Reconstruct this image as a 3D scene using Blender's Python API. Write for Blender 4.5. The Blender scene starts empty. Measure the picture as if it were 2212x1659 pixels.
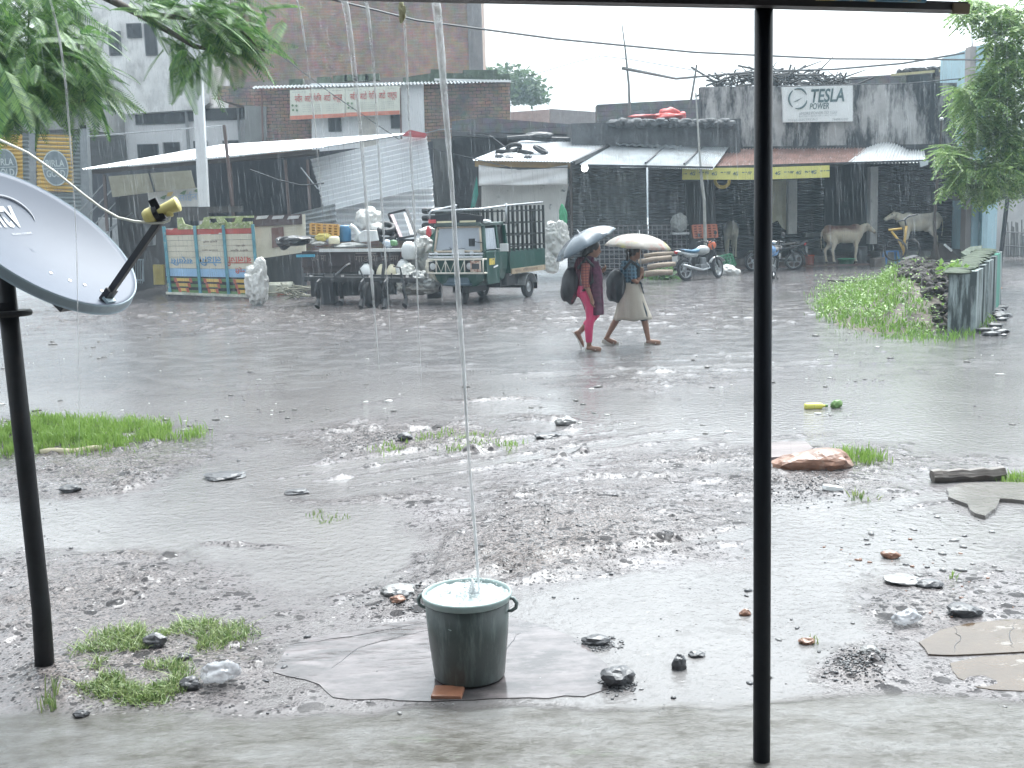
import bpy, bmesh, math, random
import numpy as np
from mathutils import Vector, Matrix
random.seed(7); rng = np.random.default_rng(7)
sc = bpy.context.scene
COL = sc.collection
PI = math.pi
# ---------------------------------------------------------------- camera
F, CX, CY = 2489.0, 1106.0, 829.5          # focal length and centre, in units of a 2212 wide picture
CAMZ = 2.0
cd = bpy.data.cameras.new('camera'); cam = bpy.data.objects.new('camera', cd); COL.objects.link(cam)
CM = Matrix.Rotation(math.radians(90 - 8.5), 3, 'X') @ Matrix.Rotation(math.radians(-1.7), 3, 'Z')
cam.matrix_world = Matrix.Translation((0, 0, CAMZ)) @ CM.to_4x4()
cd.sensor_width = 36.0; cd.lens = 36.0 * F / 2212.0; cd.clip_start = 0.05; cd.clip_end = 3000
sc.camera = cam
# ---------------------------------------------------------------- world and light: rain overcast
w = bpy.data.worlds.new('World'); sc.world = w; w.use_nodes = True
nt = w.node_tree; nt.nodes.clear()
out = nt.nodes.new('ShaderNodeOutputWorld'); bg = nt.nodes.new('ShaderNodeBackground')
sky = nt.nodes.new('ShaderNodeTexSky'); sky.sky_type = 'NISHITA'; sky.sun_disc = False
SUN_EL, SUN_AZ = math.radians(62), math.radians(20)
sky.sun_elevation = SUN_EL; sky.sun_rotation = SUN_AZ; sky.air_density = 1.0; sky.dust_density = 6.0; sky.ozone_density = 1.0
hs = nt.nodes.new('ShaderNodeHueSaturation'); hs.inputs['Saturation'].default_value = 0.10
mx = nt.nodes.new('ShaderNodeMix'); mx.data_type = 'RGBA'; mx.blend_type = 'MULTIPLY'; mx.inputs[0].default_value = 1.0
mx.inputs[7].default_value = (0.89, 0.965, 1.0, 1)
nt.links.new(sky.outputs[0], hs.inputs['Color']); nt.links.new(hs.outputs[0], mx.inputs[6])
nt.links.new(mx.outputs[2], bg.inputs[0]); bg.inputs[1].default_value = 0.15
nt.links.new(bg.outputs[0], out.inputs[0])
sl = bpy.data.lights.new('sun', 'SUN'); sl.energy = 1.2; sl.angle = math.radians(40); sl.color = (1.0, 0.98, 0.95)
so = bpy.data.objects.new('sun', sl); COL.objects.link(so)
sd = Vector((math.sin(SUN_AZ) * math.cos(SUN_EL), math.cos(SUN_AZ) * math.cos(SUN_EL), math.sin(SUN_EL)))
so.rotation_euler = (-sd).to_track_quat('-Z', 'Y').to_euler(); so.location = (0, 0, 30)
sc.view_settings.view_transform = 'Standard'; sc.view_settings.look = 'None'; sc.view_settings.gamma = 1
sc.view_settings.exposure = 1.62
try: sc.cycles.use_denoising = True
except Exception: pass
sc.cycles.max_bounces = 8; sc.cycles.transparent_max_bounces = 24; sc.cycles.volume_bounces = 1
# ---------------------------------------------------------------- helpers
def ray(x, y):
    return CM @ Vector(((x - CX) / F, (CY - y) / F, -1.0))
def P(x, y, Y):                                # point of the place at depth Y seen in direction (x, y)
    d = ray(x, y); t = Y / d.y
    return Vector((d.x * t, Y, CAMZ + d.z * t))
def G(x, y, z=0.0):                            # point of the ground seen in direction (x, y)
    d = ray(x, y); t = (z - CAMZ) / d.z
    return Vector((d.x * t, d.y * t, z))
def lerp(a, b, t): return a + (b - a) * t
def vnoise(x, y, seed=0):                      # vectorised value noise
    xi = np.floor(x).astype(np.int64); yi = np.floor(y).astype(np.int64)
    xf = x - xi; yf = y - yi
    u = xf * xf * (3 - 2 * xf); v = yf * yf * (3 - 2 * yf)
    def h(a, b):
        n = (a * 374761393 + b * 668265263 + seed * 1442695041) & 0x7fffffff
        n = ((n ^ (n >> 13)) * 1274126177) & 0x7fffffff
        return ((n ^ (n >> 16)) & 0xffff) / 65535.0
    return lerp(lerp(h(xi, yi), h(xi + 1, yi), u), lerp(h(xi, yi + 1), h(xi + 1, yi + 1), u), v) * 2 - 1
def fbm(x, y, octv=4, seed=0):
    a, s, t = 1.0, 0.0, 0.0
    for i in range(octv):
        s = s + a * vnoise(x * 2 ** i, y * 2 ** i, seed + i * 17); t += a; a *= 0.5
    return s / t

class MB:
    def __init__(s): s.v = []; s.f = []
    def add(s, vs, fs, M=None):
        b = len(s.v)
        for p in vs:
            p = Vector(p); s.v.append(M @ p if M else p)
        s.f += [tuple(b + i for i in f) for f in fs]
        return s
    def box(s, c, d, R=None):
        x, y, z = d[0] / 2, d[1] / 2, d[2] / 2
        vs = [(-x, -y, -z), (x, -y, -z), (x, y, -z), (-x, y, -z), (-x, -y, z), (x, -y, z), (x, y, z), (-x, y, z)]
        fs = [(0, 3, 2, 1), (4, 5, 6, 7), (0, 1, 5, 4), (1, 2, 6, 5), (2, 3, 7, 6), (3, 0, 4, 7)]
        M = Matrix.Translation(c) @ (R.to_4x4() if R else Matrix())
        return s.add(vs, fs, M)
    def mm(s, a, b):
        return s.box([(a[i] + b[i]) / 2 for i in range(3)], [abs(b[i] - a[i]) for i in range(3)])
    def tube(s, pts, r, n=8, caps=True):
        pts = [Vector(p) for p in pts]; m = len(pts)
        if not hasattr(r, '__len__'): r = [r] * m
        vs, fs = [], []; prev = None
        for i, p in enumerate(pts):
            t = (pts[min(i + 1, m - 1)] - pts[max(i - 1, 0)])
            if t.length < 1e-9: t = Vector((0, 0, 1))
            t.normalize()
            if prev is None:
                a = Vector((0, 0, 1)) if abs(t.z) < 0.9 else Vector((1, 0, 0))
                u = t.cross(a).normalized()
            else:
                u = (prev - t * prev.dot(t))
                u = u.normalized() if u.length > 1e-6 else t.orthogonal().normalized()
            prev = u; v = t.cross(u)
            rr = r[i] if hasattr(r[i], '__len__') else (r[i], r[i])
            for k in range(n):
                a = 2 * PI * k / n
                vs.append(p + u * (math.cos(a) * rr[0]) + v * (math.sin(a) * rr[1]))
        for i in range(m - 1):
            for k in range(n):
                k2 = (k + 1) % n
                fs.append((i * n + k, i * n + k2, (i + 1) * n + k2, (i + 1) * n + k))
        if caps:
            fs.append(tuple(range(n - 1, -1, -1))); fs.append(tuple((m - 1) * n + k for k in range(n)))
        return s.add(vs, fs)
    def bar(s, p, q, w, h):                    # rectangular bar from p to q
        p, q = Vector(p), Vector(q); t = q - p; L = t.length; t.normalize()
        a = Vector((0, 0, 1)) if abs(t.z) < 0.95 else Vector((0, 1, 0))
        u = t.cross(a).normalized(); v = u.cross(t)
        R = Matrix((u, t, v)).transposed()
        return s.box((p + q) / 2, (w, L, h), R)
    def lathe(s, prof, n=32, M=None):
        vs, fs = [], []; m = len(prof)
        for r, z in prof:
            for k in range(n):
                a = 2 * PI * k / n; vs.append((r * math.cos(a), r * math.sin(a), z))
        for i in range(m - 1):
            for k in range(n):
                k2 = (k + 1) % n; fs.append((i * n + k, i * n + k2, (i + 1) * n + k2, (i + 1) * n + k))
        return s.add(vs, fs, M)
    def prism(s, pts, ext):                    # polygon pushed along ext
        pts = [Vector(p) for p in pts]; e = Vector(ext); n = len(pts)
        nor = Vector((0, 0, 0))
        for i in range(n): nor += pts[i].cross(pts[(i + 1) % n])
        if nor.dot(e) > 0: pts = pts[::-1]
        vs = pts + [p + e for p in pts]
        fs = [tuple(range(n)), tuple(range(2 * n - 1, n - 1, -1))]
        for i in range(n):
            j = (i + 1) % n; fs.append((i, i + n, j + n, j))
        return s.add(vs, fs)
    def face(s, px, Y, d):                     # outline in a plane facing the street, d metres thick
        return s.prism([P(x, y, Y) for x, y in px], (0, d, 0))
    def rect(s, x0, y0, x1, y1, Y, d):         # upright box, front at Y
        xm, ym = (x0 + x1) / 2, (y0 + y1) / 2
        return s.mm((P(x0, ym, Y).x, Y, P(xm, y1, Y).z), (P(x1, ym, Y).x, Y + d, P(xm, y0, Y).z))
    def surf(s, fn, nu, nv):
        vs = [fn(i / nu, j / nv) for j in range(nv + 1) for i in range(nu + 1)]
        fs = [(j * (nu + 1) + i, j * (nu + 1) + i + 1, (j + 1) * (nu + 1) + i + 1, (j + 1) * (nu + 1) + i) for j in range(nv) for i in range(nu)]
        return s.add(vs, fs)
    def corr(s, a, b, c, d, n, amp, rows=1, along='v', sag=0):
        # corrugated tin sheet a-b-c-d; ridges run from the a-b edge to the d-c edge (along='v') or across
        a, b, c, d = map(Vector, (a, b, c, d)); nor = (b - a).cross(d - a).normalized()
        k = 6 * n
        def fn(u, v):
            p = lerp(lerp(a, b, u), lerp(d, c, u), v)
            t = u if along == 'v' else v
            return p + nor * (amp * math.cos(2 * PI * n * t) + sag * math.sin(7 * u + 3 * v))
        return s.surf(fn, k, rows) if along == 'v' else s.surf(fn, rows, k)
    def blob(s, c, r, seed=0, amp=0.25, sub=3, sc_=1.5, flat=None, R=None, crumple=0.0):
        bm = bmesh.new(); bmesh.ops.create_icosphere(bm, subdivisions=sub, radius=1)
        rnd = random.Random(seed); o = Vector((rnd.random() * 50, rnd.random() * 50, rnd.random() * 50))
        from mathutils import noise as nz
        vs = []
        for v in bm.verts:
            p = v.co.normalized(); k = 1 + amp * max(-.8, min(.8, nz.fractal(p * sc_ * .75 + o, 1.0, 2.0, 2)))
            if crumple: k += crumple * (.5 - abs(nz.noise(p * 2.6 + o)) * 2.0 - .9 * abs(nz.noise(Vector((p.x * 4.5, p.y * 4.5, p.z * 1.3)) + o * 2)))
            q = Vector((p.x * r[0] * k, p.y * r[1] * k, p.z * r[2] * k))
            if R: q = R @ q
            if flat is not None and q.z < flat: q.z = flat + (q.z - flat) * 0.1
            vs.append(Vector(c) + q)
        fs = [tuple(v.index for v in f.verts) for f in bm.faces]; bm.free()
        return s.add(vs, fs)
    def build(s, name, mat, parent=None, smooth=False, local=False, bevel=0.0, solid=0.0, at=None):
        me = bpy.data.meshes.new(name)
        if parent is not None: o0 = Vector((0, 0, 0)) if local else wloc(parent)
        elif at is not None: o0 = Vector(at)
        elif local: o0 = Vector((0, 0, 0))
        else:
            A = np.array([tuple(v) for v in s.v]); lo, hi = A.min(0), A.max(0)
            o0 = Vector(((lo[0] + hi[0]) / 2, (lo[1] + hi[1]) / 2, lo[2]))
        me.from_pydata([tuple(v - o0) for v in s.v], [], s.f); me.update()
        return link(name, me, mat, parent, smooth, Vector((0, 0, 0)) if parent is not None else o0, bevel, solid)
def wloc(o):
    p = Vector((0, 0, 0))
    while o is not None: p += o.location; o = o.parent
    return p
def link(name, me, mat, parent=None, smooth=False, loc=(0, 0, 0), bevel=0, solid=0):
    if mat is not None:
        for m in (mat if isinstance(mat, (list, tuple)) else [mat]): me.materials.append(m)
    if smooth: me.polygons.foreach_set('use_smooth', [True] * len(me.polygons))
    o = bpy.data.objects.new(name, me); COL.objects.link(o); o.location = loc
    if parent is not None: o.parent = parent
    if solid:
        m = o.modifiers.new('thick', 'SOLIDIFY'); m.thickness = solid; m.offset = 0
    if bevel:
        m = o.modifiers.new('edge', 'BEVEL'); m.width = bevel; m.segments = 2; m.limit_method = 'ANGLE'
    return o
def thing(name, label, cat, loc, group=None, rot=0.0):
    o = bpy.data.objects.new(name, None); COL.objects.link(o); o.location = loc; o.rotation_euler = (0, 0, rot)
    o.empty_display_size = 0.2
    return tag(o, label, cat, group)
def tag(o, label, cat, group=None):
    o['label'] = label; o['category'] = cat
    if group: o['group'] = group
    return o
def kind(o, k): o['kind'] = k; return o
def fuse(mb, voxel, smooth_it=4, fac=0.5, dec=None):
    # joins overlapping solids into one continuous skin
    me = bpy.data.meshes.new('tmp'); me.from_pydata([tuple(v) for v in mb.v], [], mb.f)
    o = bpy.data.objects.new('tmp', me); COL.objects.link(o)
    m = o.modifiers.new('r', 'REMESH'); m.mode = 'VOXEL'; m.voxel_size = voxel
    m = o.modifiers.new('s', 'SMOOTH'); m.iterations = smooth_it; m.factor = fac
    dg = bpy.context.evaluated_depsgraph_get(); dg.update()
    r = bpy.data.meshes.new_from_object(o.evaluated_get(dg)); bpy.data.objects.remove(o); bpy.data.meshes.remove(me)
    return r
def text_mesh(body, size=1.0, shear=0.0, extrude=0.0, bold=0.0, align='CENTER', res=3):
    cu = bpy.data.curves.new('t', 'FONT'); cu.body = body; cu.size = size; cu.shear = shear; cu.extrude = extrude
    cu.offset = bold; cu.align_x = align; cu.align_y = 'CENTER'; cu.resolution_u = res
    o = bpy.data.objects.new('t', cu); COL.objects.link(o)
    dg = bpy.context.evaluated_depsgraph_get(); dg.update()
    me = bpy.data.meshes.new_from_object(o.evaluated_get(dg)); bpy.data.objects.remove(o); bpy.data.curves.remove(cu)
    return me
def lettering(body, c, u, v, width, height, mat, parent, name='lettering', shear=0.0, bold=0.0, local=False, ext=0.002):
    # writing centred on c; u = reading direction, v = up; fitted to width x height
    me = text_mesh(body, 1.0, shear, 0.0, bold)
    if len(me.vertices) == 0: return None
    A = np.array([tuple(q.co) for q in me.vertices]); lo, hi = A.min(0), A.max(0)
    sx = width / max(hi[0] - lo[0], 1e-4); sy = height / max(hi[1] - lo[1], 1e-4)
    u = Vector(u).normalized(); v = Vector(v).normalized(); n = u.cross(v)
    o0 = Vector((0, 0, 0)) if local else wloc(parent)
    mx_, my_ = (lo[0] + hi[0]) / 2, (lo[1] + hi[1]) / 2
    for q in me.vertices:
        q.co = Vector(c) + u * ((q.co.x - mx_) * sx) + v * ((q.co.y - my_) * sy) + n * ext - o0
    return link(name, me, mat, parent)
# ---------------------------------------------------------------- materials
MATS = {}
def M(name, col, rough=0.6, metal=0.0, var=0.18, scale=4.0, bump=0.0, bscale=30.0, stain=None, coat=0.0, alpha=1.0, emit=None, trans=0.0, stretch=(1, 1, 1), spec=0.5):
    if name in MATS: return MATS[name]
    m = bpy.data.materials.new(name); m.use_nodes = True; t = m.node_tree; b = t.nodes['Principled BSDF']; MATS[name] = m
    L = t.links.new
    tc = t.nodes.new('ShaderNodeTexCoord'); mp = t.nodes.new('ShaderNodeMapping'); mp.inputs['Scale'].default_value = stretch
    L(tc.outputs['Object'], mp.inputs[0])
    n = t.nodes.new('ShaderNodeTexNoise'); n.inputs['Scale'].default_value = scale; n.inputs['Detail'].default_value = 6; n.inputs['Roughness'].default_value = 0.65
    L(mp.outputs[0], n.inputs['Vector'])
    r = t.nodes.new('ShaderNodeValToRGB'); e = r.color_ramp.elements
    e[0].position = 0.3; e[1].position = 0.7
    e[0].color = [max(0, c * (1 - var)) for c in col[:3]] + [1]; e[1].color = [min(1, c * (1 + var)) for c in col[:3]] + [1]
    L(n.outputs['Fac'], r.inputs[0]); last = r.outputs[0]
    if stain:
        scol, ssc, lo, hi, sst = stain
        mp2 = t.nodes.new('ShaderNodeMapping'); mp2.inputs['Scale'].default_value = sst; L(tc.outputs['Object'], mp2.inputs[0])
        n2 = t.nodes.new('ShaderNodeTexNoise'); n2.inputs['Scale'].default_value = ssc; n2.inputs['Detail'].default_value = 8; n2.inputs['Roughness'].default_value = 0.7
        L(mp2.outputs[0], n2.inputs['Vector'])
        mr = t.nodes.new('ShaderNodeMapRange'); mr.inputs[1].default_value = lo; mr.inputs[2].default_value = hi; L(n2.outputs['Fac'], mr.inputs[0])
        mix = t.nodes.new('ShaderNodeMix'); mix.data_type = 'RGBA'; L(mr.outputs[0], mix.inputs[0]); L(last, mix.inputs[6]); mix.inputs[7].default_value = (*scol, 1)
        last = mix.outputs[2]
    L(last, b.inputs['Base Color'])
    b.inputs['Roughness'].default_value = rough; b.inputs['Metallic'].default_value = metal
    b.inputs['Coat Weight'].default_value = coat; b.inputs['Coat Roughness'].default_value = 0.15
    b.inputs['Alpha'].default_value = alpha; b.inputs['Transmission Weight'].default_value = trans
    b.inputs['Specular IOR Level'].default_value = spec
    if emit:
        b.inputs['Emission Color'].default_value = (*emit[0], 1); b.inputs['Emission Strength'].default_value = emit[1]
    if bump:
        n3 = t.nodes.new('ShaderNodeTexNoise'); n3.inputs['Scale'].default_value = bscale; n3.inputs['Detail'].default_value = 5; L(mp.outputs[0], n3.inputs['Vector'])
        bp = t.nodes.new('ShaderNodeBump'); bp.inputs['Strength'].default_value = 1.0; bp.inputs['Distance'].default_value = bump
        L(n3.outputs['Fac'], bp.inputs['Height']); L(bp.outputs[0], b.inputs['Normal'])
    return m
def brick(name, c1, c2, mortar, size=(0.26, 0.085), stain=None, grime=(0.10, 0.10, 0.10), gl=0.45, gh=0.75, gsc=0.25):
    if name in MATS: return MATS[name]
    m = bpy.data.materials.new(name); m.use_nodes = True; t = m.node_tree; b = t.nodes['Principled BSDF']; MATS[name] = m; L = t.links.new
    tc = t.nodes.new('ShaderNodeTexCoord'); sp = t.nodes.new('ShaderNodeSeparateXYZ'); L(tc.outputs['Object'], sp.inputs[0])
    ad = t.nodes.new('ShaderNodeMath'); L(sp.outputs[0], ad.inputs[0]); L(sp.outputs[1], ad.inputs[1])
    cb = t.nodes.new('ShaderNodeCombineXYZ'); L(ad.outputs[0], cb.inputs[0]); L(sp.outputs[2], cb.inputs[1])
    nz = t.nodes.new('ShaderNodeTexNoise'); nz.inputs['Scale'].default_value = 6; L(cb.outputs[0], nz.inputs['Vector'])
    dv = t.nodes.new('ShaderNodeMix'); dv.data_type = 'RGBA'; dv.blend_type = 'LINEAR_LIGHT'; dv.inputs[0].default_value = 0.035; L(cb.outputs[0], dv.inputs[6]); L(nz.outputs['Color'], dv.inputs[7])
    bt = t.nodes.new('ShaderNodeTexBrick'); L(dv.outputs[2], bt.inputs['Vector']); bt.inputs['Scale'].default_value = 1.0
    bt.inputs['Brick Width'].default_value = size[0]; bt.inputs['Row Height'].default_value = size[1]; bt.inputs['Mortar Size'].default_value = 0.012
    bt.inputs['Color1'].default_value = (*c1, 1); bt.inputs['Color2'].default_value = (*c2, 1); bt.inputs['Mortar'].default_value = (*mortar, 1); bt.inputs['Bias'].default_value = 0.0
    n2 = t.nodes.new('ShaderNodeTexNoise'); n2.inputs['Scale'].default_value = gsc; n2.inputs['Detail'].default_value = 9; n2.inputs['Roughness'].default_value = 0.68
    mp = t.nodes.new('ShaderNodeMapping'); mp.inputs['Scale'].default_value = (1.3, 1.3, 0.8); L(tc.outputs['Object'], mp.inputs[0]); L(mp.outputs[0], n2.inputs['Vector'])
    mr = t.nodes.new('ShaderNodeMapRange'); mr.inputs[1].default_value = gl; mr.inputs[2].default_value = gh; L(n2.outputs['Fac'], mr.inputs[0])
    mix = t.nodes.new('ShaderNodeMix'); mix.data_type = 'RGBA'; L(mr.outputs[0], mix.inputs[0]); L(bt.outputs['Color'], mix.inputs[6]); mix.inputs[7].default_value = (*grime, 1)
    n4 = t.nodes.new('ShaderNodeTexNoise'); n4.inputs['Scale'].default_value = 3.0; n4.inputs['Detail'].default_value = 6; L(tc.outputs['Object'], n4.inputs['Vector'])
    ml = t.nodes.new('ShaderNodeMix'); ml.data_type = 'RGBA'; ml.blend_type = 'OVERLAY'; ml.inputs[0].default_value = 0.55; L(mix.outputs[2], ml.inputs[6]); L(n4.outputs['Color'], ml.inputs[7])
    hsv = t.nodes.new('ShaderNodeHueSaturation'); hsv.inputs['Saturation'].default_value = 0.9; L(ml.outputs[2], hsv.inputs['Color'])
    L(hsv.outputs[0], b.inputs['Base Color']); b.inputs['Roughness'].default_value = 0.75
    bp = t.nodes.new('ShaderNodeBump'); bp.inputs['Distance'].default_value = 0.02; L(bt.outputs['Fac'], bp.inputs['Height']); bp.invert = True; L(bp.outputs[0], b.inputs['Normal'])
    return m
MUDDY = (0.13, 0.125, 0.12)
black = M('black_paint', (0.012, 0.014, 0.018), 0.35)
dark = M('dark_metal', (0.035, 0.037, 0.042), 0.5)
darkwood = M('dark_wood', (0.06, 0.05, 0.045), 0.6, bump=0.004, bscale=40)
rubber = M('rubber', (0.022, 0.023, 0.026), 0.6)
steel = M('wet_steel', (0.42, 0.44, 0.46), 0.35, metal=0.7)
chrome = M('chrome', (0.7, 0.72, 0.74), 0.15, metal=1.0)
brighttin = M('bright_tin', (0.80, 0.82, 0.84), 0.35, metal=0.0, var=0.06, scale=1.5, stain=((0.60, 0.61, 0.62), 1.5, 0.6, 0.8, (1, 1, 1)))
tin = M('tin_sheet', (0.62, 0.65, 0.68), 0.32, metal=0.55, var=0.15, scale=1.2, stain=((0.40, 0.38, 0.36), 1.5, 0.55, 0.8, (1, 1, 0.3)))
tinold = M('old_tin_sheet', (0.36, 0.39, 0.41), 0.45, metal=0.4, var=0.25, scale=1.5, stain=((0.24, 0.22, 0.20), 2.0, 0.5, 0.75, (1, 1, 0.4)))
rust = M('rusty_tin', (0.20, 0.115, 0.095), 0.6, metal=0.2, var=0.4, scale=2.5, stain=((0.42, 0.40, 0.38), 2.2, 0.56, 0.7, (2.5, 1, 0.4)))
white = M('white_paint', (0.78, 0.79, 0.79), 0.55, var=0.06, scale=1.5, stain=((0.5, 0.5, 0.48), 1.2, 0.58, 0.85, (1, 1, 0.35)))
plastic_white = M('white_plastic', (0.62, 0.64, 0.64), 0.4, var=0.06)
sackm = M('white_sack', (0.60, 0.60, 0.58), 0.42, var=0.25, scale=4, bump=0.035, bscale=11, stain=((.28, .28, .26), 4, .55, .75, (1, 1, 1)))
greysack = M('grey_sack', (0.28, 0.29, 0.285), 0.6, var=0.25, scale=5, bump=0.012, bscale=9)
glass = M('windscreen_glass', (0.36, 0.40, 0.45), 0.08, var=0.08, scale=2)
# ---------------------------------------------------------------- the wet ground
CMn = np.array(CM)
def toV(x, y, z=0.0):
    p = np.stack([x, y, np.zeros_like(x) + z - CAMZ], -1) @ CMn
    zz = np.minimum(p[..., 2], -0.05)
    return CX + F * p[..., 0] / -zz, CY - F * p[..., 1] / -zz
GROWS = np.concatenate([[-90, -50, -20, -4, 0, 2.0, 3.0], np.geomspace(3.3, 46, 1000), [50, 56, 65, 90, 130, 180, 240]])
GCOLS = np.concatenate([[-6, -3, -2, -1.4, -1.0, -0.7], np.linspace(-0.56, 0.56, 800), [0.7, 1.0, 1.4, 2, 3, 6]])
RY, UX = np.meshgrid(GROWS, GCOLS, indexing='ij')
GX = np.clip(UX * np.maximum(np.abs(RY), 3.3), -250, 250); GX = np.where(np.abs(UX) > 5.9, np.sign(UX) * 250, GX); GY = RY + 0 * GX
# wet hollows (negative) and mud banks (positive) as lumps of terrain: centre, half widths, height
LUMPS = [(870, 820, 330, 45, -1.2), (820, 885, 420, 16, -.7), (180, 885, 300, 22, -1.0), (1950, 860, 330, 60, -1.5), (1560, 920, 240, 28, -.6), (2150, 930, 160, 60, -.8),
 (520, 1045, 170, 55, -1.2), (400, 1110, 330, 40, -1.0), (150, 1160, 180, 30, -.6), (680, 1200, 250, 70, -.9), (1010, 1095, 90, 30, -.5), (1380, 1330, 260, 170, -1.1), (1480, 1440, 220, 110, -1.0), (1780, 1150, 170, 70, -1.1),
 (1760, 1330, 150, 110, -.9), (2050, 1190, 120, 60, -.6), (330, 760, 260, 30, -.5), (1250, 900, 200, 12, -.9), (1480, 890, 260, 12, -.8), (820, 960, 100, 15, -.2), (800, 1290, 130, 50, -.4), (1950, 760, 260, 22, -.5),
 (230, 1020, 260, 60, 1.4), (820, 955, 190, 42, 1.2), (1040, 880, 90, 16, .7), (1260, 1150, 330, 95, 1.5), (1130, 1215, 220, 45, 1.0), (860, 1290, 160, 45, 1.0), (1740, 1050, 150, 40, 1.2), (1850, 1440, 90, 50, 1.3), (2050, 1320, 140, 70, .7), (250, 1260, 260, 60, .8),
 (930, 790, 90, 18, 1.1), (1330, 815, 190, 26, .9), (1580, 790, 90, 50, .7), (1950, 810, 90, 14, .8), (60, 1330, 160, 60, .8), (1200, 690, 700, 30, .9), (500, 680, 420, 26, .9), (1150, 960, 200, 40, .6), (1400, 1010, 180, 30, .3), (1700, 980, 250, 30, .5), (1960, 1000, 260, 30, .5),
 (1000, 940, 60, 10, .8), (1090, 876, 120, 6, 1.5), (1210, 908, 170, 5, 1.4), (1200, 893, 110, 4, 1.1), (820, 872, 90, 6, 1.0), (1480, 905, 90, 5, .9), (700, 1090, 200, 8, .9), (560, 1180, 160, 8, .9), (1650, 935, 160, 6, .8), (2000, 905, 160, 6, .8), (350, 880, 160, 6, .7), (260, 1210, 120, 8, .9), (1500, 1000, 140, 6, .7), (1290, 1395, 45, 18, 1.4), (1340, 1480, 50, 22, 1.5), (60, 940, 260, 45, 1.0), (330, 1430, 230, 90, 1.2), (110, 1480, 120, 60, 1.2)]
vx, vy = toV(GX, GY); vx = np.clip(vx, -3000, 5000); vy = np.clip(vy, 0, 4000)
B = np.zeros_like(GX)
jx, jy = fbm(GX * 1.1, GY * 0.7, 3, 5) * 70, fbm(GX * 0.9, GY * 0.6, 3, 9) * 26
for cx, cy, rx, ry, a in LUMPS:
    q = ((vx + jx - cx) / rx) ** 2 + ((vy + jy - cy) / ry) ** 2
    B += a * np.exp(-q * 1.1)
near = np.clip((vy - 600) / 200, 0, 1)
apr = np.clip((vy - (1520 + (1106 - vx) * 0.02 + fbm(GX * 2.5, GY * 2.5, 3, 77) * 26)) / 24, 0, 1); apr = apr * (GY > 1)
lod = np.clip(14.0 / np.maximum(np.abs(GY), 1), 0, 1)
fine = fbm(GX * 9, GY * 9, 4, 3); mid = fbm(GX * 1.9, GY * 1.6, 4, 21); low = fbm(GX * 0.45, GY * 0.4, 3, 33)
grit = fbm(GX * 24, GY * 24, 3, 91)
clod = np.maximum(0, fbm(GX * 5.2, GY * 4.6, 4, 55) - 0.22) * 2.2
h = 0.026 * B + 0.011 * mid + 0.012 * low + 0.0085 * fine * lod + 0.005 * grit * lod * np.clip(B + .5, .2, 1.2) + 0.036 * clod * np.clip(B + 0.35, 0.1, 1.0) * (1 - apr)
for (xa, ya, xb, yb, wd_, dp_) in ((-3.2, 7.6, 4.5, 11.6, .10, .022), (-3.4, 8.1, 4.3, 12.4, .10, .022), (-4.5, 13.5, 6.5, 14.6, .13, .026), (-4.5, 14.6, 6.5, 15.7, .13, .026), (-1.2, 5.6, 3.6, 8.0, .08, .016)):
    ex, ey = xb - xa, yb - ya; el = math.hypot(ex, ey); dd_ = ((GX - xa) * ey - (GY - ya) * ex) / el + .12 * low + .05 * mid; tt_ = ((GX - xa) * ex + (GY - ya) * ey) / el ** 2
    m_ = (np.clip(tt_ * 6, 0, 1) * np.clip((1 - tt_) * 6, 0, 1)); h = h + m_ * dp_ * (1.1 * np.exp(-((np.abs(dd_) - wd_ * 1.7) / (wd_ * .6)) ** 2) * (.5 + .8 * clod + .5 * np.abs(fine)) - np.exp(-(dd_ / wd_) ** 2))
h = h * (1 - apr) + apr * (0.012 + 0.004 * mid)
road = np.exp(-((vy - 770 - (1106 - vx) * 0.03) / 62.0) ** 2) * (GY > 8)
h = h * (1 - 0.55 * road)
sl_ = ((vx - 955) / 385) ** 2 + ((vy - 1432) / 92) ** 2
h = np.where(sl_ < 1.0, np.minimum(h, 0.003), h)
LEVEL = 0.0045
depth = np.clip((LEVEL + .002 - h + .0025 * fine) / 0.013, 0, 1)
GZ = np.maximum(h, LEVEL)
GZ = np.where(GY < 3.2, np.clip(GZ, -0.01, 0.01), GZ); GZ = np.where(np.abs(GX) > 0.62 * np.maximum(np.abs(GY), 3.3), 0.0, GZ)
def gz(x, y):                                   # height of the ground at a spot
    i = int(np.clip(np.searchsorted(GROWS, y), 1, len(GROWS) - 1)); j = int(np.clip(np.searchsorted(GCOLS, x / max(abs(y), 3.3)), 1, len(GCOLS) - 1))
    return float(max(GZ[i, j], GZ[i - 1, j - 1]))
nr, nc = GX.shape
V = np.stack([GX, GY, GZ], -1).reshape(-1, 3)
idx = np.arange(nr * nc).reshape(nr, nc)
FQ = np.stack([idx[:-1, :-1], idx[:-1, 1:], idx[1:, 1:], idx[1:, :-1]], -1).reshape(-1, 4)
def npmesh(name, V, FQ):
    me = bpy.data.meshes.new(name); k = FQ.shape[1]
    me.vertices.add(len(V)); me.vertices.foreach_set('co', V.astype(np.float32).ravel())
    me.loops.add(FQ.size); me.loops.foreach_set('vertex_index', FQ.astype(np.int32).ravel())
    me.polygons.add(len(FQ)); me.polygons.foreach_set('loop_start', np.arange(0, FQ.size, k, dtype=np.int32))
    me.update(calc_edges=True); return me
gm = npmesh('ground', V, FQ)
for nm, arr in (('wet', depth), ('apron', apr), ('gravel', np.clip(B * 0.7, 0, 1)), ('road', road)):
    a = gm.attributes.new(nm, 'FLOAT', 'POINT'); a.data.foreach_set('value', arr.astype(np.float32).ravel())
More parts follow.
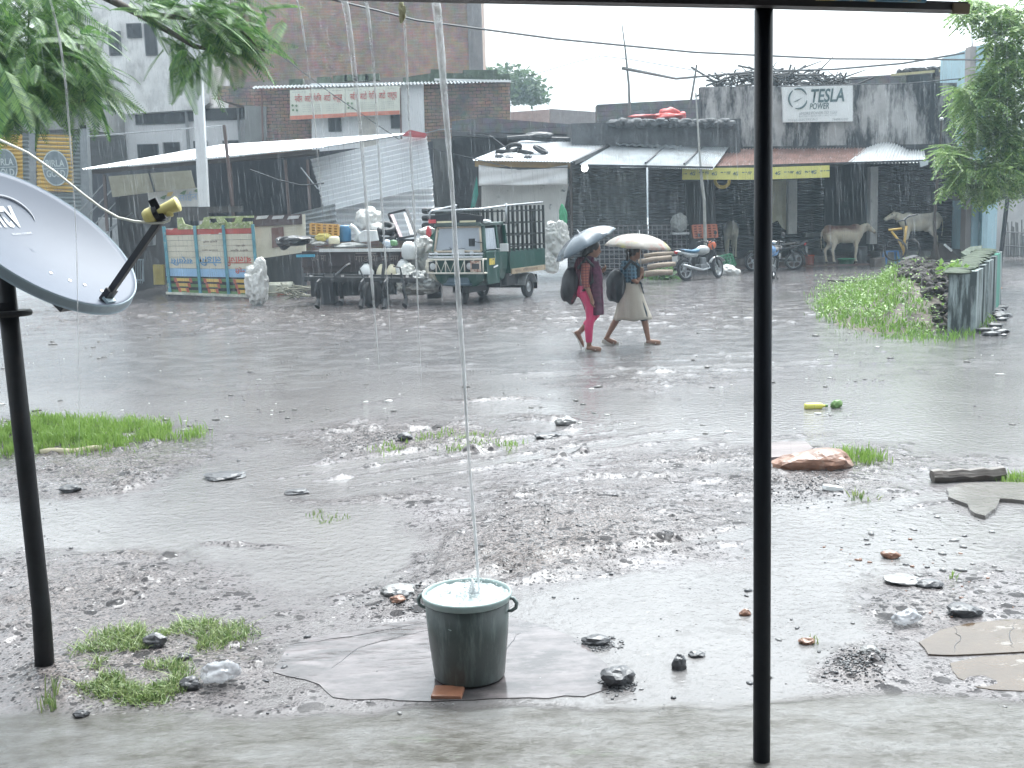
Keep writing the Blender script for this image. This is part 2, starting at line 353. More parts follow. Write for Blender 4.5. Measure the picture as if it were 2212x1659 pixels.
def ground_mat():
    m = bpy.data.materials.new('wet_mud'); m.use_nodes = True; t = m.node_tree; b = t.nodes['Principled BSDF']; L = t.links.new; N = t.nodes.new
    tc = N('ShaderNodeTexCoord'); geo = tc.outputs['Object']
    def att(n):
        a = N('ShaderNodeAttribute'); a.attribute_name = n; return a.outputs['Fac']
    def noise(s, d=6, r=0.6, st=None):
        n = N('ShaderNodeTexNoise'); n.inputs['Scale'].default_value = s; n.inputs['Detail'].default_value = d; n.inputs['Roughness'].default_value = r
        if st:
            mp = N('ShaderNodeMapping'); mp.inputs['Scale'].default_value = st; L(geo, mp.inputs[0]); L(mp.outputs[0], n.inputs['Vector'])
        else: L(geo, n.inputs['Vector'])
        return n.outputs['Fac']
    def ramp(f, stops):
        r = N('ShaderNodeValToRGB'); e = r.color_ramp.elements
        e[0].position, e[0].color = stops[0][0], (*stops[0][1], 1); e[1].position, e[1].color = stops[-1][0], (*stops[-1][1], 1)
        for p, c in stops[1:-1]:
            k = e.new(p); k.color = (*c, 1)
        L(f, r.inputs[0]); return r.outputs[0]
    def mix(f, a, c, mode='MIX'):
        x = N('ShaderNodeMix'); x.data_type = 'RGBA'; x.blend_type = mode
        for v, i in ((f, 0), (a, 6), (c, 7)):
            if hasattr(v, 'is_linked') or hasattr(v, 'links'): L(v, x.inputs[i])
            else: x.inputs[i].default_value = v if i == 0 else (*v, 1)
        return x.outputs[2]
    def math_(op, a, c=None, cl=False):
        x = N('ShaderNodeMath'); x.operation = op; x.use_clamp = cl
        for v, i in ((a, 0), (c, 1)):
            if v is None: continue
            if hasattr(v, 'links'): L(v, x.inputs[i])
            else: x.inputs[i].default_value = v
        return x.outputs[0]
    wet, apron, grav, road_ = att('wet'), att('apron'), att('gravel'), att('road')
    mud = ramp(noise(0.9, 8, 0.7), [(0.3, (0.078, 0.071, 0.072)), (0.5, (0.128, 0.118, 0.121)), (0.72, (0.195, 0.181, 0.187))])
    vo = N('ShaderNodeTexVoronoi'); vo.inputs['Scale'].default_value = 85; L(geo, vo.inputs['Vector'])
    peb = ramp(vo.outputs['Color'], [(0.15, (0.028, 0.026, 0.028)), (0.42, (0.10, 0.09, 0.088)), (0.7, (0.19, 0.165, 0.155)), (0.92, (0.27, 0.25, 0.245))])
    col = mix(math_('MULTIPLY', grav, 0.85), mud, peb)
    def specks(sc, rad, dens, lo):
        v = N('ShaderNodeTexVoronoi'); v.inputs['Scale'].default_value = sc; L(geo, v.inputs['Vector'])
        sepc = N('ShaderNodeSeparateColor'); L(v.outputs['Color'], sepc.inputs[0])
        near_ = math_('LESS_THAN', v.outputs['Distance'], math_('MULTIPLY', sepc.outputs[1], rad))
        return math_('MULTIPLY', math_('MULTIPLY', near_, math_('LESS_THAN', sepc.outputs[0], dens)), math_('GREATER_THAN', noise(1.7, 5, 0.65), lo))
    dry = math_('SUBTRACT', 1.0, math_('MULTIPLY', wet, 0.42))
    d1 = math_('MULTIPLY', specks(19, 0.5, .6, .45), dry); d2 = math_('MULTIPLY', specks(62, 0.6, .6, .38), dry); d3 = math_('MULTIPLY', specks(8, 0.5, .35, .5), dry)
    dk = math_('MULTIPLY', math_('MAXIMUM', math_('MAXIMUM', d1, d2), d3), math_('SUBTRACT', 1.0, math_('MULTIPLY', apron, .45)))
    col = mix(math_('MULTIPLY', dk, 0.8), col, (0.022, 0.022, 0.024))
    l1 = math_('MULTIPLY', specks(33, 0.35, .22, .5), dry)
    col = mix(math_('MULTIPLY', l1, 0.7), col, (0.40, 0.39, 0.38))
    asph = ramp(noise(40, 4, 0.6), [(0.3, (0.06, 0.062, 0.066)), (0.7, (0.12, 0.122, 0.125))])
    col = mix(math_('MULTIPLY', road_, 0.6), col, asph)
    water = ramp(noise(0.55, 5, 0.6), [(0.3, (0.125, 0.121, 0.121)), (0.7, (0.195, 0.19, 0.188))])
    wf = math_('MULTIPLY', wet, math_('SUBTRACT', 1.0, math_('MULTIPLY', road_, 0.45)))
    col = mix(math_('MULTIPLY', wf, 0.8), col, water)
    flow = ramp(noise(3.2, 10, 0.78, (0.7, 1.5, 1)), [(0.36, (0.042, 0.040, 0.030)), (0.48, (0.088, 0.085, 0.078)), (0.62, (0.135, 0.135, 0.132))])
    col = mix(apron, col, flow)
    moss = math_('MULTIPLY', apron, math_('MULTIPLY', math_('GREATER_THAN', noise(3.0, 7, 0.7, (0.6, 1.8, 1)), 0.62), 0.35))
    col = mix(moss, col, (0.09, 0.11, 0.075))
    L(col, b.inputs['Base Color'])
    film = math_('MAXIMUM', wf, math_('MULTIPLY', apron, ramp(noise(1.6, 6, 0.65, (0.5, 1.5, 1)), [(0.36, (0.45,) * 3), (0.52, (1,) * 3)])))
    patch = ramp(noise(2.6, 6, 0.65), [(0.32, (0.1,) * 3), (0.54, (0.85,) * 3)])
    film = math_('MAXIMUM', film, patch)
    gr2 = math_('MULTIPLY', grav, math_('LESS_THAN', vo.outputs['Distance'], .33)); dks = math_('MAXIMUM', dk, math_('MULTIPLY', math_('MULTIPLY', math_('GREATER_THAN', vo.outputs['Color'], .45), grav), dry))
    sp_ = math_('MULTIPLY', math_('SUBTRACT', 1.0, math_('MULTIPLY', dks, .88)), math_('ADD', .30, math_('MULTIPLY', film, .25)))
    L(sp_, b.inputs['Specular IOR Level'])
    rg = N('ShaderNodeMapRange'); L(math_('MULTIPLY', film, math_('SUBTRACT', 1.0, math_('MULTIPLY', dk, .9))), rg.inputs[0]); rg.inputs[3].default_value = 0.22; rg.inputs[4].default_value = 0.07
    L(rg.outputs[0], b.inputs['Roughness'])
    b.inputs['IOR'].default_value = 1.4
    ripple = math_('ADD', math_('MULTIPLY', noise(16, 3, 0.6), 0.010), math_('MULTIPLY', noise(70, 2, 0.5), 0.0022))
    rag = math_('ADD', math_('MULTIPLY', noise(38, 6, 0.7), 0.012), math_('MULTIPLY', vo.outputs['Distance'], -0.008))
    hm = N('ShaderNodeMix'); hm.data_type = 'FLOAT'; L(film, hm.inputs[0]); L(rag, hm.inputs[2]); L(ripple, hm.inputs[3])
    aflow = math_('MULTIPLY', math_('ADD', noise(15, 7, 0.7, (0.75, 1.5, 1)), math_('MULTIPLY', noise(60, 4, 0.6), .16)), 0.013)
    h2 = N('ShaderNodeMix'); h2.data_type = 'FLOAT'; L(apron, h2.inputs[0]); L(hm.outputs[0], h2.inputs[2]); L(aflow, h2.inputs[3])
    bp = N('ShaderNodeBump'); bp.inputs['Strength'].default_value = 1; bp.inputs['Distance'].default_value = 0.8; L(h2.outputs[0], bp.inputs['Height']); L(bp.outputs[0], b.inputs['Normal'])
    return m
go = link('ground', gm, ground_mat(), smooth=True); kind(go, 'structure')
# ---------------------------------------------------------------- loose stones and litter on the mud
stone_d = M('dark_stone', (0.07, 0.072, 0.078), 0.35, var=0.35, scale=12, bump=0.006, bscale=40)
stone_g = M('grey_stone', (0.20, 0.20, 0.20), 0.35, var=0.3, scale=10, bump=0.006, bscale=40)
stone_r = M('red_sandstone', (0.19, 0.095, 0.06), 0.35, var=0.35, scale=9, bump=0.008, bscale=25, stain=((0.28, 0.22, 0.19), 5, 0.58, 0.72, (1, 1, 1)))
slabm = M('pink_slab', (0.125, 0.112, 0.114), 0.11, var=0.5, scale=7, bump=0.0035, bscale=7, stain=((0.07, 0.065, 0.066), 5, 0.48, 0.62, (0.7, 1.6, 1)), stretch=(0.6, 1.6, 1))
slabb = M('brown_slab', (0.075, 0.052, 0.034), 0.12, var=0.22, scale=5, bump=0.004, bscale=9, stain=((0.2, 0.185, 0.165), 5, 0.60, 0.64, (0.6, 1.6, 1)))
# gravel: thousands of pebbles nobody would count
ico = bmesh.new(); bmesh.ops.create_icosphere(ico, subdivisions=1, radius=1); IV = np.array([v.co[:] for v in ico.verts]); IF = np.array([[v.index for v in f.verts] for f in ico.faces]); ico.free()
def scatter(n, zone, smin, smax, flat, seed):
    r = np.random.default_rng(seed); vs, fs = [], []; c = 0
    for i in range(n):
        x, y = zone(r); p = G(x, y)
        if p.y < 2.5 or p.y > 45: continue
        if zone is not z_grav and vnoise(np.array([p.x * 1.3]), np.array([p.y * 1.1]), seed + 40)[0] < .12: continue
        s = smin * (smax / smin) ** (r.random() ** 2.2); a = r.random() * 6.28
        q = IV * (1 + 0.35 * (r.random(IV.shape) - 0.5)) * np.array([s * r.uniform(.8, 1.6), s * r.uniform(.6, 1.1), s * r.uniform(*flat)])
        ca, sa = math.cos(a), math.sin(a)
        q = np.stack([q[:, 0] * ca - q[:, 1] * sa, q[:, 0] * sa + q[:, 1] * ca, q[:, 2]], -1) + np.array([p.x, p.y, gz(p.x, p.y) + s * 0.1])
        vs.append(q); fs.append(IF + c); c += len(IV)
    return np.concatenate(vs), np.concatenate(fs)
def z_all(r):
    y = 690 + 860 * r.random() ** 0.8
    return r.uniform(-20, 2230), y
def z_right(r): return 1900 + r.normal() * 170, 1250 + r.normal() * 95
def z_grav(r):
    k = [(1260, 1150, 250, 70), (880, 1290, 110, 36), (820, 955, 120, 26), (1850, 1440, 60, 30), (1740, 1060, 110, 30), (1330, 1480, 35, 14), (1290, 1395, 35, 12)][r.integers(0, 7)]
    return k[0] + r.normal() * k[2] * .6, k[1] + r.normal() * k[3] * .6
for nm, n, zn, a, c, fl, mt, sd_ in (('grit', 2600, z_all, .002, .008, (.4, .9), stone_d, 21), ('dark_pebbles', 420, z_all, .003, .022, (.3, .7), stone_d, 1), ('gravel', 3200, z_grav, .003, .011, (.4, .9), stone_d, 2), ('pale_grit', 500, z_all, .003, .014, (.3, .6), stone_g, 3), ('shards', 170, z_right, .006, .036, (.15, .4), stone_g, 4), ('dark_shards', 170, z_right, .003, .022, (.2, .5), stone_d, 6), ('brick_crumbs', 90, z_right, .005, .025, (.3, .6), stone_r, 5)):
    v_, f_ = scatter(n, zn, a, c, fl, sd_)
    o = link(nm, npmesh(nm, v_, f_), mt); kind(o, 'stuff')
def clods(r):
    y = 640 + 300 * r.random() ** 1.0
    return r.uniform(-20, 2230), y
v_, f_ = scatter(700, clods, .012, .06, (.15, .45), 11); o = link('mud_clods', npmesh('mud_clods', v_, f_), M('mud_clod', (0.10, 0.095, 0.09), 0.4, var=0.4, scale=14, bump=0.01, bscale=40)); kind(o, 'stuff')
v_, f_ = scatter(300, clods, .01, .05, (.1, .3), 12); o = link('pale_litter', npmesh('pale_litter', v_, f_), M('litter', (0.55, 0.55, 0.53), 0.5, var=0.35, scale=10)); kind(o, 'stuff')
# single rocks
def rock(x, y, wpx, hpx, mat, label, seed, amp=0.35, depth=0.8):
    p = G(x, y); s = (p - Vector((0, 0, CAMZ))).length / F
    w_, h_ = wpx * s / 2, hpx * s / 2
    mb = MB().blob((p.x, p.y + w_ * depth * .3, gz(p.x, p.y) + h_ * .55), (w_, w_ * depth, h_ * 1.1), seed, amp, 3, 1.6, flat=-h_ * .7)
    o = mb.build('rock', mat); return tag(o, label, 'rock', 'loose rocks on the mud')
for a in [(335, 1412, 46, 30, stone_d, 'wet black rock in the middle of the near grass patch', 1), (398, 1422 + 18, 30, 16, stone_d, 'small dark stone on the right edge of the near grass patch', 2),
 (410, 1497, 44, 26, stone_d, 'dark lump of stone at the lower right corner of the near grass patch', 3), (175, 1555, 30, 14, stone_d, 'dark stone on the edge of the concrete below the near grass patch', 4),
 (860, 1285, 76, 22, stone_g, 'flat grey stone on the gravel just left of the bucket rim', 5), (868, 1300, 44, 16, stone_d, 'black stone leaning on the flat grey stone left of the bucket', 6), (860, 1310, 34, 15, stone_r, 'small reddish stone below the black one left of the bucket', 7),
 (876, 958, 30, 17, stone_d, 'pointed dark stone standing in the mud ridge left of the centre', 8), (1222, 919, 44, 20, stone_g, 'grey stone with a tuft of green behind the mud ridge', 9), (1468, 1448, 30, 36, stone_d, 'upright dark stone to the right of the slab under the bucket', 10),
 (1505, 1420, 34, 12, stone_d, 'flat dark stone beside the upright one right of the bucket', 11), (1290, 1394, 60, 22, stone_d, 'clump of black stone at the right corner of the bucket slab', 12), (1335, 1482, 70, 38, stone_d, 'big broken black lump at the lower right of the bucket slab', 13),
 (1925, 1207, 36, 17, stone_r, 'red broken brick piece lying among grey shards at the right', 14), (1610, 1331, 24, 14, stone_r, 'pale red pebble just left of the dark post', 15), (2085, 1335, 62, 26, stone_d, 'dark jagged stone sticking up behind the brown slab', 16),
 (1880, 1422, 40, 20, stone_g, 'grey stone on the gravel heap to the right of the post', 17), (1950, 1262, 74, 14, stone_g, 'long pale shard lying flat among the rubble at the right', 18), (2010, 1272, 50, 16, stone_d, 'dark split stone beside the long pale shard', 19),
 (1745, 1393, 30, 14, stone_r, 'small red stone beside a green sprig right of the post', 20), (1185, 948, 60, 14, stone_d, 'flat dark stone at the right end of the green tufts', 21), (640, 1068, 50, 10, stone_d, 'low dark stone in the shallow water left of the centre', 22),
 (1650, 1180, 24, 10, stone_d, 'little black stone close to the right side of the post', 23), (480, 1035, 90, 14, stone_d, 'long low dark mud lump beside the left puddle', 24), (150, 1065, 40, 14, stone_d, 'dark clump in the purple mud behind the pole', 25)]:
    rock(*a)
def slab(name, px, th, mat, label, cat, lift=0.012, cracks=()):
    pts = [G(x, y) for x, y in px]; c = sum(pts, Vector()) / len(pts)
    z0 = lift; tot = []
    for i, p in enumerate(pts):                     # broken, uneven outline
        q = pts[(i + 1) % len(pts)]; tot.append(p)
        n_ = max(2, int((q - p).length / 0.07))
        for k in range(1, n_):
            tot.append(lerp(p, q, k / n_) + Vector((rng.normal(), rng.normal(), 0)) * 0.007)
    mb = MB().prism([Vector((p.x, p.y, z0 - th)) for p in tot], (0, 0, th))
    t = thing(name, label, cat, (c.x, c.y, z0 - th))
    mb.build('stone', mat, t)
    for k, cr in enumerate(cracks):
        mc = MB(); pc = [G(x, y) for x, y in cr]; pp = []
        for i in range(len(pc) - 1):
            for j in range(5): pp.append(lerp(pc[i], pc[i + 1], j / 5) + Vector((rng.normal() * .006, rng.normal() * .006, 0)))
        pp.append(pc[-1]); pp = [Vector((p.x, p.y, z0 + 0.0005)) for p in pp]
        mc.tube(pp, [0.0005 + 0.0016 * math.sin(PI * i / (len(pp) - 1)) for i in range(len(pp))], 5).build('crack', stone_d, t)
    return t
slab('stone_slab', [(590, 1455), (626, 1396), (700, 1376), (930, 1336), (1100, 1336), (1180, 1354), (1250, 1385), (1312, 1440), (1332, 1484), (1262, 1508), (900, 1518), (720, 1510), (690, 1482)], 0.07, slabm,
     'large pinkish grey stone slab lying under the green bucket', 'slab', 0.0085,
     [((715, 1450), (770, 1405), (840, 1385), (925, 1365)), ((1082, 1425), (1100, 1395), (1125, 1372)), ((640, 1395), (760, 1378), (930, 1345))])
slab('stone_slab', [(1985, 1392), (2030, 1366), (2090, 1352), (2180, 1342), (2330, 1342), (2330, 1402), (2150, 1416), (2060, 1420), (2005, 1418)], 0.05, slabb, 'brown stone slab veined with white at the right edge, upper of the two', 'slab', 0.012, [((2060, 1360), (2075, 1385), (2060, 1415)), ((2190, 1350), (2180, 1380), (2190, 1405))])
slab('stone_slab', [(2052, 1436), (2120, 1422), (2330, 1408), (2330, 1490), (2200, 1496), (2110, 1488), (2070, 1468)], 0.05, slabb, 'wide brown slab half under running water in the lower right corner', 'slab', 0.008)
slab('stone_slab', [(2044, 1066), (2075, 1052), (2330, 1048), (2330, 1100), (2160, 1086), (2150, 1108), (2128, 1124), (2105, 1118), (2090, 1098), (2048, 1082)], 0.06, M('pale_slab', (0.13, 0.12, 0.112), 0.2, var=0.2, scale=4, bump=0.004, bscale=8), 'pale flat slab with a broken point in front of the dark beam', 'slab', 0.03)
slab('stone_slab', [(1655, 970), (1690, 966), (1740, 966), (1756, 980), (1750, 992), (1700, 1000), (1655, 1002)], 0.06, M('layered_stone', (0.12, 0.095, 0.095), 0.4, var=0.4, scale=3, stretch=(0.3, 4, 3), bump=0.01, bscale=12), 'layered purple brown flagstone half behind the post', 'slab', 0.05)
p = G(1766, 1022); mb = MB().blob((p.x, p.y + .12, 0.06), (0.285, 0.15, 0.095), 61, 0.32, 3, 1.5, flat=-0.06)
tag(mb.build('rock', stone_r), 'long orange brown rock resting against the layered flagstone', 'rock', 'loose rocks on the mud')
# old beam, stick, bottle, bags
a_, b_ = G(2020, 1047), G(2176, 1040)
mb = MB(); n_ = 10
mb.tube([lerp(a_, b_, i / n_) + Vector((0, .06, 0.045 + .006 * math.sin(i * 2.1))) for i in range(n_ + 1)], [(.052 + .006 * math.sin(i * 1.7), .05) for i in range(n_ + 1)], 6)
tag(mb.build('beam', M('old_beam', (0.10, 0.085, 0.075), 0.45, var=0.45, scale=3, stretch=(0.6, 8, 8), bump=0.01, bscale=8)), 'dark rotten timber beam lying behind the pale slab', 'beam')
a_, b_ = G(88, 988), G(220, 978)
mb = MB(); mb.tube([lerp(a_, b_, i / 8) + Vector((0, 0.02 * math.sin(i * 1.3), 0.035 + .008 * math.sin(i))) for i in range(9)], [.036, .035, .033, .036, .034, .033, .035, .033, .03], 9)
tag(mb.build('stick', M('pale_branch', (0.42, 0.38, 0.26), 0.6, var=0.2, scale=9, bump=0.004, bscale=30), smooth=True), 'thick pale peeled branch lying in front of the far grass', 'stick')
p = G(1758, 884); t = thing('bottle', 'yellow plastic bottle lying on the wet ground right of the post', 'bottle', p)
Rm = Matrix.Translation(p + Vector((-.09, 0, .03))) @ Matrix.Rotation(PI / 2, 4, 'Y')
MB().lathe([(0, 0), (.03, 0.0), (.034, .012), (.034, .14), (.028, .165), (.013, .185), (.013, .2), (0, .2)], 14, Rm).build('body', M('yellow_plastic', (0.62, 0.60, 0.12), 0.4), t, smooth=True)
MB().lathe([(0, .2), (.016, .2), (.016, .225), (0, .225)], 12, Rm).build('cap', M('leaf_green', (0.10, 0.20, 0.05), 0.5), t)
MB().blob(p + Vector((.23, .02, .04)), (.06, .05, .045), 5, .5, 2).build('weed_clump', MATS['leaf_green'])
bpy.data.objects['weed_clump'].parent = None; tag(bpy.data.objects['weed_clump'], 'olive green wet weed clump right beside the yellow bottle', 'weed')
clear = M('clear_plastic', (0.5, 0.52, 0.55), 0.15, var=0.1, alpha=0.5, bump=0.012, bscale=30)
def bag(x, y, r, label, seed):
    p = G(x, y); o = MB().blob((p.x, p.y, gz(p.x, p.y) + r[2] * .7), (r[0], r[1], r[2] * .75), seed, 0.4, 4, 1.3, flat=-r[2] * .45, crumple=.16).build('plastic_bag', clear, smooth=True); return tag(o, label, 'plastic bag')
bag(478, 1486, (.078, .06, .07), 'clear crumpled plastic bag between the near grass and the slab', 4); bag(1958, 1352, (.062, .05, .05), 'clear crumpled plastic bag lying in the rubble at the right', 9)
p = G(1798, 1062); tag(MB().box((p.x, p.y, .025), (.13, .06, .035), Matrix.Rotation(.25, 3, 'Z') @ Matrix.Rotation(.2, 3, 'Y')).build('tile_piece', white, bevel=.005), 'white broken piece of tile on the mud right of the post', 'tile')
p = G(968, 1502); tag(MB().box((p.x, p.y, .012), (.13, .11, .022), Matrix.Rotation(-.1, 3, 'Z')).build('brick_piece', M('wet_brick', (0.33, 0.15, 0.09), 0.3, var=.2, scale=20), bevel=.006), 'orange red brick piece in the water in front of the bucket', 'brick')
# ---------------------------------------------------------------- grass and small plants
def blades(name, px, n, hmin, hmax, mat, seed, wide=0.006, spread=0.35, zf=None, lean=0.5):
    r = np.random.default_rng(seed); poly = np.array(px, float); lo, hi = poly.min(0), poly.max(0); vs, fs = [], []; c = 0
    def inside(x, y):
        k = False; j = len(poly) - 1
        for i in range(len(poly)):
            if (poly[i, 1] > y) != (poly[j, 1] > y) and x < (poly[j, 0] - poly[i, 0]) * (y - poly[i, 1]) / (poly[j, 1] - poly[i, 1]) + poly[i, 0]: k = not k
            j = i
        return k
    cnt = 0
    while cnt < n:
        x, y = r.uniform(lo[0] - 20, hi[0] + 20), r.uniform(lo[1] - 8, hi[1] + 8); cnt += 1
        jj = 4 + .02 * (hi[0] - lo[0])
        if not inside(x + r.normal() * jj * 1.6, y + r.normal() * jj * .6): continue
        p = G(x, y)
        if vnoise(np.array([p.x * 5.0]), np.array([p.y * 5.0]), seed)[0] < -0.35: continue
        z0 = zf(p) if zf else gz(p.x, p.y)
        hh = r.uniform(hmin, hmax) * (0.7 + .6 * abs(vnoise(np.array([p.x * 3.0]), np.array([p.y * 3.0]), seed + 3)[0])); a = r.random() * 6.28; le = r.normal() * lean * hh; la = r.random() * 6.28
        wx, wy = math.cos(a) * wide, math.sin(a) * wide; bx, by = math.cos(la) * le, math.sin(la) * le
        vs += [(p.x - wx, p.y - wy, z0), (p.x + wx, p.y + wy, z0), (p.x + wx * .8 + bx * .4, p.y + wy * .8 + by * .4, z0 + hh * .6), (p.x - wx * .8 + bx * .4, p.y - wy * .8 + by * .4, z0 + hh * .6), (p.x + bx, p.y + by, z0 + hh)]
        fs += [(c, c + 1, c + 2, c + 3), (c + 3, c + 2, c + 4)]; c += 5
    me = bpy.data.meshes.new(name); me.from_pydata(vs, [], fs); me.update()
    return kind(link(name, me, mat), 'stuff')
def leafmat(name, c1, c2, rough=0.45):
    if name in MATS: return MATS[name]
    m = M(name, c1, rough); t = m.node_tree; b = t.nodes['Principled BSDF']
    g = t.nodes.new('ShaderNodeNewGeometry'); r = t.nodes.new('ShaderNodeValToRGB'); r.color_ramp.elements[0].color = (*c1, 1); r.color_ramp.elements[1].color = (*c2, 1)
    t.links.new(g.outputs['Random Per Island'], r.inputs[0]); t.links.new(r.outputs[0], b.inputs['Base Color'])
    tr = t.nodes.new('ShaderNodeBsdfTranslucent'); t.links.new(r.outputs[0], tr.inputs[0]); ms = t.nodes.new('ShaderNodeMixShader'); ms.inputs[0].default_value = 0.35
    t.links.new(b.outputs[0], ms.inputs[1]); t.links.new(tr.outputs[0], ms.inputs[2]); t.links.new(ms.outputs[0], t.nodes['Material Output'].inputs[0])
    return m
grassm = leafmat('grass_blade', (0.07, 0.15, 0.035), (0.30, 0.36, 0.15)); grassy = leafmat('bright_grass', (0.14, 0.26, 0.04), (0.30, 0.44, 0.12))
blades('grass', [(160, 1425), (230, 1375), (330, 1352), (470, 1352), (545, 1358), (520, 1390), (420, 1420), (400, 1440), (360, 1425), (300, 1430), (270, 1450), (200, 1440)], 6500, .018, .045, grassm, 1, .0028, lean=1.7)
blades('grass', [(190, 1480), (220, 1445), (280, 1440), (330, 1455), (400, 1445), (408, 1490), (350, 1528), (290, 1530), (190, 1512), (165, 1505)], 5500, .018, .045, grassm, 2, .0028, lean=1.7)
blades('grass', [(525, 1418), (540, 1398), (575, 1402), (580, 1418)], 400, .02, .05, grassm, 3, .003); blades('grass', [(90, 1545), (110, 1500), (125, 1505), (130, 1545)], 200, .05, .1, grassm, 4, .003)
blades('grass', [(0, 935), (80, 912), (200, 908), (330, 918), (410, 932), (440, 945), (300, 955), (250, 972), (120, 982), (-30, 986), (-30, 940)], 15000, .05, .11, grassy, 5, .005)
blades('grass', [(1795, 982), (1830, 978), (1890, 988), (1912, 1000), (1860, 1010), (1810, 996)], 900, .04, .09, grassy, 6, .005)
blades('grass', [(880, 960), (950, 940), (1060, 950), (1130, 960), (1100, 975), (960, 975)], 900, .02, .06, grassy, 7, .005); blades('grass', [(800, 978), (850, 965), (870, 975), (840, 988)], 300, .02, .06, grassy, 8, .005)
blades('grass', [(2150, 1045), (2180, 1030), (2240, 1030), (2240, 1050)], 600, .03, .08, grassy, 9, .005); blades('grass', [(1830, 1075), (1860, 1068), (1880, 1080), (1850, 1085)], 160, .02, .06, grassm, 10, .005)
blades('grass', [(660, 1120), (700, 1110), (760, 1122), (700, 1135)], 300, .015, .04, grassm, 12, .004); blades('grass', [(700, 1278), (760, 1270), (770, 1282), (710, 1290)], 160, .015, .04, grassm, 13, .003); blades('grass', [(2040, 1255), (2060, 1245), (2070, 1255)], 120, .02, .05, grassy, 14, .004); blades('grass', [(1735, 1392), (1760, 1385), (1765, 1395)], 90, .02, .05, grassm, 15, .003)
# ---------------------------------------------------------------- veranda the photo is taken from
Yp = G(1645, 1648).y
t = thing('veranda', 'dark veranda roof edge with a black pipe post framing the street', 'veranda', (P(1645, 900, Yp).x, Yp, 0))
top = P(1643, 20, Yp); bot = G(1646, 1650)
MB().tube([(bot.x, Yp, -.05), (bot.x, Yp, top.z)], .0305, 24).build('post', M('post_paint', (0.006, 0.008, 0.013), 0.45, bump=0.0008, bscale=60, spec=.2), t, smooth=True)
a_, b_ = P(-300, -32, Yp - .06), P(2094, 29, Yp - .06)
mb = MB(); mb.face([(-400, -90), (-400, -60), (470, -13), (1106, 1), (1640, 11), (2094, 22), (2092, 4), (1640, -10), (1106, -24), (470, -46)], Yp - .08, .07)
mb.build('beam', M('eave_beam', (0.035, 0.03, 0.03), 0.5, bump=.002, bscale=30), t)
c0, c1 = P(-400, -60, Yp), P(2096, -4, Yp)
mb = MB(); zl = P(-400, -75, Yp).z + .05; xl_ = P(-400, -60, Yp).x; mb.corr((xl_, Yp + .02, zl), (c1.x, Yp + .02, c1.z + .05), (c1.x, -3.0, c1.z + .9), (xl_, -3.0, zl + .85), 60, .012); mb.build('roof_sheet', tinold, t, solid=.002)
MB().face([(1765, -14), (2000, -14), (2002, 4), (1895, 1), (1765, -2)], Yp - .12, .02).build('painted_board', M('blue_board', (0.10, 0.25, 0.34), .5, stain=((0.5, 0.42, 0.15), 9, .55, .6, (1, 1, 1))), t)
MB().face([(2060, 6), (2096, 8), (2094, 29), (2062, 28)], Yp - .095, .02).build('beam_end', M('beam_end', (0.14, .10, .06), .6), t)
hs_ = thing('house', 'unseen dim house front added behind the camera to darken the post', 'house', (-2, -3, 0))  # out of view, added so the near side of the post stays dark
MB().mm((-9, -3.3, 0), (4, -3.0, 4.2)).build('wall', M('unseen_dark_wall', (.05, .046, .042), .8), hs_)
MB().mm((-.5, -3.0, 0), (.5, -2.96, 2.1)).build('door', darkwood, hs_)
MB().mm((-4.2, -3.0, 0), (2.4, 2.6, .25)).build('floor', M('cement_floor', (.05, .05, .05), .6), hs_)
MB().mm((-4.4, -3.0, 0), (-4.2, 2.4, 3.4)).mm((2.4, -3.3, 0), (2.6, 1.5, 3.2)).build('side_wall', MATS['unseen_dark_wall'], hs_)  # added side walls, unseen, keep daylight off the post
# ---------------------------------------------------------------- water falling from the eave
def watermat(name, base, alpha):
    m = M(name, base, 0.12, var=0.1, scale=20); t_ = m.node_tree; b = t_.nodes['Principled BSDF']
    n = t_.nodes.new('ShaderNodeTexNoise'); n.inputs['Scale'].default_value = 7; n.inputs['Detail'].default_value = 4
    tc = t_.nodes.new('ShaderNodeTexCoord'); mp = t_.nodes.new('ShaderNodeMapping'); mp.inputs['Scale'].default_value = (3, 3, .35); t_.links.new(tc.outputs['Object'], mp.inputs[0]); t_.links.new(mp.outputs[0], n.inputs['Vector'])
    r = t_.nodes.new('ShaderNodeMapRange'); r.inputs[1].default_value = .35; r.inputs[2].default_value = .65; r.inputs[3].default_value = alpha * .3; r.inputs[4].default_value = alpha; t_.links.new(n.outputs['Fac'], r.inputs[0]); t_.links.new(r.outputs[0], b.inputs['Alpha'])
    return m
wm1 = watermat('falling_water', (.88, .9, .92), .8); wm2 = watermat('thin_falling_water', (.88, .9, .92), .55)
Bc = G(1015, 1463); Bs = (Bc - Vector((0, 0, CAMZ))).length / F
zr = P(1009, 1278, Bc.y).z
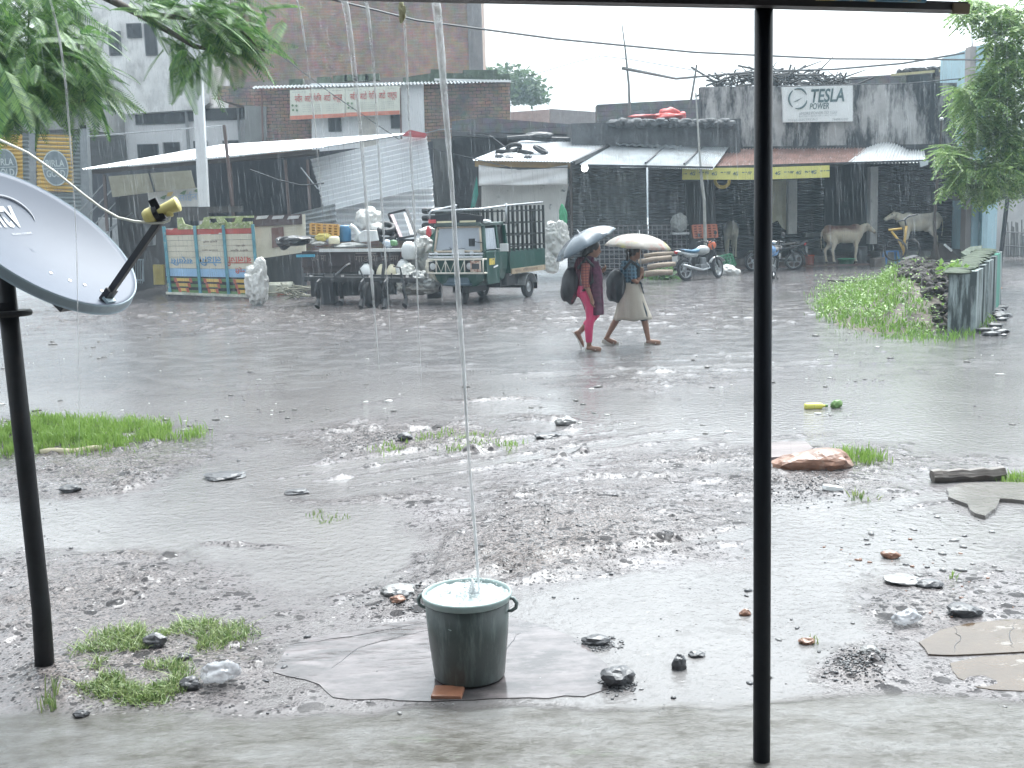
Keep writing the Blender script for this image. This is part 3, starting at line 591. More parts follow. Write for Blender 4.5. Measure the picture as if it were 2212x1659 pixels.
def stream(x0, y0, x1, z1, Y1, r0, r1, mat, label, seed, brk_=1.0):
    a = P(x0, y0, Yp + .12); b = P(x1[0], x1[1], Y1); b = Vector((b.x, Y1, z1)); n = 90; r = random.Random(seed); pts, rad = [], []
    for i in range(n + 1):
        s = i / n; q = lerp(a, b, s); q.z = a.z + (b.z - a.z) * s; q.x += .005 * math.sin(s * 5 + seed) + .0012 * math.sin(s * 21 + seed * 2); q.y = a.y + (b.y - a.y) * (s ** .5)
        pts.append(q); rad.append(max(.0006, (1 if brk_ >= 1 else max(0, 1 - (s / brk_) ** 3)) * lerp(r0, r1, s) * (0.9 + .16 * math.sin(s * 15 + seed) + .16 * r.random())))
    if brk_ < 1: m_ = int(n * brk_) + 1; pts, rad, tail_ = pts[:m_], rad[:m_], pts[m_:]
    else: tail_ = []
    mb = MB().tube(pts, rad, 7)
    return tag(mb.build('water_stream', mat, smooth=True), label, 'water stream', 'rainwater pouring from the veranda eave')
stream(936, -8, (1035, 1230), zr - .02, Bc.y, .0135, .005, wm1, 'thickest stream of rainwater falling into the green bucket', 1)
stream(738, -10, (835, 660), .0, 4.75, .010, .004, wm2, 'stream of rainwater over the brick wall left of the bucket stream', 2, .5)
stream(787, -10, (868, 1100), .0, 4.75, .0065, .0025, wm2, 'second stream of rainwater left of the one filling the bucket', 3, .45)
stream(868, -10, (915, 1100), .0, 4.75, .006, .0022, wm2, 'faint stream of rainwater under the yellow rag on the eave', 4, .55)
stream(641, -10, (740, 1000), .0, 4.75, .004, .002, wm2, 'thin stream of rainwater right of the feathery tree branch', 5, .3)
stream(86, -40, (112, 500), .6, 4.75, .004, .0015, wm2, 'thin stream of rainwater in front of the dark tree foliage', 6, .8)
p = P(868, 26, Yp + .1); tag(MB().blob(p, (.012, .008, .03), 3, .7, 3).build('rag', M('yellow_rag', (.62, .6, .38), .6)), 'scrap of pale yellow rag hanging at the eave', 'rag')
# ---------------------------------------------------------------- bucket under the stream
rb, rr = 74 * Bs, 92 * Bs
t = thing('bucket', 'old grey green plastic bucket brimming with rainwater on the stone slab', 'bucket', (Bc.x, Bc.y, .016)); b0 = Vector((Bc.x, Bc.y, .016)); H = zr - .016
buck = M('bucket_plastic', (0.078, 0.095, 0.090), 0.34, var=.16, scale=5, stain=((0.19, 0.23, 0.225), 9, .50, .78, (2.5, 2.5, .35)), bump=.001, bscale=30)
Mb = Matrix.Translation(b0)
MB().lathe([(0, .004), (rb * .97, 0), (rb, .008), (lerp(rb, rr, .5), H * .5), (rr * .955, H - .03), (rr * .93, H - .03), (lerp(rb, rr, .5) - .006, H * .5), (rb * .95, .02), (0, .02)], 56, Mb).build('body', buck, t, smooth=True)
MB().lathe([(rr * .955, H - .034), (rr * .985, H - .03), (rr * 1.0, H - .022), (rr * 1.015, H - .008), (rr, H), (rr * .97, H - .001), (rr * .95, H - .012), (rr * .935, H - .034)], 56, Mb).build('rim', M('bucket_rim', (0.30, 0.38, 0.37), .3, var=.1), t, smooth=True)
ha = [b0 + Vector((rr * math.cos(a), rr * math.sin(a) , H - .03)) for a in (math.radians(-12), math.radians(168))]
for q, s_ in ((ha[0], 1), (ha[1], -1)):
    mb = MB(); mb.tube([q + Vector((-.012 * s_, 0, .012)), q + Vector((.012 * s_, 0, .008)), q + Vector((.026 * s_, -.002, -.012)), q + Vector((.022 * s_, -.004, -.034)), q + Vector((.002 * s_, -.004, -.046)), q + Vector((-.014 * s_, -.002, -.046))], [.008, .009, .009, .008, .008, .006], 8)
    mb.build('handle_ear', M('ear_plastic', (.16, .20, .20), .35), t, smooth=True)
q = b0 + Vector((-rr * .40, -rr * .835, H * .70)); MB().tube([q + Vector((i * .012, -.004 * math.sin(i / 3 * PI) , .001 * (i - 2) ** 2 )) for i in range(4)], [.001, .0035, .003, .001], 6).build('scar', MATS['bucket_rim'], t)
foam = M('foaming_water', (.36, .41, .42), .06, var=.3, scale=14, bump=.01, bscale=35, stain=((.20, .25, .25), 10, .5, .65, (1, 1, 1)))
n_ = 44; vs, fs = [], []
for i in range(n_):
    for k in range(64):
        rr_ = rr * .945 * i / (n_ - 1); a = 2 * PI * k / 64; x_, y_ = rr_ * math.cos(a), rr_ * math.sin(a)
        hh = .012 * math.exp(-((x_ - .01) ** 2 + y_ ** 2) / .0035) + .006 * math.sin(70 * math.hypot(x_ - .01, y_)) * math.exp(-math.hypot(x_, y_) / .12) + .011 * float(fbm(np.array([x_ * 40]), np.array([y_ * 40]), 3, 4)[0])
        vs.append((Bc.x + x_, Bc.y + y_, zr - .017 + hh))
for i in range(n_ - 1):
    for k in range(64): fs.append((i * 64 + k, i * 64 + (k + 1) % 64, (i + 1) * 64 + (k + 1) % 64, (i + 1) * 64 + k))
mb = MB(); mb.add(vs, fs); tag(mb.build('water', foam, smooth=True), 'frothing rainwater filled to the rim of the green bucket', 'water')
mb = MB(); r_ = random.Random(5); sp = Vector((P(1022, 1262, Bc.y).x, Bc.y, zr - .012))
mb.tube([sp + Vector((0, 0, -.01)), sp + Vector((-.004, 0, .02)), sp + Vector((-.001, 0, .05)), sp + Vector((-.004, 0, .07))], [.028, .018, .009, .002], 8)
for i in range(170):
    a = r_.random() * 6.28; d = abs(r_.gauss(0, .055)); s_ = r_.uniform(.0010, .0034)
    mb.blob(sp + Vector((math.cos(a) * d, math.sin(a) * d, .008 + max(0, r_.gauss(.02, .02)) * (1 - d * 3))), (s_, s_, s_ * 1.5), i, .2, 1)
o = mb.build('splash', M('splash_water', (.85, .88, .9), .1, alpha=.8), smooth=True); kind(o, 'stuff')
# ---------------------------------------------------------------- dish on its pole at the left
pb = G(97, 1452); pt = P(4, 545, pb.y)
t = thing('dish_antenna', 'grey satellite dish on a rusty black pole at the left edge', 'satellite dish', (pb.x, pb.y, 0))
polem = M('pole_paint', (.013, .013, .015), .5, spec=.3, var=.4, scale=7, bump=.002, bscale=25, stain=((.04, .03, .026), 6, .55, .75, (1, 1, .5)))
MB().tube([(pb.x, pb.y, -.05), (pb.x + .01, pb.y, .3), (pb.x, pb.y, 1.0), (pt.x, pb.y, pt.z)], [.043, .0405, .040, .040], 24).build('pole', polem, t, smooth=True)
nrm = Vector((.63, -.203, .747)).normalized(); hx = Vector((0, 0, 1)).cross(nrm).normalized(); dn = hx.cross(nrm).normalized()
if dn.z > 0: dn = -dn
ds = .165 / 0.165
lowc = P(243, 656, pb.y - .06); DR = .455
dc = lowc - dn * DR * .985
dishm = M('dish_grey', (.088, .105, .138), .5, spec=.25, var=.06, scale=3, stain=((.10, .115, .145), 5, .6, .8, (1, 1, 1)))
def dp(r, a, off=0.0):                        # a point of the bowl
    u, v = math.cos(a) * r, math.sin(a) * r
    return dc + hx * (u * DR * .93) + dn * (v * DR) + nrm * (off - .085 * (1 - r * r))
vs, fs = [], []; nr_, na_ = 22, 72
for i in range(nr_ + 1):
    for k in range(na_): vs.append(dp(i / nr_, 2 * PI * k / na_))
for i in range(nr_):
    for k in range(na_): fs.append((i * na_ + k, (i + 1) * na_ + k, (i + 1) * na_ + (k + 1) % na_, i * na_ + (k + 1) % na_))
mb = MB().add(vs, fs); mb.build('reflector', dishm, t, smooth=True, solid=.002)
vs, fs = [], []; prof = [(1.0, 0.0), (1.012, .004), (1.02, -.002), (1.02, -.036), (1.032, -.042), (1.0, -.042), (.995, -.004)]
for r, o_ in prof:
    for k in range(na_): vs.append(dp(1.0, 2 * PI * k / na_, o_) + (dp(1.0, 2 * PI * k / na_) - dc) * (r - 1))
m_ = len(prof)
for i in range(m_):
    for k in range(na_): fs.append((i * na_ + k, ((i + 1) % m_) * na_ + k, ((i + 1) % m_) * na_ + (k + 1) % na_, i * na_ + (k + 1) % na_))
MB().add(vs, fs).build('rim', M('rim_grey', (.24, .30, .34), .4), t, smooth=False)
mt = dc - nrm * .15                             # mount behind the bowl
mb = MB(); mb.bar(mt - dn * .26, mt + dn * .30, .11, .05); mb.bar(mt - dn * .02, Vector((pt.x, pb.y, pt.z - .05)), .08, .12)
mb.build('mount_bracket', black, t, bevel=.004)
cz = P(40, 676, pb.y).z; mb = MB(); mb.lathe([(.041, -.03), (.052, -.03), (.052, .02), (.041, .02)], 24, Matrix.Translation((pb.x - .03, pb.y, cz + .03)))
mb.lathe([(.041, -.012), (.095, -.012), (.10, -.004), (.10, .006), (.095, .012), (.041, .012)], 32, Matrix.Translation((pb.x - .015, pb.y, cz))); mb.build('pole_clamp', polem, t)
ab = dp(.90, PI / 2, .012) - hx * .0; ae = P(350, 470, pb.y - .20); armv = (ae - ab)
mb = MB(); mb.bar(ab, ae, .022, .03); mb.bar(ab - armv.normalized() * .01, ab + armv * .12, .05, .03); mb.build('arm', black, t, bevel=.003)
mb = MB(); fo = dp(.97, PI / 2, .006); mb.bar(fo, ab + armv.normalized() * .01, .06, .012); mb.build('arm_foot', M('foot_grey', (.33, .42, .46), .4), t)
lnb = M('lnb_cream', (.60, .53, .20), .38, var=.08); la, lb = P(312, 470, pb.y - .20), P(385, 440, pb.y - .20); ld = (lb - la)
mb = MB(); mb.tube([la, la + ld * .1, la + ld * .28, la + ld * .3, la + ld * .42, la + ld * .6, la + ld * .8, la + ld * .98, lb], [.024, .031, .032, .024, .023, .024, .027, .032, .030], 20)
mb.tube([la + ld * .72, la + ld * .72 + Vector((.005, -.01, -.035))], [.016, .015], 14); mb.build('feed', lnb, t, smooth=True)
mb = MB(); mb.bar(la + ld * .36 + Vector((-.012, -.004, .055)), ae + Vector((.004, 0, -.01)), .04, .034); mb.tube([la + ld * .36 - ld * .07, la + ld * .36 + ld * .07], .033, 18); mb.build('feed_clip', black, t, bevel=.003)
mb = MB(); q0 = la + ld * .72 + Vector((.005, -.01, -.035)); q1 = P(255, 470, pb.y - .21); q2 = P(180, 420, pb.y - .2); q3 = P(60, 330, pb.y - .15); q4 = P(-60, 275, pb.y)
mb.tube([q0, q0 + Vector((-.004, 0, -.018)), q0 + Vector((-.03, 0, -.026)), P(330, 482, pb.y - .21), P(290, 478, pb.y - .21), q1, P(220, 450, pb.y - .2), q2, P(120, 372, pb.y - .18), q3, q4], .0052, 8); mb.build('coaxial_cable', M('cable_cream', (.62, .62, .55), .5), t, smooth=True)
mb = MB()
for u_, v_ in ((-.12, .36), (.0, .50), (.18, .74), (.10, .6)):
    a = math.atan2(v_, u_); r = math.hypot(u_, v_); q = dp(r, a, .002); mb.lathe([(0, .004), (.007, .003), (.009, 0)], 12, Matrix.Translation(q) @ nrm.to_track_quat('Z', 'Y').to_matrix().to_4x4())
mb.build('rivet', chrome, t)
wmark = M('mark_white', (.42, .43, .46), .5, var=.02)
def dwrite(body, u0, v0, wd, ht, name, shear=0.0, bold=0.0):
    me = text_mesh(body, 1, shear, 0, bold, res=4); A = np.array([tuple(q.co) for q in me.vertices]); lo, hi = A.min(0), A.max(0)
    bm = bmesh.new(); bm.from_mesh(me); bmesh.ops.triangulate(bm, faces=bm.faces[:])
    for q in bm.verts:
        u_ = u0 + ((q.co.x - lo[0]) / (hi[0] - lo[0])) * wd; v_ = v0 - ((q.co.y - lo[1]) / (hi[1] - lo[1])) * ht
        q.co = dp(math.hypot(u_, v_), math.atan2(v_, u_), .004) - wloc(t)
    bm.to_mesh(me); bm.free(); return link(name, me, wmark, t)
def dinv(x, y):
    d = ray(x, y); o = Vector((0, 0, CAMZ)); c = dc - nrm * .05; s = (c - o).dot(nrm) / d.dot(nrm); q = o + d * s - c
    return q.dot(hx) / (DR * .93), q.dot(dn) / DR
u1, v1 = dinv(62, 482); u2, v2 = dinv(14, 488); u3, v3 = dinv(58, 424)
wl = (u1 - u2) / .5; dwrite('dishtv', u1 - wl, v1, wl, (v1 - v3) * .95, 'lettering', .15, .02)
u1, v1 = dinv(74, 494); u2, v2 = dinv(40, 502); dwrite('SCAN CODE', u2, v1 + .01, (u1 - u2), .022, 'small_lettering')
uc, vc = dinv(24, 462); mb = MB(); pts = []
for i in range(21):
    a = lerp(-2.3, .35, i / 20); u_, v_ = uc + .30 * math.cos(a), vc + .25 * math.sin(a); pts.append(dp(math.hypot(u_, v_), math.atan2(v_, u_), .004))
mb.tube(pts, [.001 + .006 * math.sin(PI * i / 20) for i in range(21)], 6); mb.build('logo_arc', wmark, t)
# ================================================================ buildings across the street
brk = brick('old_brick', (.47, .275, .195), (.38, .25, .19), (.34, .29, .26), (.34, .12), gl=.43, gh=.66, grime=(.19, .165, .148), gsc=.3)
brk2 = brick('stacked_brick', (.42, .24, .18), (.33, .22, .175), (.10, .09, .085), (.30, .12), gl=.46, gh=.7, grime=(.13, .12, .11), gsc=.6)
grb = brick('grey_block', (.17, .17, .175), (.14, .14, .145), (.10, .10, .10), (.45, .2), gl=.45, gh=.7, grime=(.09, .09, .095))
moss = M('mossy_top', (.075, .10, .07), .8, var=.4, scale=4, bump=.02, bscale=12)
stain_w = M('stained_plaster', (.74, .74, .73), .7, var=.18, scale=1.0, stain=((.26, .26, .26), .9, .5, .72, (1, 1, .5)))
whitew = M('white_wall', (.83, .84, .85), .65, var=.05, scale=.8, stain=((.55, .56, .57), .9, .55, .8, (1, 1, .4)))
wdark = M('window_dark', (.03, .034, .04), .3)
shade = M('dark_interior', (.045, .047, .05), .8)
winm = M('window_frame', (.14, .15, .16), .6)
def base(px, Y): q = P(px, 500, Y); return (q.x, Y, 0)
# tall brick tower house
t = thing('brick_building', 'tall bare brick building rising out of the top of the view', 'building', base(740, 50))
mb = MB(); pl, pr = P(440, 100, 50), P(1040, 100, 50); mb.mm((pl.x - 3, 50, 0), (pr.x, 62, 16)); mb.build('wall', brk, t)
MB().mm((pr.x - .55, 49.93, 0), (pr.x + .05, 50.0, 16)).build('corner_pillar', M('cement_pillar', (.27, .265, .27), .7, var=.2, scale=1, stain=((.15, .15, .15), 1, .5, .7, (1, 1, .4))), t)
MB().mm((pl.x - 3, 49.95, 7.4), (pr.x - .55, 50.0, 7.75)).build('floor_band', M('band_cement', (.26, .235, .22), .8, var=.25, scale=2), t)
# white house on the left
t = thing('white_house', 'stained white two storey house with a bulging upper balcony behind the tree', 'house', base(330, 45))
MB().face([(150, -60), (455, -60), (456, 150), (452, 222), (430, 236), (270, 246), (235, 225), (150, 215)], 44.6, 3).build('balcony', stain_w, t)
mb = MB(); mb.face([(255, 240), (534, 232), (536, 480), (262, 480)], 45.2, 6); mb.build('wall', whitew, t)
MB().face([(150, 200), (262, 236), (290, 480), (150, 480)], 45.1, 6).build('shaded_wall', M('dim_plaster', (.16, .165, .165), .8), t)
for i, (x0, y0, x1, y1) in enumerate([(236, 69, 259, 118), (275, 52, 303, 80), (314, 52, 336, 118)]):
    f = MB().rect(x0 - 2, y0 - 2, x1 + 2, y1 + 2, 44.52, .1).build('window', winm, t); MB().rect(x0, y0, x1, y1, 44.49, .05).build('pane', wdark, f)
for x0, y0, x1, y1 in [(294, 241, 402, 266), (404, 235, 526, 258), (299, 312, 340, 342), (354, 308, 386, 334), (420, 305, 445, 330), (483, 304, 516, 330)]:
    f = MB().rect(x0 - 2, y0 - 1, x1 + 2, y1 + 2, 45.12, .1).build('window', winm, t); MB().rect(x0, y0, x1, y1, 45.09, .05).build('pane', wdark, f)
MB().rect(402, 236, 408, 345, 45.0, .08).build('pipe', M('grey_pipe', (.3, .31, .32), .5), t); MB().rect(514, 233, 519, 340, 45.0, .06).build('pipe', MATS['grey_pipe'], t)
# middle brick house with its tin awning and white room
t = thing('brick_house', 'low brick house with a white room and mossy parapet behind the garage sign', 'house', base(800, 43))
MB().face([(528, 228), (575, 230), (575, 345), (530, 345)], 43.0, 4).build('wall', M('grey_plaster', (.25, .255, .25), .8, var=.2, scale=1.2), t)
MB().face([(470, 186), (916, 182), (916, 345), (574, 345), (574, 240), (470, 215)], 43.1, 4).build('wall', brk2, t)
MB().face([(915, 180), (1102, 178), (1104, 380), (917, 380)], 42.8, 4).build('wall', brk2, t)
MB().face([(870, 178), (1103, 175), (1100, 160), (1075, 160), (1074, 151), (1000, 151), (999, 158), (960, 158), (960, 150), (930, 150), (930, 158), (905, 162), (870, 168)], 42.9, 1).build('parapet', moss, t)
MB().face([(672, 180), (914, 178), (918, 330), (674, 345)], 42.6, .4).build('white_room', whitew, t)
for x0, y0, x1, y1 in [(710, 253, 736, 283), (845, 247, 864, 276)]:
    f = MB().rect(x0 - 1, y0 - 1, x1 + 1, y1 + 1, 42.55, .08).build('window', winm, t); MB().rect(x0, y0, x1, y1, 42.52, .05).build('pane', wdark, f)
MB().rect(777, 252, 812, 330, 42.54, .05).build('door', M('pale_door', (.6, .57, .52), .6), t)
a_, b_ = P(545, 191, 42.2), P(1098, 176, 42.2); mb = MB(); mb.corr(a_, b_, b_ + Vector((0, .7, .14)), a_ + Vector((0, .7, .14)), 70, .03); mb.build('tin_awning', tinold, t, solid=.004)
MB().bar(a_ + Vector((6.5, -.02, .12)), b_ + Vector((.1, -.02, .0)), .06, .07).build('white_pipe', white, t)
for x, y in ((565, 345), (864, 330)):
    q0, q1 = P(x, 190, 42.3), P(x + 4, y, 42.3); MB().bar(q0, q1, .06, .06).build('post', M('red_brown_post', (.17, .10, .09), .6), t)
for k, (x, y) in enumerate([(700, 175), (735, 172), (760, 170), (782, 170), (805, 168), (640, 180)]):
    MB().rect(x - 16, y - 9, x + 14, y + 5, 43.0, .4).build('loose_brick', moss, t)
# garage sign
t = thing('signboard', 'long white double signboard with red Hindi writing and an orange strip', 'sign', P(745, 256, 42.1))
s0 = [(626, 195), (745, 190), (745, 253), (627, 259)]; s1 = [(746, 190), (863, 185), (864, 247), (747, 252)]
signw = M('sign_cream', (.66, .67, .58), .5, var=.08); orange = M('sign_orange', (.62, .22, .15), .5); redw = M('red_letter', (.50, .10, .09), .5); greyw = M('grey_letter', (.34, .36, .33), .5)
for s_ in (s0, s1):
    MB().face(s_, 42.05, .05).build('panel', signw, t)
    xl, xr = s_[0][0], s_[1][0]
    MB().face([(xl, s_[3][1] - 8.5), (xr, s_[2][1] - 8.5), (xr, s_[2][1]), (xl, s_[3][1])], 42.03, .03).build('strip', orange, t)
    dy = (s_[1][1] - s_[0][1])
    def at(fx, y): return P(lerp(xl, xr, fx), y + dy * fx, 42.02)
    u = at(1, s_[0][1]) - at(0, s_[0][1]); v = Vector((0, 0, 1)); y0 = s_[0][1]; sc1 = u.length / 118
    lettering('नवीन  आटो  गेरिज  आटो  पार्ट्स', at(.52, y0 + 20), u, v, 102 * sc1, 22 * sc1, redw, t, bold=.012)
    lettering('प्रो. नितिन भाई, नवीन भाई', at(.17, y0 + 5), u, v, 30 * sc1, 3.6 * sc1, greyw, t); lettering('मो. ९७५४०', at(.86, y0 + 4), u, v, 22 * sc1, 3.4 * sc1, greyw, t)
    for j in range(4):
        lettering('यहाँ सभी प्रकार के आटो रिपेयर', at(.4, y0 + 34 + j * 4.4), u, v, 40 * sc1, 2.4 * sc1, greyw, t); lettering('पार्ट्स उचित मूल्य', at(.78, y0 + 34 + j * 4.4), u, v, 28 * sc1, 2.2 * sc1, greyw, t)
    for fx, yy in ((.05, 33), (.12, 34), (.06, 43), (.13, 44)):
        q = at(fx, y0 + yy); MB().lathe([(0, -.01), (.04, -.01), (.04, .01), (0, .01)], 10, Matrix.Translation(q) @ Matrix.Rotation(PI / 2, 4, 'X')).build('emblem', M('green_mark', (.16, .25, .14), .5), t)
# yellow painted shutters far left
t = thing('cement_shop', 'shop front of yellow painted roller shutters with round cement adverts', 'shop', base(90, 40))
def shutter(px, Y, n, amp, d=0.0):
    a, b, c, e = [P(x, y, Y) for x, y in px]; mb = MB(); mb.corr(e, c, b, a, n, amp, along='h'); return mb
grsh = M('grey_shutter', (.20, .23, .23), .5, var=.2, scale=1.0); yel = M('yellow_shutter', (.60, .40, .10), .5, var=.12, scale=1.2, stain=((.45, .34, .14), 2, .55, .8, (1, 1, .3)))
shutter([(76, 286), (172, 290), (176, 480), (78, 480)], 40, 22, .03).build('shutter', grsh, t, solid=.01); shutter([(-70, 286), (62, 288), (64, 480), (-70, 480)], 40, 22, .03).build('shutter', grsh, t, solid=.01)
shutter([(78, 290), (156, 292), (160, 415), (80, 411)], 39.96, 14, .03).build('yellow_panel', yel, t, solid=.008); shutter([(-60, 290), (48, 290), (50, 408), (-60, 408)], 39.96, 14, .03).build('yellow_panel', yel, t, solid=.008)
MB().face([(62, 280), (77, 280), (78, 480), (64, 480)], 39.9, .3).build('post', M('grey_post', (.22, .24, .25), .6), t); MB().face([(172, 270), (186, 270), (196, 480), (176, 480)], 39.9, .3).build('post', MATS['grey_post'], t)
MB().mm((P(-90, 300, 40).x, 39.9, P(0, 284, 40).z), (P(190, 300, 40).x, 44, 6)).build('wall', MATS['grey_plaster'], t)
blu = M('advert_grey', (.17, .21, .23), .5); ltg = M('advert_pale', (.48, .54, .54), .5)
for cx, cy in ((120, 363), (10, 360)):
    c = P(cx, cy, 39.90); R = P(cx + 28, cy, 39.90).x - c.x; RX = Matrix.Translation(c) @ Matrix.Rotation(PI / 2, 4, 'X') @ Matrix.Diagonal((1, 1.36, 1, 1))
    MB().lathe([(0, 0), (R * .93, 0), (R * .93, .01), (0, .01)], 40, RX).build('disc', blu, t); MB().lathe([(R * .93, .0), (R, .0), (R, .014), (R * .93, .014)], 40, RX).build('ring', ltg, t)
    lettering('BIRLA', c + Vector((0, 0, R * .36)), (1, 0, -.02), (0, 0, 1), R * 1.45, R * .52, ltg, t, ext=.018, bold=.02); lettering('GOLD', c + Vector((0, 0, -R * .42)), (1, 0, -.02), (0, 0, 1), R * 1.45, R * .55, ltg, t, ext=.018, bold=.02)
    MB().box(c + Vector((0, -.014, -.02)), (R * 1.85, .01, R * .05)).build('bar', ltg, t)
    lettering('CEMENT', c + Vector((0, 0, -R * 1.75)), (1, 0, -.02), (0, 0, 1), R * 1.4, R * .22, M('faded_red', (.35, .2, .12), .5), t, ext=.018)
# ---------------------------------------------------------------- left tin shed
t = thing('tin_shed', 'wide open shed with a white corrugated roof sloping up to the right', 'shed', base(540, 32))
Ys = 31.5
e0, e1 = P(178, 366, Ys), P(700, 318, Ys); r0, r1 = P(330, 338, 38), P(900, 293, 38)
mb = MB(); mb.corr(e0, e1, P(905, 287, 36.5), P(480, 313, 39), 92, .022); mb.build('roof', tin, t, solid=.004)
mb = MB(); mb.bar(P(200, 372, Ys + .15), P(690, 327, Ys + .15), .08, .1); mb.bar(P(440, 352, Ys + .5), P(690, 333, Ys + .5), .06, .08); mb.build('beam', darkwood, t)
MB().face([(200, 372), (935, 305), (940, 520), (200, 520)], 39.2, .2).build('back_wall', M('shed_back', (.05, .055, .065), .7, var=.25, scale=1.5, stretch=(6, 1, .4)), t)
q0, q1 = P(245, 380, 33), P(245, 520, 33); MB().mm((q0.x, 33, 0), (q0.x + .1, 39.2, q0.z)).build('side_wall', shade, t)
a, b, c, d = P(672, 346, 32.9), P(921, 291, 32.6), P(936, 402, 32.0), P(702, 460, 32.2); mb = MB(); mb.corr(d, c, b, a, 11, .06, along='h'); mb.build('wall_sheet', brighttin, t, solid=.004)
a, b, c, d = P(700, 455, 32.9), P(934, 400, 32.6), P(940, 490, 32.4), P(712, 500, 32.7); mb = MB(); mb.corr(P(712, 520, 32.7), P(944, 516, 32.5), P(934, 396, 32.9), P(698, 400, 33.1), 9, .06, along='h'); mb.build('wall_sheet', brighttin, t, solid=.004)
a, b, c, d = P(570, 478, 31.6), P(724, 440, 31.2), P(730, 520, 31.2), P(572, 520, 31.6); mb = MB(); mb.corr(d, c, b, a, 7, .035, along='h'); mb.build('low_sheet', tinold, t, solid=.004)
for k, (x0, y0, x1, y1) in enumerate([(497, 353, 508, 500), (616, 345, 628, 490), (664, 345, 672, 480), (225, 376, 232, 480)]):
    MB().bar(P(x0, y0, Ys + .3), P(x1, y1 + 20, Ys + .3), .07, .07).build('post', M('rusty_post', (.12, .09, .085), .6), t)
MB().tube([P(650, 362, Ys), P(686, 408, Ys)], .018, 6).build('brace', steel, t)
t = thing('banner', 'dirty olive cloth banner hung on the dark left end of the shed', 'banner', P(320, 425, 31.2))
MB().face([(234, 381), (322, 374), (333, 415), (243, 426)], 31.2, .03).build('cloth', M('olive_cloth', (.27, .26, .20), .7, var=.2), t); MB().face([(324, 374), (412, 368), (422, 406), (334, 414)], 31.2, .03).build('cloth', MATS['olive_cloth'], t)
MB().bar(P(322, 373, 31.15), P(334, 415, 31.15), .04, .04).build('strut', dark, t)
t = thing('signboard', 'small faded white board with green leaves and blue writing under the olive banner', 'sign', P(385, 445, 31.5))
MB().face([(319, 416), (441, 404), (447, 446), (322, 447)], 31.6, .04).build('panel', M('faded_white', (.55, .55, .53), .6, var=.12), t)
lettering('साईनाथ', P(415, 424, 31.58), (1, 0, .06), (0, 0, 1), .75, .26, M('faded_blue', (.33, .45, .60), .5), t)
for x, y in ((352, 428), (395, 418), (425, 413)): MB().face([(x - 7, y), (x, y - 5), (x + 8, y - 7), (x + 3, y + 3)], 31.57, .02).build('leaf', MATS['green_mark'], t)
MB().face([(362, 416), (374, 414), (370, 424), (360, 424)], 31.56, .02).build('patch', M('yellow_mark', (.6, .45, .15), .5), t)
t = thing('pole', 'thick pale square pole rising through the tree branch', 'pole', (P(448, 600, 30.6).x, 30.6, 0))
MB().bar((P(448, 600, 30.6).x, 30.6, 0), P(415, -60, 30.6), .26, .2).build('shaft', M('pale_pole', (.66, .68, .70), .5, var=.08, scale=2, stain=((.42, .44, .46), 3, .55, .8, (3, 3, .25))), t, bevel=.02)
t = thing('pipe_frame', 'leaning rusty pipe with a crossbar behind the pale pole', 'pole', P(505, 500, 31.0))
MB().tube([P(484, 270, 31.0), P(492, 345, 31.0), P(504, 470, 31.0)], .045, 8).build('upright', MATS['rusty_post'], t); MB().tube([P(488, 271, 31.0), P(400, 278, 31.0), P(190, 295, 31.2)], .022, 6).build('crossbar', steel, t)
# stair railing and clutter at the far left
t = thing('railing', 'slanting grey steel stair rails left of the shed', 'railing', P(215, 520, 33.5))
for x0, y0, x1, y1 in ((226, 395, 168, 460), (248, 404, 190, 465), (252, 436, 200, 490), (270, 468, 215, 520), (228, 500, 286, 460)): MB().tube([P(x0, y0, 33.5), P(x1, y1, 33.5)], .02, 6).build('rail', M('rail_grey', (.26, .28, .29), .5), t)
for x in (262, 240): MB().bar(P(x, 440, 33.6), P(x, 570, 33.6), .05, .05).build('post', dark, t)
t = thing('grille', 'small grey barred grille standing left of the painted truck body', 'gate', P(285, 605, 32))
mb = MB()
for i in range(9): mb.tube([P(268 + i * 5, 562, 32), P(268 + i * 5, 612, 32)], .012, 5)
mb.build('bars', M('grille_grey', (.22, .26, .28), .5), t)
mb = MB(); mb.bar(P(266, 561, 32), P(310, 561, 32), .04, .04); mb.bar(P(266, 605, 32), P(310, 605, 32), .04, .04); mb.bar(P(309, 561, 32), P(310, 608, 32), .04, .04); mb.build('frame', MATS['grille_grey'], t)
o = MB().face([(330, 572), (352, 572), (354, 615), (332, 615)], 33, .15).build('yellow_drum_board', M('dull_yellow', (.42, .34, .10), .5)); tag(o, 'dull yellow board behind the left end of the painted truck body', 'board')
o = MB().face([(212, 470), (330, 476), (330, 530), (280, 536), (260, 560), (214, 560)], 35, .3).build('low_wall', M('pale_low_wall', (.40, .42, .43), .7, var=.2)); tag(o, 'pale low wall in the shade left of the painted truck body', 'wall')
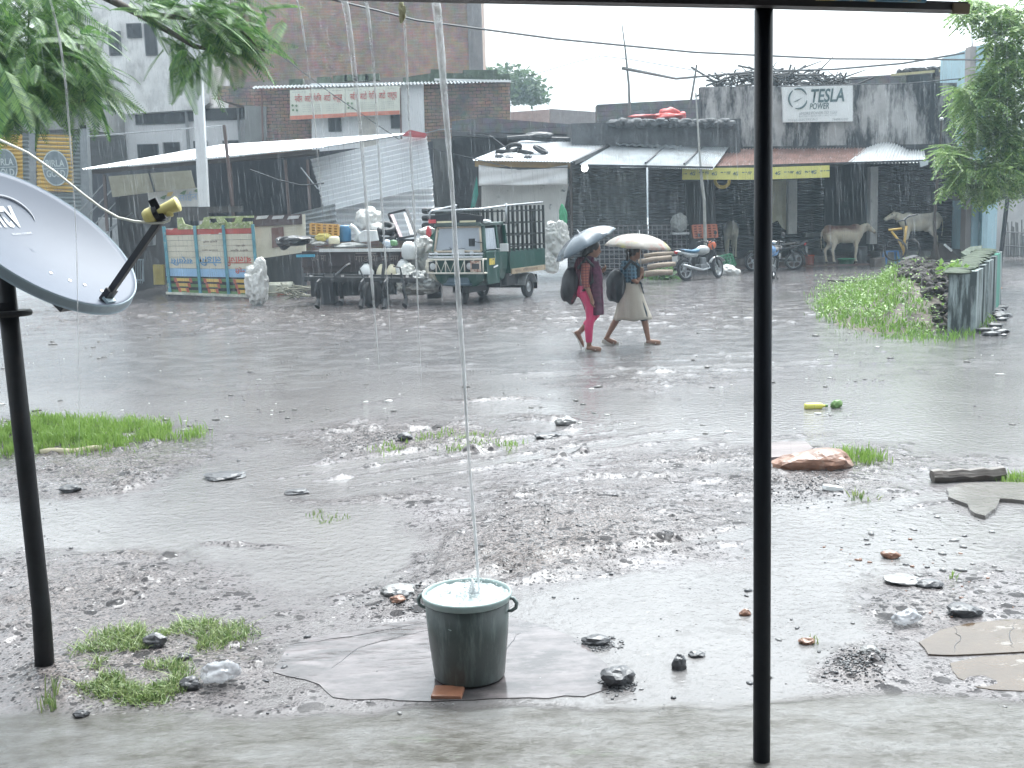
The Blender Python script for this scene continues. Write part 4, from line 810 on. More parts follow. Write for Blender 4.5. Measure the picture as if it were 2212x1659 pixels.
# ---------------------------------------------------------------- middle block and shed
t = thing('block_building', 'long grey brick parapet wall with a deep shadowed front behind the middle shed', 'building', base(1150, 40.5))
MB().face([(976, 262), (1040, 254), (1325, 275), (1330, 297), (1230, 290), (976, 284)], 40.3, 1.5).build('parapet', grb, t)
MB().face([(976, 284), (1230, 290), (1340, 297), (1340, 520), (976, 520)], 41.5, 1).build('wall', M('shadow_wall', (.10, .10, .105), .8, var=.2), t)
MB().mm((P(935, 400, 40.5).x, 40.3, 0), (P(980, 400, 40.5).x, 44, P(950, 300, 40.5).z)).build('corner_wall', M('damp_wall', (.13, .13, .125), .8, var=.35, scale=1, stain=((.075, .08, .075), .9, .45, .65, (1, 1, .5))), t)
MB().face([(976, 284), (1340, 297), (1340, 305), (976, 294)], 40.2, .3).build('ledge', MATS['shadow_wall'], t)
MB().face([(1030, 345), (1110, 335), (1112, 356), (1030, 362)], 40, .2).build('plank', M('ochre_plank', (.27, .19, .10), .7), t)
for px, Y, mt, lab, h_ in (([(1103, 242), (1188, 236), (1190, 290), (1104, 290)], 56, M('pink_far_wall', (.42, .33, .31), .7), 'pale pink far wall between the hazy tree and the brick house', 1), ([(1188, 235), (1290, 242), (1291, 300), (1188, 300)], 52, M('mauve_wall', (.32, .30, .30), .7), 'grey mauve far wall right of the pink one', 1), ([(1290, 226), (1395, 220), (1516, 214), (1516, 310), (1290, 310)], 48, grb, 'grey block wall at the back beyond the red cloth', 1)):
    o = MB().face(px, Y, 1).build('far_wall', mt); tag(o, lab, 'wall')
damp = MATS['damp_wall']
t = thing('tin_shed', 'middle shed under a bright white tin roof loaded with tyres', 'shed', base(1130, 34.5))
mb = MB(); mb.corr(P(1021, 346, 34), P(1240, 350, 34), P(1338, 303, 39), P(1150, 296, 39.5), 34, .02); mb.build('roof', tin, t, solid=.004)
MB().face([(1040, 402), (1228, 398), (1214, 482), (1218, 560), (1040, 560)], 34.9, .25).build('front_wall', M('peeling_wall', (.62, .62, .60), .8, var=.1, scale=2, stain=((.16, .17, .17), 2.6, .60, .66, (1, 1, 1.0))), t)
MB().bar(P(1026, 352, 34.3), P(1232, 356, 34.3), .12, .2).build('fascia', M('ochre_wood', (.35, .24, .11), .7), t)
for x in (1034, 1232): MB().bar(P(x, 350, 34.4), P(x + 4, 560, 34.4), .09, .09).build('post', darkwood, t)
MB().bar(P(1238, 352, 34.05), P(1336, 306, 38.9), .1, .12).build('barge_board', dark, t)
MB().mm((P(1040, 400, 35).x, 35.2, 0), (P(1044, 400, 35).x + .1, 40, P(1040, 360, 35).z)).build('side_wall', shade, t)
o = MB().surf(lambda u, v: P(lerp(1034, 1226, u), lerp(356 + 10 * math.sin(PI * u), lerp(401, 399, u), v), 34.2 - .06 * math.sin(6 * v) * math.sin(9 * u + 4 * v)), 30, 12).build('cloth', M('white_cloth', (.74, .74, .74), .7, var=.07, scale=2, stain=((.55, .56, .57), 2, .55, .75, (1, 1, 1))), solid=.01, smooth=True)
tag(o, 'white cloth banner sagging under the eave of the middle shed', 'cloth')
# ---------------------------------------------------------------- grey shutter shop
t = thing('shutter_shop', 'grey roller shutter shop front under a low tin awning', 'shop', base(1390, 36.5))
shm = M('shutter_grey', (.15, .165, .17), .5, var=.2, scale=.8); sh2 = M('shutter_dark', (.085, .09, .10), .5, var=.2)
shutter([(1226, 362), (1396, 362), (1398, 520), (1226, 520)], 36.5, 26, .02).build('shutter', shm, t, solid=.01); shutter([(1400, 362), (1478, 362), (1480, 600), (1402, 600)], 36.5, 34, .02).build('shutter', sh2, t, solid=.01); shutter([(1226, 519), (1400, 519), (1402, 600), (1226, 600)], 36.6, 14, .015).build('shutter', sh2, t, solid=.01)
MB().face([(1360, 478), (1386, 478), (1386, 512), (1360, 512)], 36.4, .05).build('wicket', M('wicket_grey', (.10, .11, .115), .5), t)
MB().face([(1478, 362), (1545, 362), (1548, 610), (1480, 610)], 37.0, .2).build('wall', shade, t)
mb = MB(); mb.corr(P(1252, 356, 34.6), P(1540, 366, 34.6), P(1575, 318, 37.6), P(1322, 316, 37.6), 60, .016); mb.build('awning', tinold, t, solid=.004)
mb = MB(); mb.bar(P(1270, 357, 34.5), P(1540, 362, 34.5), .05, .06); mb.build('eave_pole', dark, t)
for a, b in (((1394, 352), (1434, 320)), ((1478, 354), (1515, 320))): MB().bar(P(*a, 34.8), P(*b, 37.5), .05, .05).build('lap', dark, t)
MB().mm((P(1235, 300, 37.6).x, 37.6, P(1400, 345, 37.6).z), (P(1600, 300, 37.6).x, 40, P(1400, 262, 37.6).z)).build('upper_wall', M('dark_stone_wall', (.085, .09, .095), .8, var=.35, scale=2.5, bump=.04, bscale=4), t)
mb = MB()
for i in range(26): q = P(1325 + i * 10, 266 + 3 * math.sin(i * 2.3), 37.5); mb.blob(q, (.22, .25, .13), i, .3, 2)
mb.build('roof_edge', MATS['dark_stone_wall'], t)
mb = MB(); mb.corr(P(1330, 312, 37.4), P(1470, 322, 37.2), P(1475, 308, 38), P(1335, 305, 38), 8, .02); mb.build('loose_sheet', tinold, t, solid=.004)
t = thing('lamp', 'lit round bulb hanging from the end of the tin awning', 'lamp', P(1262, 372, 34.9))
MB().blob(P(1263, 363, 34.9), (.10, .10, .11), 1, 0, 3).build('bulb', M('lit_bulb', (1, 1, 1), .3, emit=((1, 1, .97), 4.0)), t, smooth=True); MB().tube([P(1263, 354, 34.9), P(1263, 360, 34.9)], .04, 8).build('holder', dark, t)
t = thing('lattice', 'grey bar lattice panel leaning behind the two walking girls', 'lattice', P(1385, 582, 35.6))
mb = MB()
for i in range(21): x = 1272 + i * 10.5; mb.tube([P(x, 487, 35.8), P(x + 3, 582, 35.5)], .017, 5)
for i in range(10): y = 488 + i * 10.3; mb.tube([P(1270, y, 35.78 - i * .03), P(1488, y - 2, 35.78 - i * .03)], .017, 5)
mb.build('bars', M('lattice_grey', (.24, .23, .24), .6), t)
# ---------------------------------------------------------------- right shop under the stained parapet
t = thing('cattle_shop', 'old shop with a black stained parapet and an open dark front sheltering cattle', 'shop', base(1810, 38.5))
tesw = M('mould_plaster', (.44, .43, .425), .8, var=.25, scale=1.6, stain=((.045, .05, .055), 1.1, .43, .54, (1, 1, .3)))
MB().face([(1513, 188), (2102, 178), (2108, 345), (1516, 330)], 38.5, .35).build('parapet', tesw, t)
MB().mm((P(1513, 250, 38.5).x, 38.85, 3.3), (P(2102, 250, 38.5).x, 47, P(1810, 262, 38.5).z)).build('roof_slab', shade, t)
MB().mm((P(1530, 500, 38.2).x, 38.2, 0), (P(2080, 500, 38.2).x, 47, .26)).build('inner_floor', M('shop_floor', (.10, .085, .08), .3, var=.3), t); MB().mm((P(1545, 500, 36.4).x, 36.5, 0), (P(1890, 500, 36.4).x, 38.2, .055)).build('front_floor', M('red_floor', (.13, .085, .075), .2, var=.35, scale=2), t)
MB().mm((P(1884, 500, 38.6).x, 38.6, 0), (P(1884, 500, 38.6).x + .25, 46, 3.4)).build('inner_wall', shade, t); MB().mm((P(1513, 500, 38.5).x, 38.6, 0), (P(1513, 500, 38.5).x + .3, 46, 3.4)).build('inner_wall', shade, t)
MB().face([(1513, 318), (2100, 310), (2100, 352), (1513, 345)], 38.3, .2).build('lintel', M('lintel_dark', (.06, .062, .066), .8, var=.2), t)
mb = MB(); mb.corr(P(1522, 362, 35.6), P(1836, 352, 35.6), P(1880, 320, 38.2), P(1560, 322, 38.2), 48, .03); mb.build('rusty_awning', rust, t, solid=.004)
def hump(u, v):
    p0 = lerp(P(1832, 352, 35.5), P(2000, 350, 35.5), u); p1 = lerp(P(1868, 322, 38.2), P(1996, 325, 38.2), u); q = lerp(p0, p1, v); q.z += .22 * math.sin(PI * min(1, u * 1.35)) * v + .03 * math.cos(2 * PI * 22 * u); return q
MB().surf(hump, 132, 6).build('bent_awning', M('galvanised', (.50, .52, .53), .45, metal=.3, var=.2, scale=2), t, solid=.004)
MB().bar(P(1515, 362, 35.4), P(2030, 346, 35.4), .05, .06).build('eave_pole', dark, t)
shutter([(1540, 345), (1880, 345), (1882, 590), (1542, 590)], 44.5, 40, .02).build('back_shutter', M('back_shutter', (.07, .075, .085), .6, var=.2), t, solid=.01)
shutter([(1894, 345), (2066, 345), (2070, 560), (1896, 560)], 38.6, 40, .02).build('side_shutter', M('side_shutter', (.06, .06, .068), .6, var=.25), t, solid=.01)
MB().rect(1880, 360, 1896, 527, 38.0, .35).build('column', M('chipped_column', (.42, .42, .41), .8, var=.1, stain=((.25, .25, .25), 6, .58, .66, (1, 1, .6))), t)
MB().rect(1703, 388, 1722, 505, 38.6, .3).build('column', MATS['chipped_column'], t)
MB().rect(1740, 503, 1786, 511, 42, .5).build('ledge', M('pale_ledge', (.45, .47, .48), .7), t)
MB().mm((P(1890, 500, 37.9).x, 37.3, 0), (P(2080, 500, 37.9).x, 40, .36)).build('plinth', M('plinth', (.12, .12, .12), .7, var=.3), t)
MB().face([(2072, 300), (2094, 300), (2098, 600), (2070, 600)], 38.2, 1.5).build('jamb', M('jamb_pink', (.42, .38, .37), .7), t)
o = MB().face([(1640, 392), (1700, 388), (1704, 420), (1703, 500), (1690, 492), (1680, 476), (1660, 486), (1640, 480)], 39.2, .06).build('hanging_cloth', M('cream_hanging', (.56, .53, .38), .7, var=.12, scale=3, stain=((.10, .10, .10), 1.1, .58, .62, (1, 1, .7)))); tag(o, 'cream cloth with dark blotches hanging inside the shop beside the post', 'cloth')
t = thing('signboard', 'white battery advert board high on the black stained parapet', 'sign', P(1766, 263, 38.1))
MB().face([(1690, 185), (1842, 183), (1842, 262), (1692, 264)], 38.2, .12).build('panel', M('board_white', (.78, .80, .80), .45, var=.03), t)
ink = M('board_ink', (.09, .15, .16), .5); ink2 = M('board_faint', (.40, .44, .45), .5); uu = (1, 0, .013); vv = (0, 0, 1)
k = (P(1842, 222, 38.15).x - P(1690, 222, 38.15).x) / 152
def tp(x, y): return P(x, y, 38.18)
lettering('TESLA', tp(1788, 206), uu, vv, 72 * k, 29 * k, ink, t, shear=.18, bold=.022); lettering('POWER', tp(1770, 229), uu, vv, 42 * k, 13 * k, ink, t, shear=.18, bold=.012)
lettering('#MORE POWER TO YOU', tp(1767, 244), uu, vv, 82 * k, 7 * k, ink2, t, shear=.1); lettering('BATTERY | INVERTER | UPS | SOLAR', tp(1767, 250.5), uu, vv, 82 * k, 3.6 * k, ink2, t); lettering('POOJA ELECTRICALS', tp(1734, 259), uu, vv, 64 * k, 5 * k, ink2, t); lettering('7949832240', tp(1815, 257.5), uu, vv, 34 * k, 4.6 * k, ink2, t)
cl = tp(1724, 213); mb = MB(); R = 19.5 * k
for a0, a1 in ((.35, 2.0), (2.2, 4.1), (4.4, 6.1)): mb.tube([cl + Vector((math.cos(lerp(a0, a1, i / 14)) * R, -.004, math.sin(lerp(a0, a1, i / 14)) * R * 1.08)) for i in range(15)], [.012 + .02 * math.sin(PI * i / 14) for i in range(15)], 5)
mb.prism([cl + Vector((R * .5, -.008, R * .1)), cl + Vector((-R * .6, -.008, -R * .38)), cl + Vector((-R * .1, -.008, -R * .3))], (0, .006, 0)); mb.build('emblem', ink, t)
t = thing('banner', 'long yellow banner with small black print under the rusty awning', 'banner', P(1630, 388, 35.5))
MB().face([(1474, 363), (1640, 362), (1792, 357), (1792, 383), (1640, 388), (1474, 388)], 35.3, .04).build('cloth', M('banner_yellow', (.66, .63, .20), .5, var=.06), t)
for i, (x, s_) in enumerate([(1484, '4G'), (1531, '4G'), (1577, '4G'), (1622, '4G'), (1668, '4G'), (1713, '4G'), (1746, '4G')]):
    q = P(x + 12, 375 - max(0, (x - 1640) * .03), 35.28); lettering(s_, q, uu, vv, .17, .11, ink, t, shear=.2, bold=.02); lettering('-- - ---', q + Vector((.34, 0, .03)), uu, vv, .3, .025, ink, t, bold=.05); lettering('- --', q + Vector((-.22, 0, 0)), uu, vv, .1, .025, ink, t, bold=.05)
t = thing('rope_coil', 'coil of yellow rope hanging below the yellow banner', 'rope', P(1562, 406, 36))
mb = MB()
for i in range(5): mb.tube([P(1560 + (13 + i) * math.cos(a), 391 + (11 + i * 1.2) * math.sin(a), 36 + i * .02) for a in np.linspace(-.2, 3.4, 16)], .02, 5)
mb.build('rope', M('rope_yellow', (.52, .40, .12), .6), t)
t = thing('pole', 'thin crooked pale wooden pole standing in front of the yellow banner', 'pole', G(1528, 596))
MB().tube([P(1524, 545, 35.0), P(1523, 500, 35.0), P(1521, 430, 34.9), P(1516, 392, 34.9), P(1511, 330, 34.8), P(1506, 250, 34.8), P(1503, 200, 34.8)], [.05, .05, .045, .045, .03, .025, .02], 8).build('shaft', M('stick_pale', (.40, .40, .38), .7, var=.25, scale=6), t)
t = thing('pole', 'dark crooked pole in front of the pale cow at the right', 'pole', P(2045, 625, 33))
MB().tube([P(2046, 622, 33), P(2030, 575, 33), P(2022, 540, 33), P(2018, 480, 33), P(2024, 400, 33), P(2032, 300, 33), P(2034, 258, 33)], [.06, .06, .055, .05, .045, .035, .03], 8).build('shaft', darkwood, t); MB().blob(P(2034, 257, 33), (.06, .06, .05), 2, .1, 2).build('cap', plastic_white, t)
o = MB().face([(1986, 348), (2006, 346), (2005, 356), (1989, 361)], 35.2, .02).build('plastic_sheet', M('milky_sheet', (.5, .55, .58), .3)); tag(o, 'scrap of milky plastic hanging from the right end of the eave', 'plastic sheet')
# roofs above the parapet
t = thing('roof_shack', 'low grey shack on the flat roof at the upper right', 'shack', P(1960, 180, 41))
MB().face([(1838, 166), (1960, 160), (2102, 152), (2104, 190), (1838, 190)], 41, 2).build('wall', grb, t); MB().face([(1960, 163), (2020, 160), (2020, 182), (1960, 184)], 40.9, .1).build('opening', wdark, t)
MB().bar(P(1925, 162, 40.7), P(2090, 148, 40.7), .05, .08).build('batten', M('pale_batten', (.5, .44, .25), .6), t); MB().rect(2021, 148, 2028, 164, 40.6, .2).build('stub', dark, t)
mb = MB()
for i in range(9): mb.blob(P(1955 + i * 15, 154 - i * .8, 41.2), (.3, .3, .14), i + 9, .4, 2)
mb.build('rubble', stone_d, t)
t = thing('brushwood', 'heap of tangled dry branches on the flat roof behind the post', 'brushwood', P(1680, 187, 40))
mb = MB(); r_ = random.Random(3)
for i in range(170):
    x = r_.uniform(1545, 1835); top_ = 150 + 24 * ((x - 1690) / 145) ** 2; y = r_.uniform(top_, 190); a = P(x, y, 40 + r_.uniform(-.6, .6)); d_ = Vector((r_.gauss(0, 1), r_.gauss(0, .6), r_.gauss(.1, .45))) * .45
    mb.tube([a - d_, a + d_ * .2 + Vector((0, 0, r_.gauss(0, .08))), a + d_], [.035, .028, .012], 4)
mb.build('branches', M('dry_branch', (.05, .05, .05), .8), t)
o = MB().blob(P(1440, 252, 38), (.55, .4, .12), 7, .5, 3).blob(P(1398, 252, 38), (.5, .3, .08), 8, .4, 3).blob(P(1446, 244, 38.1), (.3, .3, .16), 9, .5, 3).blob(P(1473, 250, 38.1), (.14, .2, .12), 10, .4, 3).build('cloth', M('red_cloth', (.60, .12, .11), .6, var=.25, scale=5), smooth=True); tag(o, 'crumpled red tarpaulin lying on the flat roof in the middle', 'tarpaulin')
# aerials, wires
t = thing('aerial', 'thin wavy bamboo aerial with a crooked arm on the middle roof', 'aerial', P(1360, 262, 38.6))
MB().tube([P(1361, 262, 38.6), P(1358, 180, 38.6), P(1351, 110, 38.6), P(1343, 48, 38.6)], [.05, .04, .03, .015], 6).build('mast', M('bamboo_grey', (.16, .17, .17), .7), t)
MB().tube([P(1343, 147, 38.6), P(1400, 158, 38.6), P(1460, 170, 38.6), P(1505, 166, 38.6)], [.06, .05, .04, .04], 6).build('arm', MATS['bamboo_grey'], t)
t = thing('aerial', 'short forked stick tied to the arm at the left corner of the stained parapet', 'aerial', P(1490, 230, 38.4)); MB().tube([P(1490, 232, 38.4), P(1498, 185, 38.4), P(1505, 140, 38.4)], [.04, .035, .03], 6).build('mast', MATS['bamboo_grey'], t)
t = thing('aerial', 'dark iron mast with a thin tip on the roof at the upper right', 'aerial', P(2098, 190, 38.4)); MB().tube([P(2098, 190, 38.4), P(2100, 105, 38.4), P(2100, 100, 38.4), P(2099, 55, 38.4)], [.07, .06, .02, .01], 8).build('mast', dark, t)
cab = M('cable_black', (.05, .055, .06), .5)
def cable(pts, r, label): o = MB().tube([P(*q) for q in pts], r, 5).build('cable', cab); return tag(o, label, 'cable')
cable([(600, -30, 22), (900, 44, 24), (1200, 84, 26), (1500, 113, 28), (1800, 127, 30), (2100, 129, 33), (2220, 130, 34)], .024, 'thick black cable sweeping across the whole sky')
cable([(1505, 166, 36), (1650, 154, 36.5), (1800, 150, 37), (1950, 137, 37.5), (2098, 112, 38)], .03, 'thick cable rising to the iron mast at the upper right')
cable([(1140, 165, 44), (1240, 135, 42), (1300, 121, 41), (1360, 128, 40), (1500, 152, 38.6)], .012, 'thin wire looping behind the bamboo aerial')
cable([(500, 40, 36), (720, 205, 34), (860, 300, 33), (930, 320, 33), (1120, 366, 33.8), (1250, 360, 34.2)], .014, 'thin wire running down from the brick building to the middle shed')
cable([(1680, 187, 38), (1800, 184, 38), (1960, 180, 38), (2098, 168, 38.2)], .018, 'pale wire lying along the top of the stained parapet')
cable([(540, 366, 31), (600, 388, 31), (650, 400, 31), (700, 396, 31)], .02, 'slack pale wire across the dark shed opening')
cable([(1066, 296, 36), (1010, 290, 36), (1058, 292, 37), (1120, 340, 35)], .02, 'loose cable hooked over the grey parapet above the middle shed')
# street lamp on the white room
t = thing('street_lamp', 'small grey street lamp reaching out from the white room', 'lamp', P(985, 285, 41)); MB().tube([P(915, 288, 42.4), P(950, 280, 41.5), P(985, 278, 41)], .02, 6).build('arm', steel, t); MB().blob(P(997, 279, 41), (.25, .12, .09), 2, .05, 2).build('head', M('lamp_grey', (.35, .36, .37), .4), t, smooth=True)
o = MB().prism([P(868, 292, 32), P(885, 280, 32), P(920, 288, 32), P(915, 296, 32)], (0, .5, 0)).build('red_tin_sheet', M('red_tin', (.45, .10, .11), .5)); tag(o, 'small folded red tin cap on the upper corner of the white corrugated sheet', 'tin cap')
# right edge: blue pillars, lane wall
ltb = M('pale_blue_wall', (.48, .68, .76), .6, var=.08, scale=1, stain=((.35, .42, .40), 1.2, .58, .8, (1, 1, .4))); pnk = M('pale_pink_wall', (.42, .39, .38), .7, var=.08)
t = thing('blue_house', 'pale blue house corner with two pillars behind the neem tree', 'house', base(2115, 37))
MB().mm((P(2088, 400, 37).x, 37.0, 0), (P(2104, 400, 37).x, 37.4, P(2100, 100, 37).z)).build('wall', pnk, t); MB().mm((P(2103, 400, 36.9).x, 36.9, 0), (P(2122, 400, 36.9).x, 40, P(2100, 100, 37).z)).build('pillar', ltb, t)
MB().rect(2121, 250, 2125, 590, 36.7, .3).build('pipe', M('teal_pipe', (.10, .25, .30), .5), t); MB().mm((P(2125, 400, 36.8).x, 36.8, 0), (P(2135, 400, 36.8).x, 40, P(2100, 100, 37).z)).build('wall', pnk, t)
q = G(2146, 640); MB().mm((P(2133, 500, 33.6).x, 33.6, 0), (P(2153, 500, 33.6).x, 34.0, P(2143, 425, 33.6).z)).build('pillar', ltb, t)
MB().face([(2118, 395), (2212, 395), (2320, 390), (2320, 425), (2118, 432)], 33.8, 4).build('porch_roof', M('porch_dark', (.07, .075, .08), .7), t)
t = thing('prop', 'thin black prop leaning against the front blue pillar', 'pole', G(2150, 650)); MB().bar(P(2152, 640, 33.2), P(2176, 430, 33.2), .09, .09).build('shaft', black, t)
o = MB().face([(2150, 405), (2330, 400), (2330, 560), (2150, 562)], 40, .3).build('lane_wall', M('lane_wall', (.56, .57, .57), .7, var=.15, scale=.7, stain=((.36, .40, .41), .8, .5, .75, (1, 1, .5)))); tag(o, 'weathered pale wall along the lane at the right edge', 'wall')
mb = MB(); r_ = random.Random(8)
for i in range(16): x = 2172 + i * 3.6; mb.tube([P(x, 556, 39.2), P(x + r_.uniform(-3, 3), r_.uniform(470, 510), 39.2)], .022, 5)
mb.tube([P(2165, 500, 39.1), P(2230, 505, 39.1)], .02, 5); mb.tube([P(2168, 530, 39.1), P(2230, 535, 39.1)], .02, 5)
tag(mb.build('stick_fence', M('fence_grey', (.22, .23, .23), .8)), 'fence of thin upright sticks against the pale lane wall', 'fence')
# ================================================================ vehicles and goods in the yard
# ---- green cargo three wheeler (local frame: x across, y back, z up)
green = M('tempo_green', (.008, .062, .046), .32, var=.15, scale=2, coat=.3, stain=((.10, .14, .12), 4, .62, .85, (1, 1, .4))); cream = M('cream_trim', (.60, .52, .42), .5, var=.15)
pf, pr_ = G(992, 657), G(1147, 637)
Lw = 1.95; ang = math.atan2(pr_.x - .50 - pf.x, pr_.y - pf.y)
t = thing('cargo_rickshaw', 'dark green three wheeled cargo rickshaw with a caged load bed', 'three wheeler', (pf.x + .02, pf.y - .1, 0), rot=-math.radians(27))
def frx(z): return lerp(.60, .50, max(0, min(1, (z - 1.15) / .55)))
mb = MB()                                      # cabin shell: stations up the front
vs, fs = [], []
st = [(.40, .40, -.02, 1.05), (.52, .58, -.03, 1.08), (.75, .66, -.06, 1.08), (1.05, .68, -.05, 1.08), (1.17, .67, .0, 1.08)]
for z, hw, y0, y1 in st: vs += [(-hw, y0 + .06, z), (-hw * .75, y0, z), (hw * .75, y0, z), (hw, y0 + .06, z), (hw, y1, z), (-hw, y1, z)]
for i in range(len(st) - 1):
    for k in range(6): fs.append((i * 6 + k, i * 6 + (k + 1) % 6, (i + 1) * 6 + (k + 1) % 6, (i + 1) * 6 + k))
fs += [(5, 4, 3, 2, 1, 0), tuple(24 + k for k in range(6))]
mb.add(vs, fs); mb.build('cab', green, t, local=True, bevel=.02)
mb = MB(); mb.prism([(-.60, 0, 1.70), (-.50, -.05, 1.74), (.50, -.05, 1.74), (.60, 0, 1.70), (.60, 1.08, 1.72), (-.60, 1.08, 1.72)], (0, 0, .07)); mb.build('roof', M('tempo_roof', (.09, .13, .12), .5, var=.3), t, local=True, bevel=.02)
for s_ in (-1, 1):
    for a_, b_ in (((s_ * .64, .03, 1.16), (s_ * .58, .12, 1.71)), ((s_ * .66, .62, 1.16), (s_ * .60, .64, 1.71)), ((s_ * .66, 1.04, 1.16), (s_ * .60, 1.05, 1.71))): MB().bar(a_, b_, .065, .07).build('pillar', green, t, local=True)

mb = MB(); mb.mm((-.60, 1.02, .6), (.60, 1.07, 1.71)); mb.build('cab_back', dark, t, local=True)
w_ = MB().prism([(-.56, .005, 1.19), (.56, .005, 1.19), (.50, .08, 1.68), (-.50, .08, 1.68)], (0, .012, 0)).build('windscreen', glass, t, local=True)
mb = MB(); c4 = [Vector((-.59, -.01, 1.17)), Vector((.59, -.01, 1.17)), Vector((.53, .07, 1.70)), Vector((-.53, .07, 1.70))]
for i in range(4): mb.tube([c4[i], c4[(i + 1) % 4]], .026, 8)
mb.build('gasket', cream, w_, local=True, smooth=True)
MB().bar((-.38, -.02, 1.20), (.18, -.015, 1.23), .012, .012).bar((-.1, -.025, 1.19), (-.2, -.022, 1.26), .012, .012).build('wiper', black, w_, local=True)
MB().prism([(.662, .1, 1.2), (.662, .58, 1.2), (.612, .58, 1.66), (.60, .16, 1.66)], (-.008, 0, 0)).build('side_window', glass, t, local=True)
d_ = MB().prism([(.675, .10, .44), (.675, .66, .44), (.69, .66, 1.14), (.69, .02, 1.14), (.685, .02, .7)], (-.015, 0, 0)).build('door', green, t, local=True, bevel=.006)
MB().mm((.69, .15, .86), (.695, .40, 1.0)).build('sticker', M('sticker_yellow', (.62, .48, .08), .5, var=.1, stain=((.05, .05, .05), 14, .55, .6, (1, 1, 1))), d_, local=True); MB().bar((.695, .34, .80), (.695, .55, .83), .01, .03).build('stroke', white, d_, local=True)
mb = MB(); mb.mm((-.68, -.15, 1.03), (.68, -.11, 1.075)); mb.mm((-.68, -.13, 1.10), (.68, -.09, 1.14)); mb.build('bumper', chrome, t, local=True, bevel=.008)
mb = MB()
for z in (1.0, .70): mb.tube([(-.74, -.06, z), (-.68, -.16, z), (.68, -.16, z), (.74, -.06, z)], .02, 8)
for x in (-.72, -.48, -.24, .0, .24, .47, .70): mb.tube([(x, -.16, .70), (x, -.16, 1.0)], .014, 6)
for x in (-.48, -.24, .0): mb.tube([(x, -.158, .98), (x + .12, -.158, .72), (x + .24, -.158, .98)], .009, 6)
mb.build('guard', M('guard_cream', (.66, .62, .55), .4), t, local=True, smooth=True)
for x in (-.60, .33):
    h = MB().mm((x - .11, -.10, .74), (x + .11, -.04, .96)).build('headlight', dark, t, local=True, bevel=.01)
    MB().lathe([(0, .03), (.05, .02), (.075, 0)], 20, Matrix.Translation((x, -.105, .85)) @ Matrix.Rotation(PI / 2, 4, 'X')).build('lens', M('lamp_lens', (.6, .62, .64), .1), h, local=True, smooth=True)
for x in (-.52, .12, .38): MB().lathe([(0, .02), (.045, .012), (.055, 0)], 16, Matrix.Translation((x, -.07, 1.13 if x > 0 else 1.11)) @ Matrix.Rotation(PI / 2, 4, 'X')).build('indicator', MATS['lamp_lens'], t, local=True)
npl = MB().mm((-.10, -.105, 1.08), (.22, -.10, 1.22)).build('badge_plate', plastic_white, t, local=True); 
q = MB().mm((.40, -.19, .73), (.66, -.175, .97)).build('number_plate', M('plate_rust', (.55, .45, .38), .6, stain=((.25, .10, .06), 9, .5, .6, (1, 1, 1))), t, local=True); MB().mm((.44, -.195, .79), (.62, -.19, .91)).build('mesh_patch', dark, q, local=True)
mb = MB(); mb.prism([(-.34, -.13, .42), (.34, -.13, .42), (.34, .3, .42), (-.34, .3, .42)], (0, 0, .06)); mb.prism([(-.30, -.10, .48), (.30, -.10, .48), (.22, .0, .68), (-.22, .0, .68)], (0, .25, 0)); mb.build('fender', M('fender_blue', (.06, .10, .13), .35), t, local=True, bevel=.02)
tyre_p = [(.13, -.045), (.16, -.058), (.22, -.06), (.245, -.05), (.255, -.02), (.255, .02), (.245, .05), (.22, .06), (.16, .058), (.13, .045)]
rim_p = [(0, -.03), (.05, -.035), (.06, -.02), (.12, -.02), (.14, -.045), (.14, .045), (.12, .02), (.06, .02), (.05, .035), (0, .03)]
def wheel(c, s, parent, rimmat=steel, yaw=0.0):
    Mw = Matrix.Translation(c) @ Matrix.Rotation(yaw, 4, 'Z') @ Matrix.Rotation(PI / 2, 4, 'Y') @ Matrix.Scale(s, 4)
    w_ = MB().lathe(tyre_p, 28, Mw).build('wheel', rubber, parent, smooth=True, local=True); MB().lathe(rim_p, 28, Mw).build('rim', rimmat, w_, smooth=True, local=True); return w_
wheel((0, .12, .25), 1.0, t, dark)
for s_ in (-1, 1): wheel((s_ * .60, 2.2, .25), 1.0, t)
mb = MB(); mb.mm((-.20, .05, .25), (.20, .9, .42)); mb.mm((-.5, 1.0, .32), (.5, 2.8, .52)); mb.bar((-.6, 2.2, .25), (.6, 2.2, .25), .06, .06); mb.mm((.40, 1.1, .36), (.62, 1.5, .62)); mb.build('chassis', dark, t, local=True)
MB().mm((.50, 1.22, .56), (.66, 1.32, .76)).build('filler_can', steel, t, local=True, bevel=.03)
bed = MB().mm((-.70, 1.12, .62), (.70, 3.0, .67)).mm((.67, 1.12, .67), (.71, 3.0, 1.12)).mm((-.71, 1.12, .67), (-.67, 3.0, 1.12)).mm((-.70, 1.12, .67), (.70, 1.16, 1.12)).mm((-.70, 2.96, .67), (.70, 3.0, 1.12)).build('load_bed', green, t, local=True, bevel=.008)
MB().mm((.712, 1.14, .60), (.735, 2.95, .72)).build('side_board', M('board_tan', (.33, .26, .18), .6, var=.3), bed, local=True); lettering('भारत ऑटो सर्विस', (.737, 1.9, .66), (0, 1, 0), (0, 0, 1), 1.2, .08, M('brown_letter', (.12, .07, .05), .6), bed, local=True)
mb = MB()
for s_ in (-1, 1):
    x = s_ * .69
    for y in (1.14, 1.37, 1.6, 1.83, 2.06, 2.29, 2.52, 2.75, 2.98): mb.bar((x, y, 1.1), (x, y, 2.14), .05, .045)
    for z in (1.22, 1.48, 1.75, 2.02): mb.bar((x, 1.12, z), (x, 3.0, z), .03, .035)
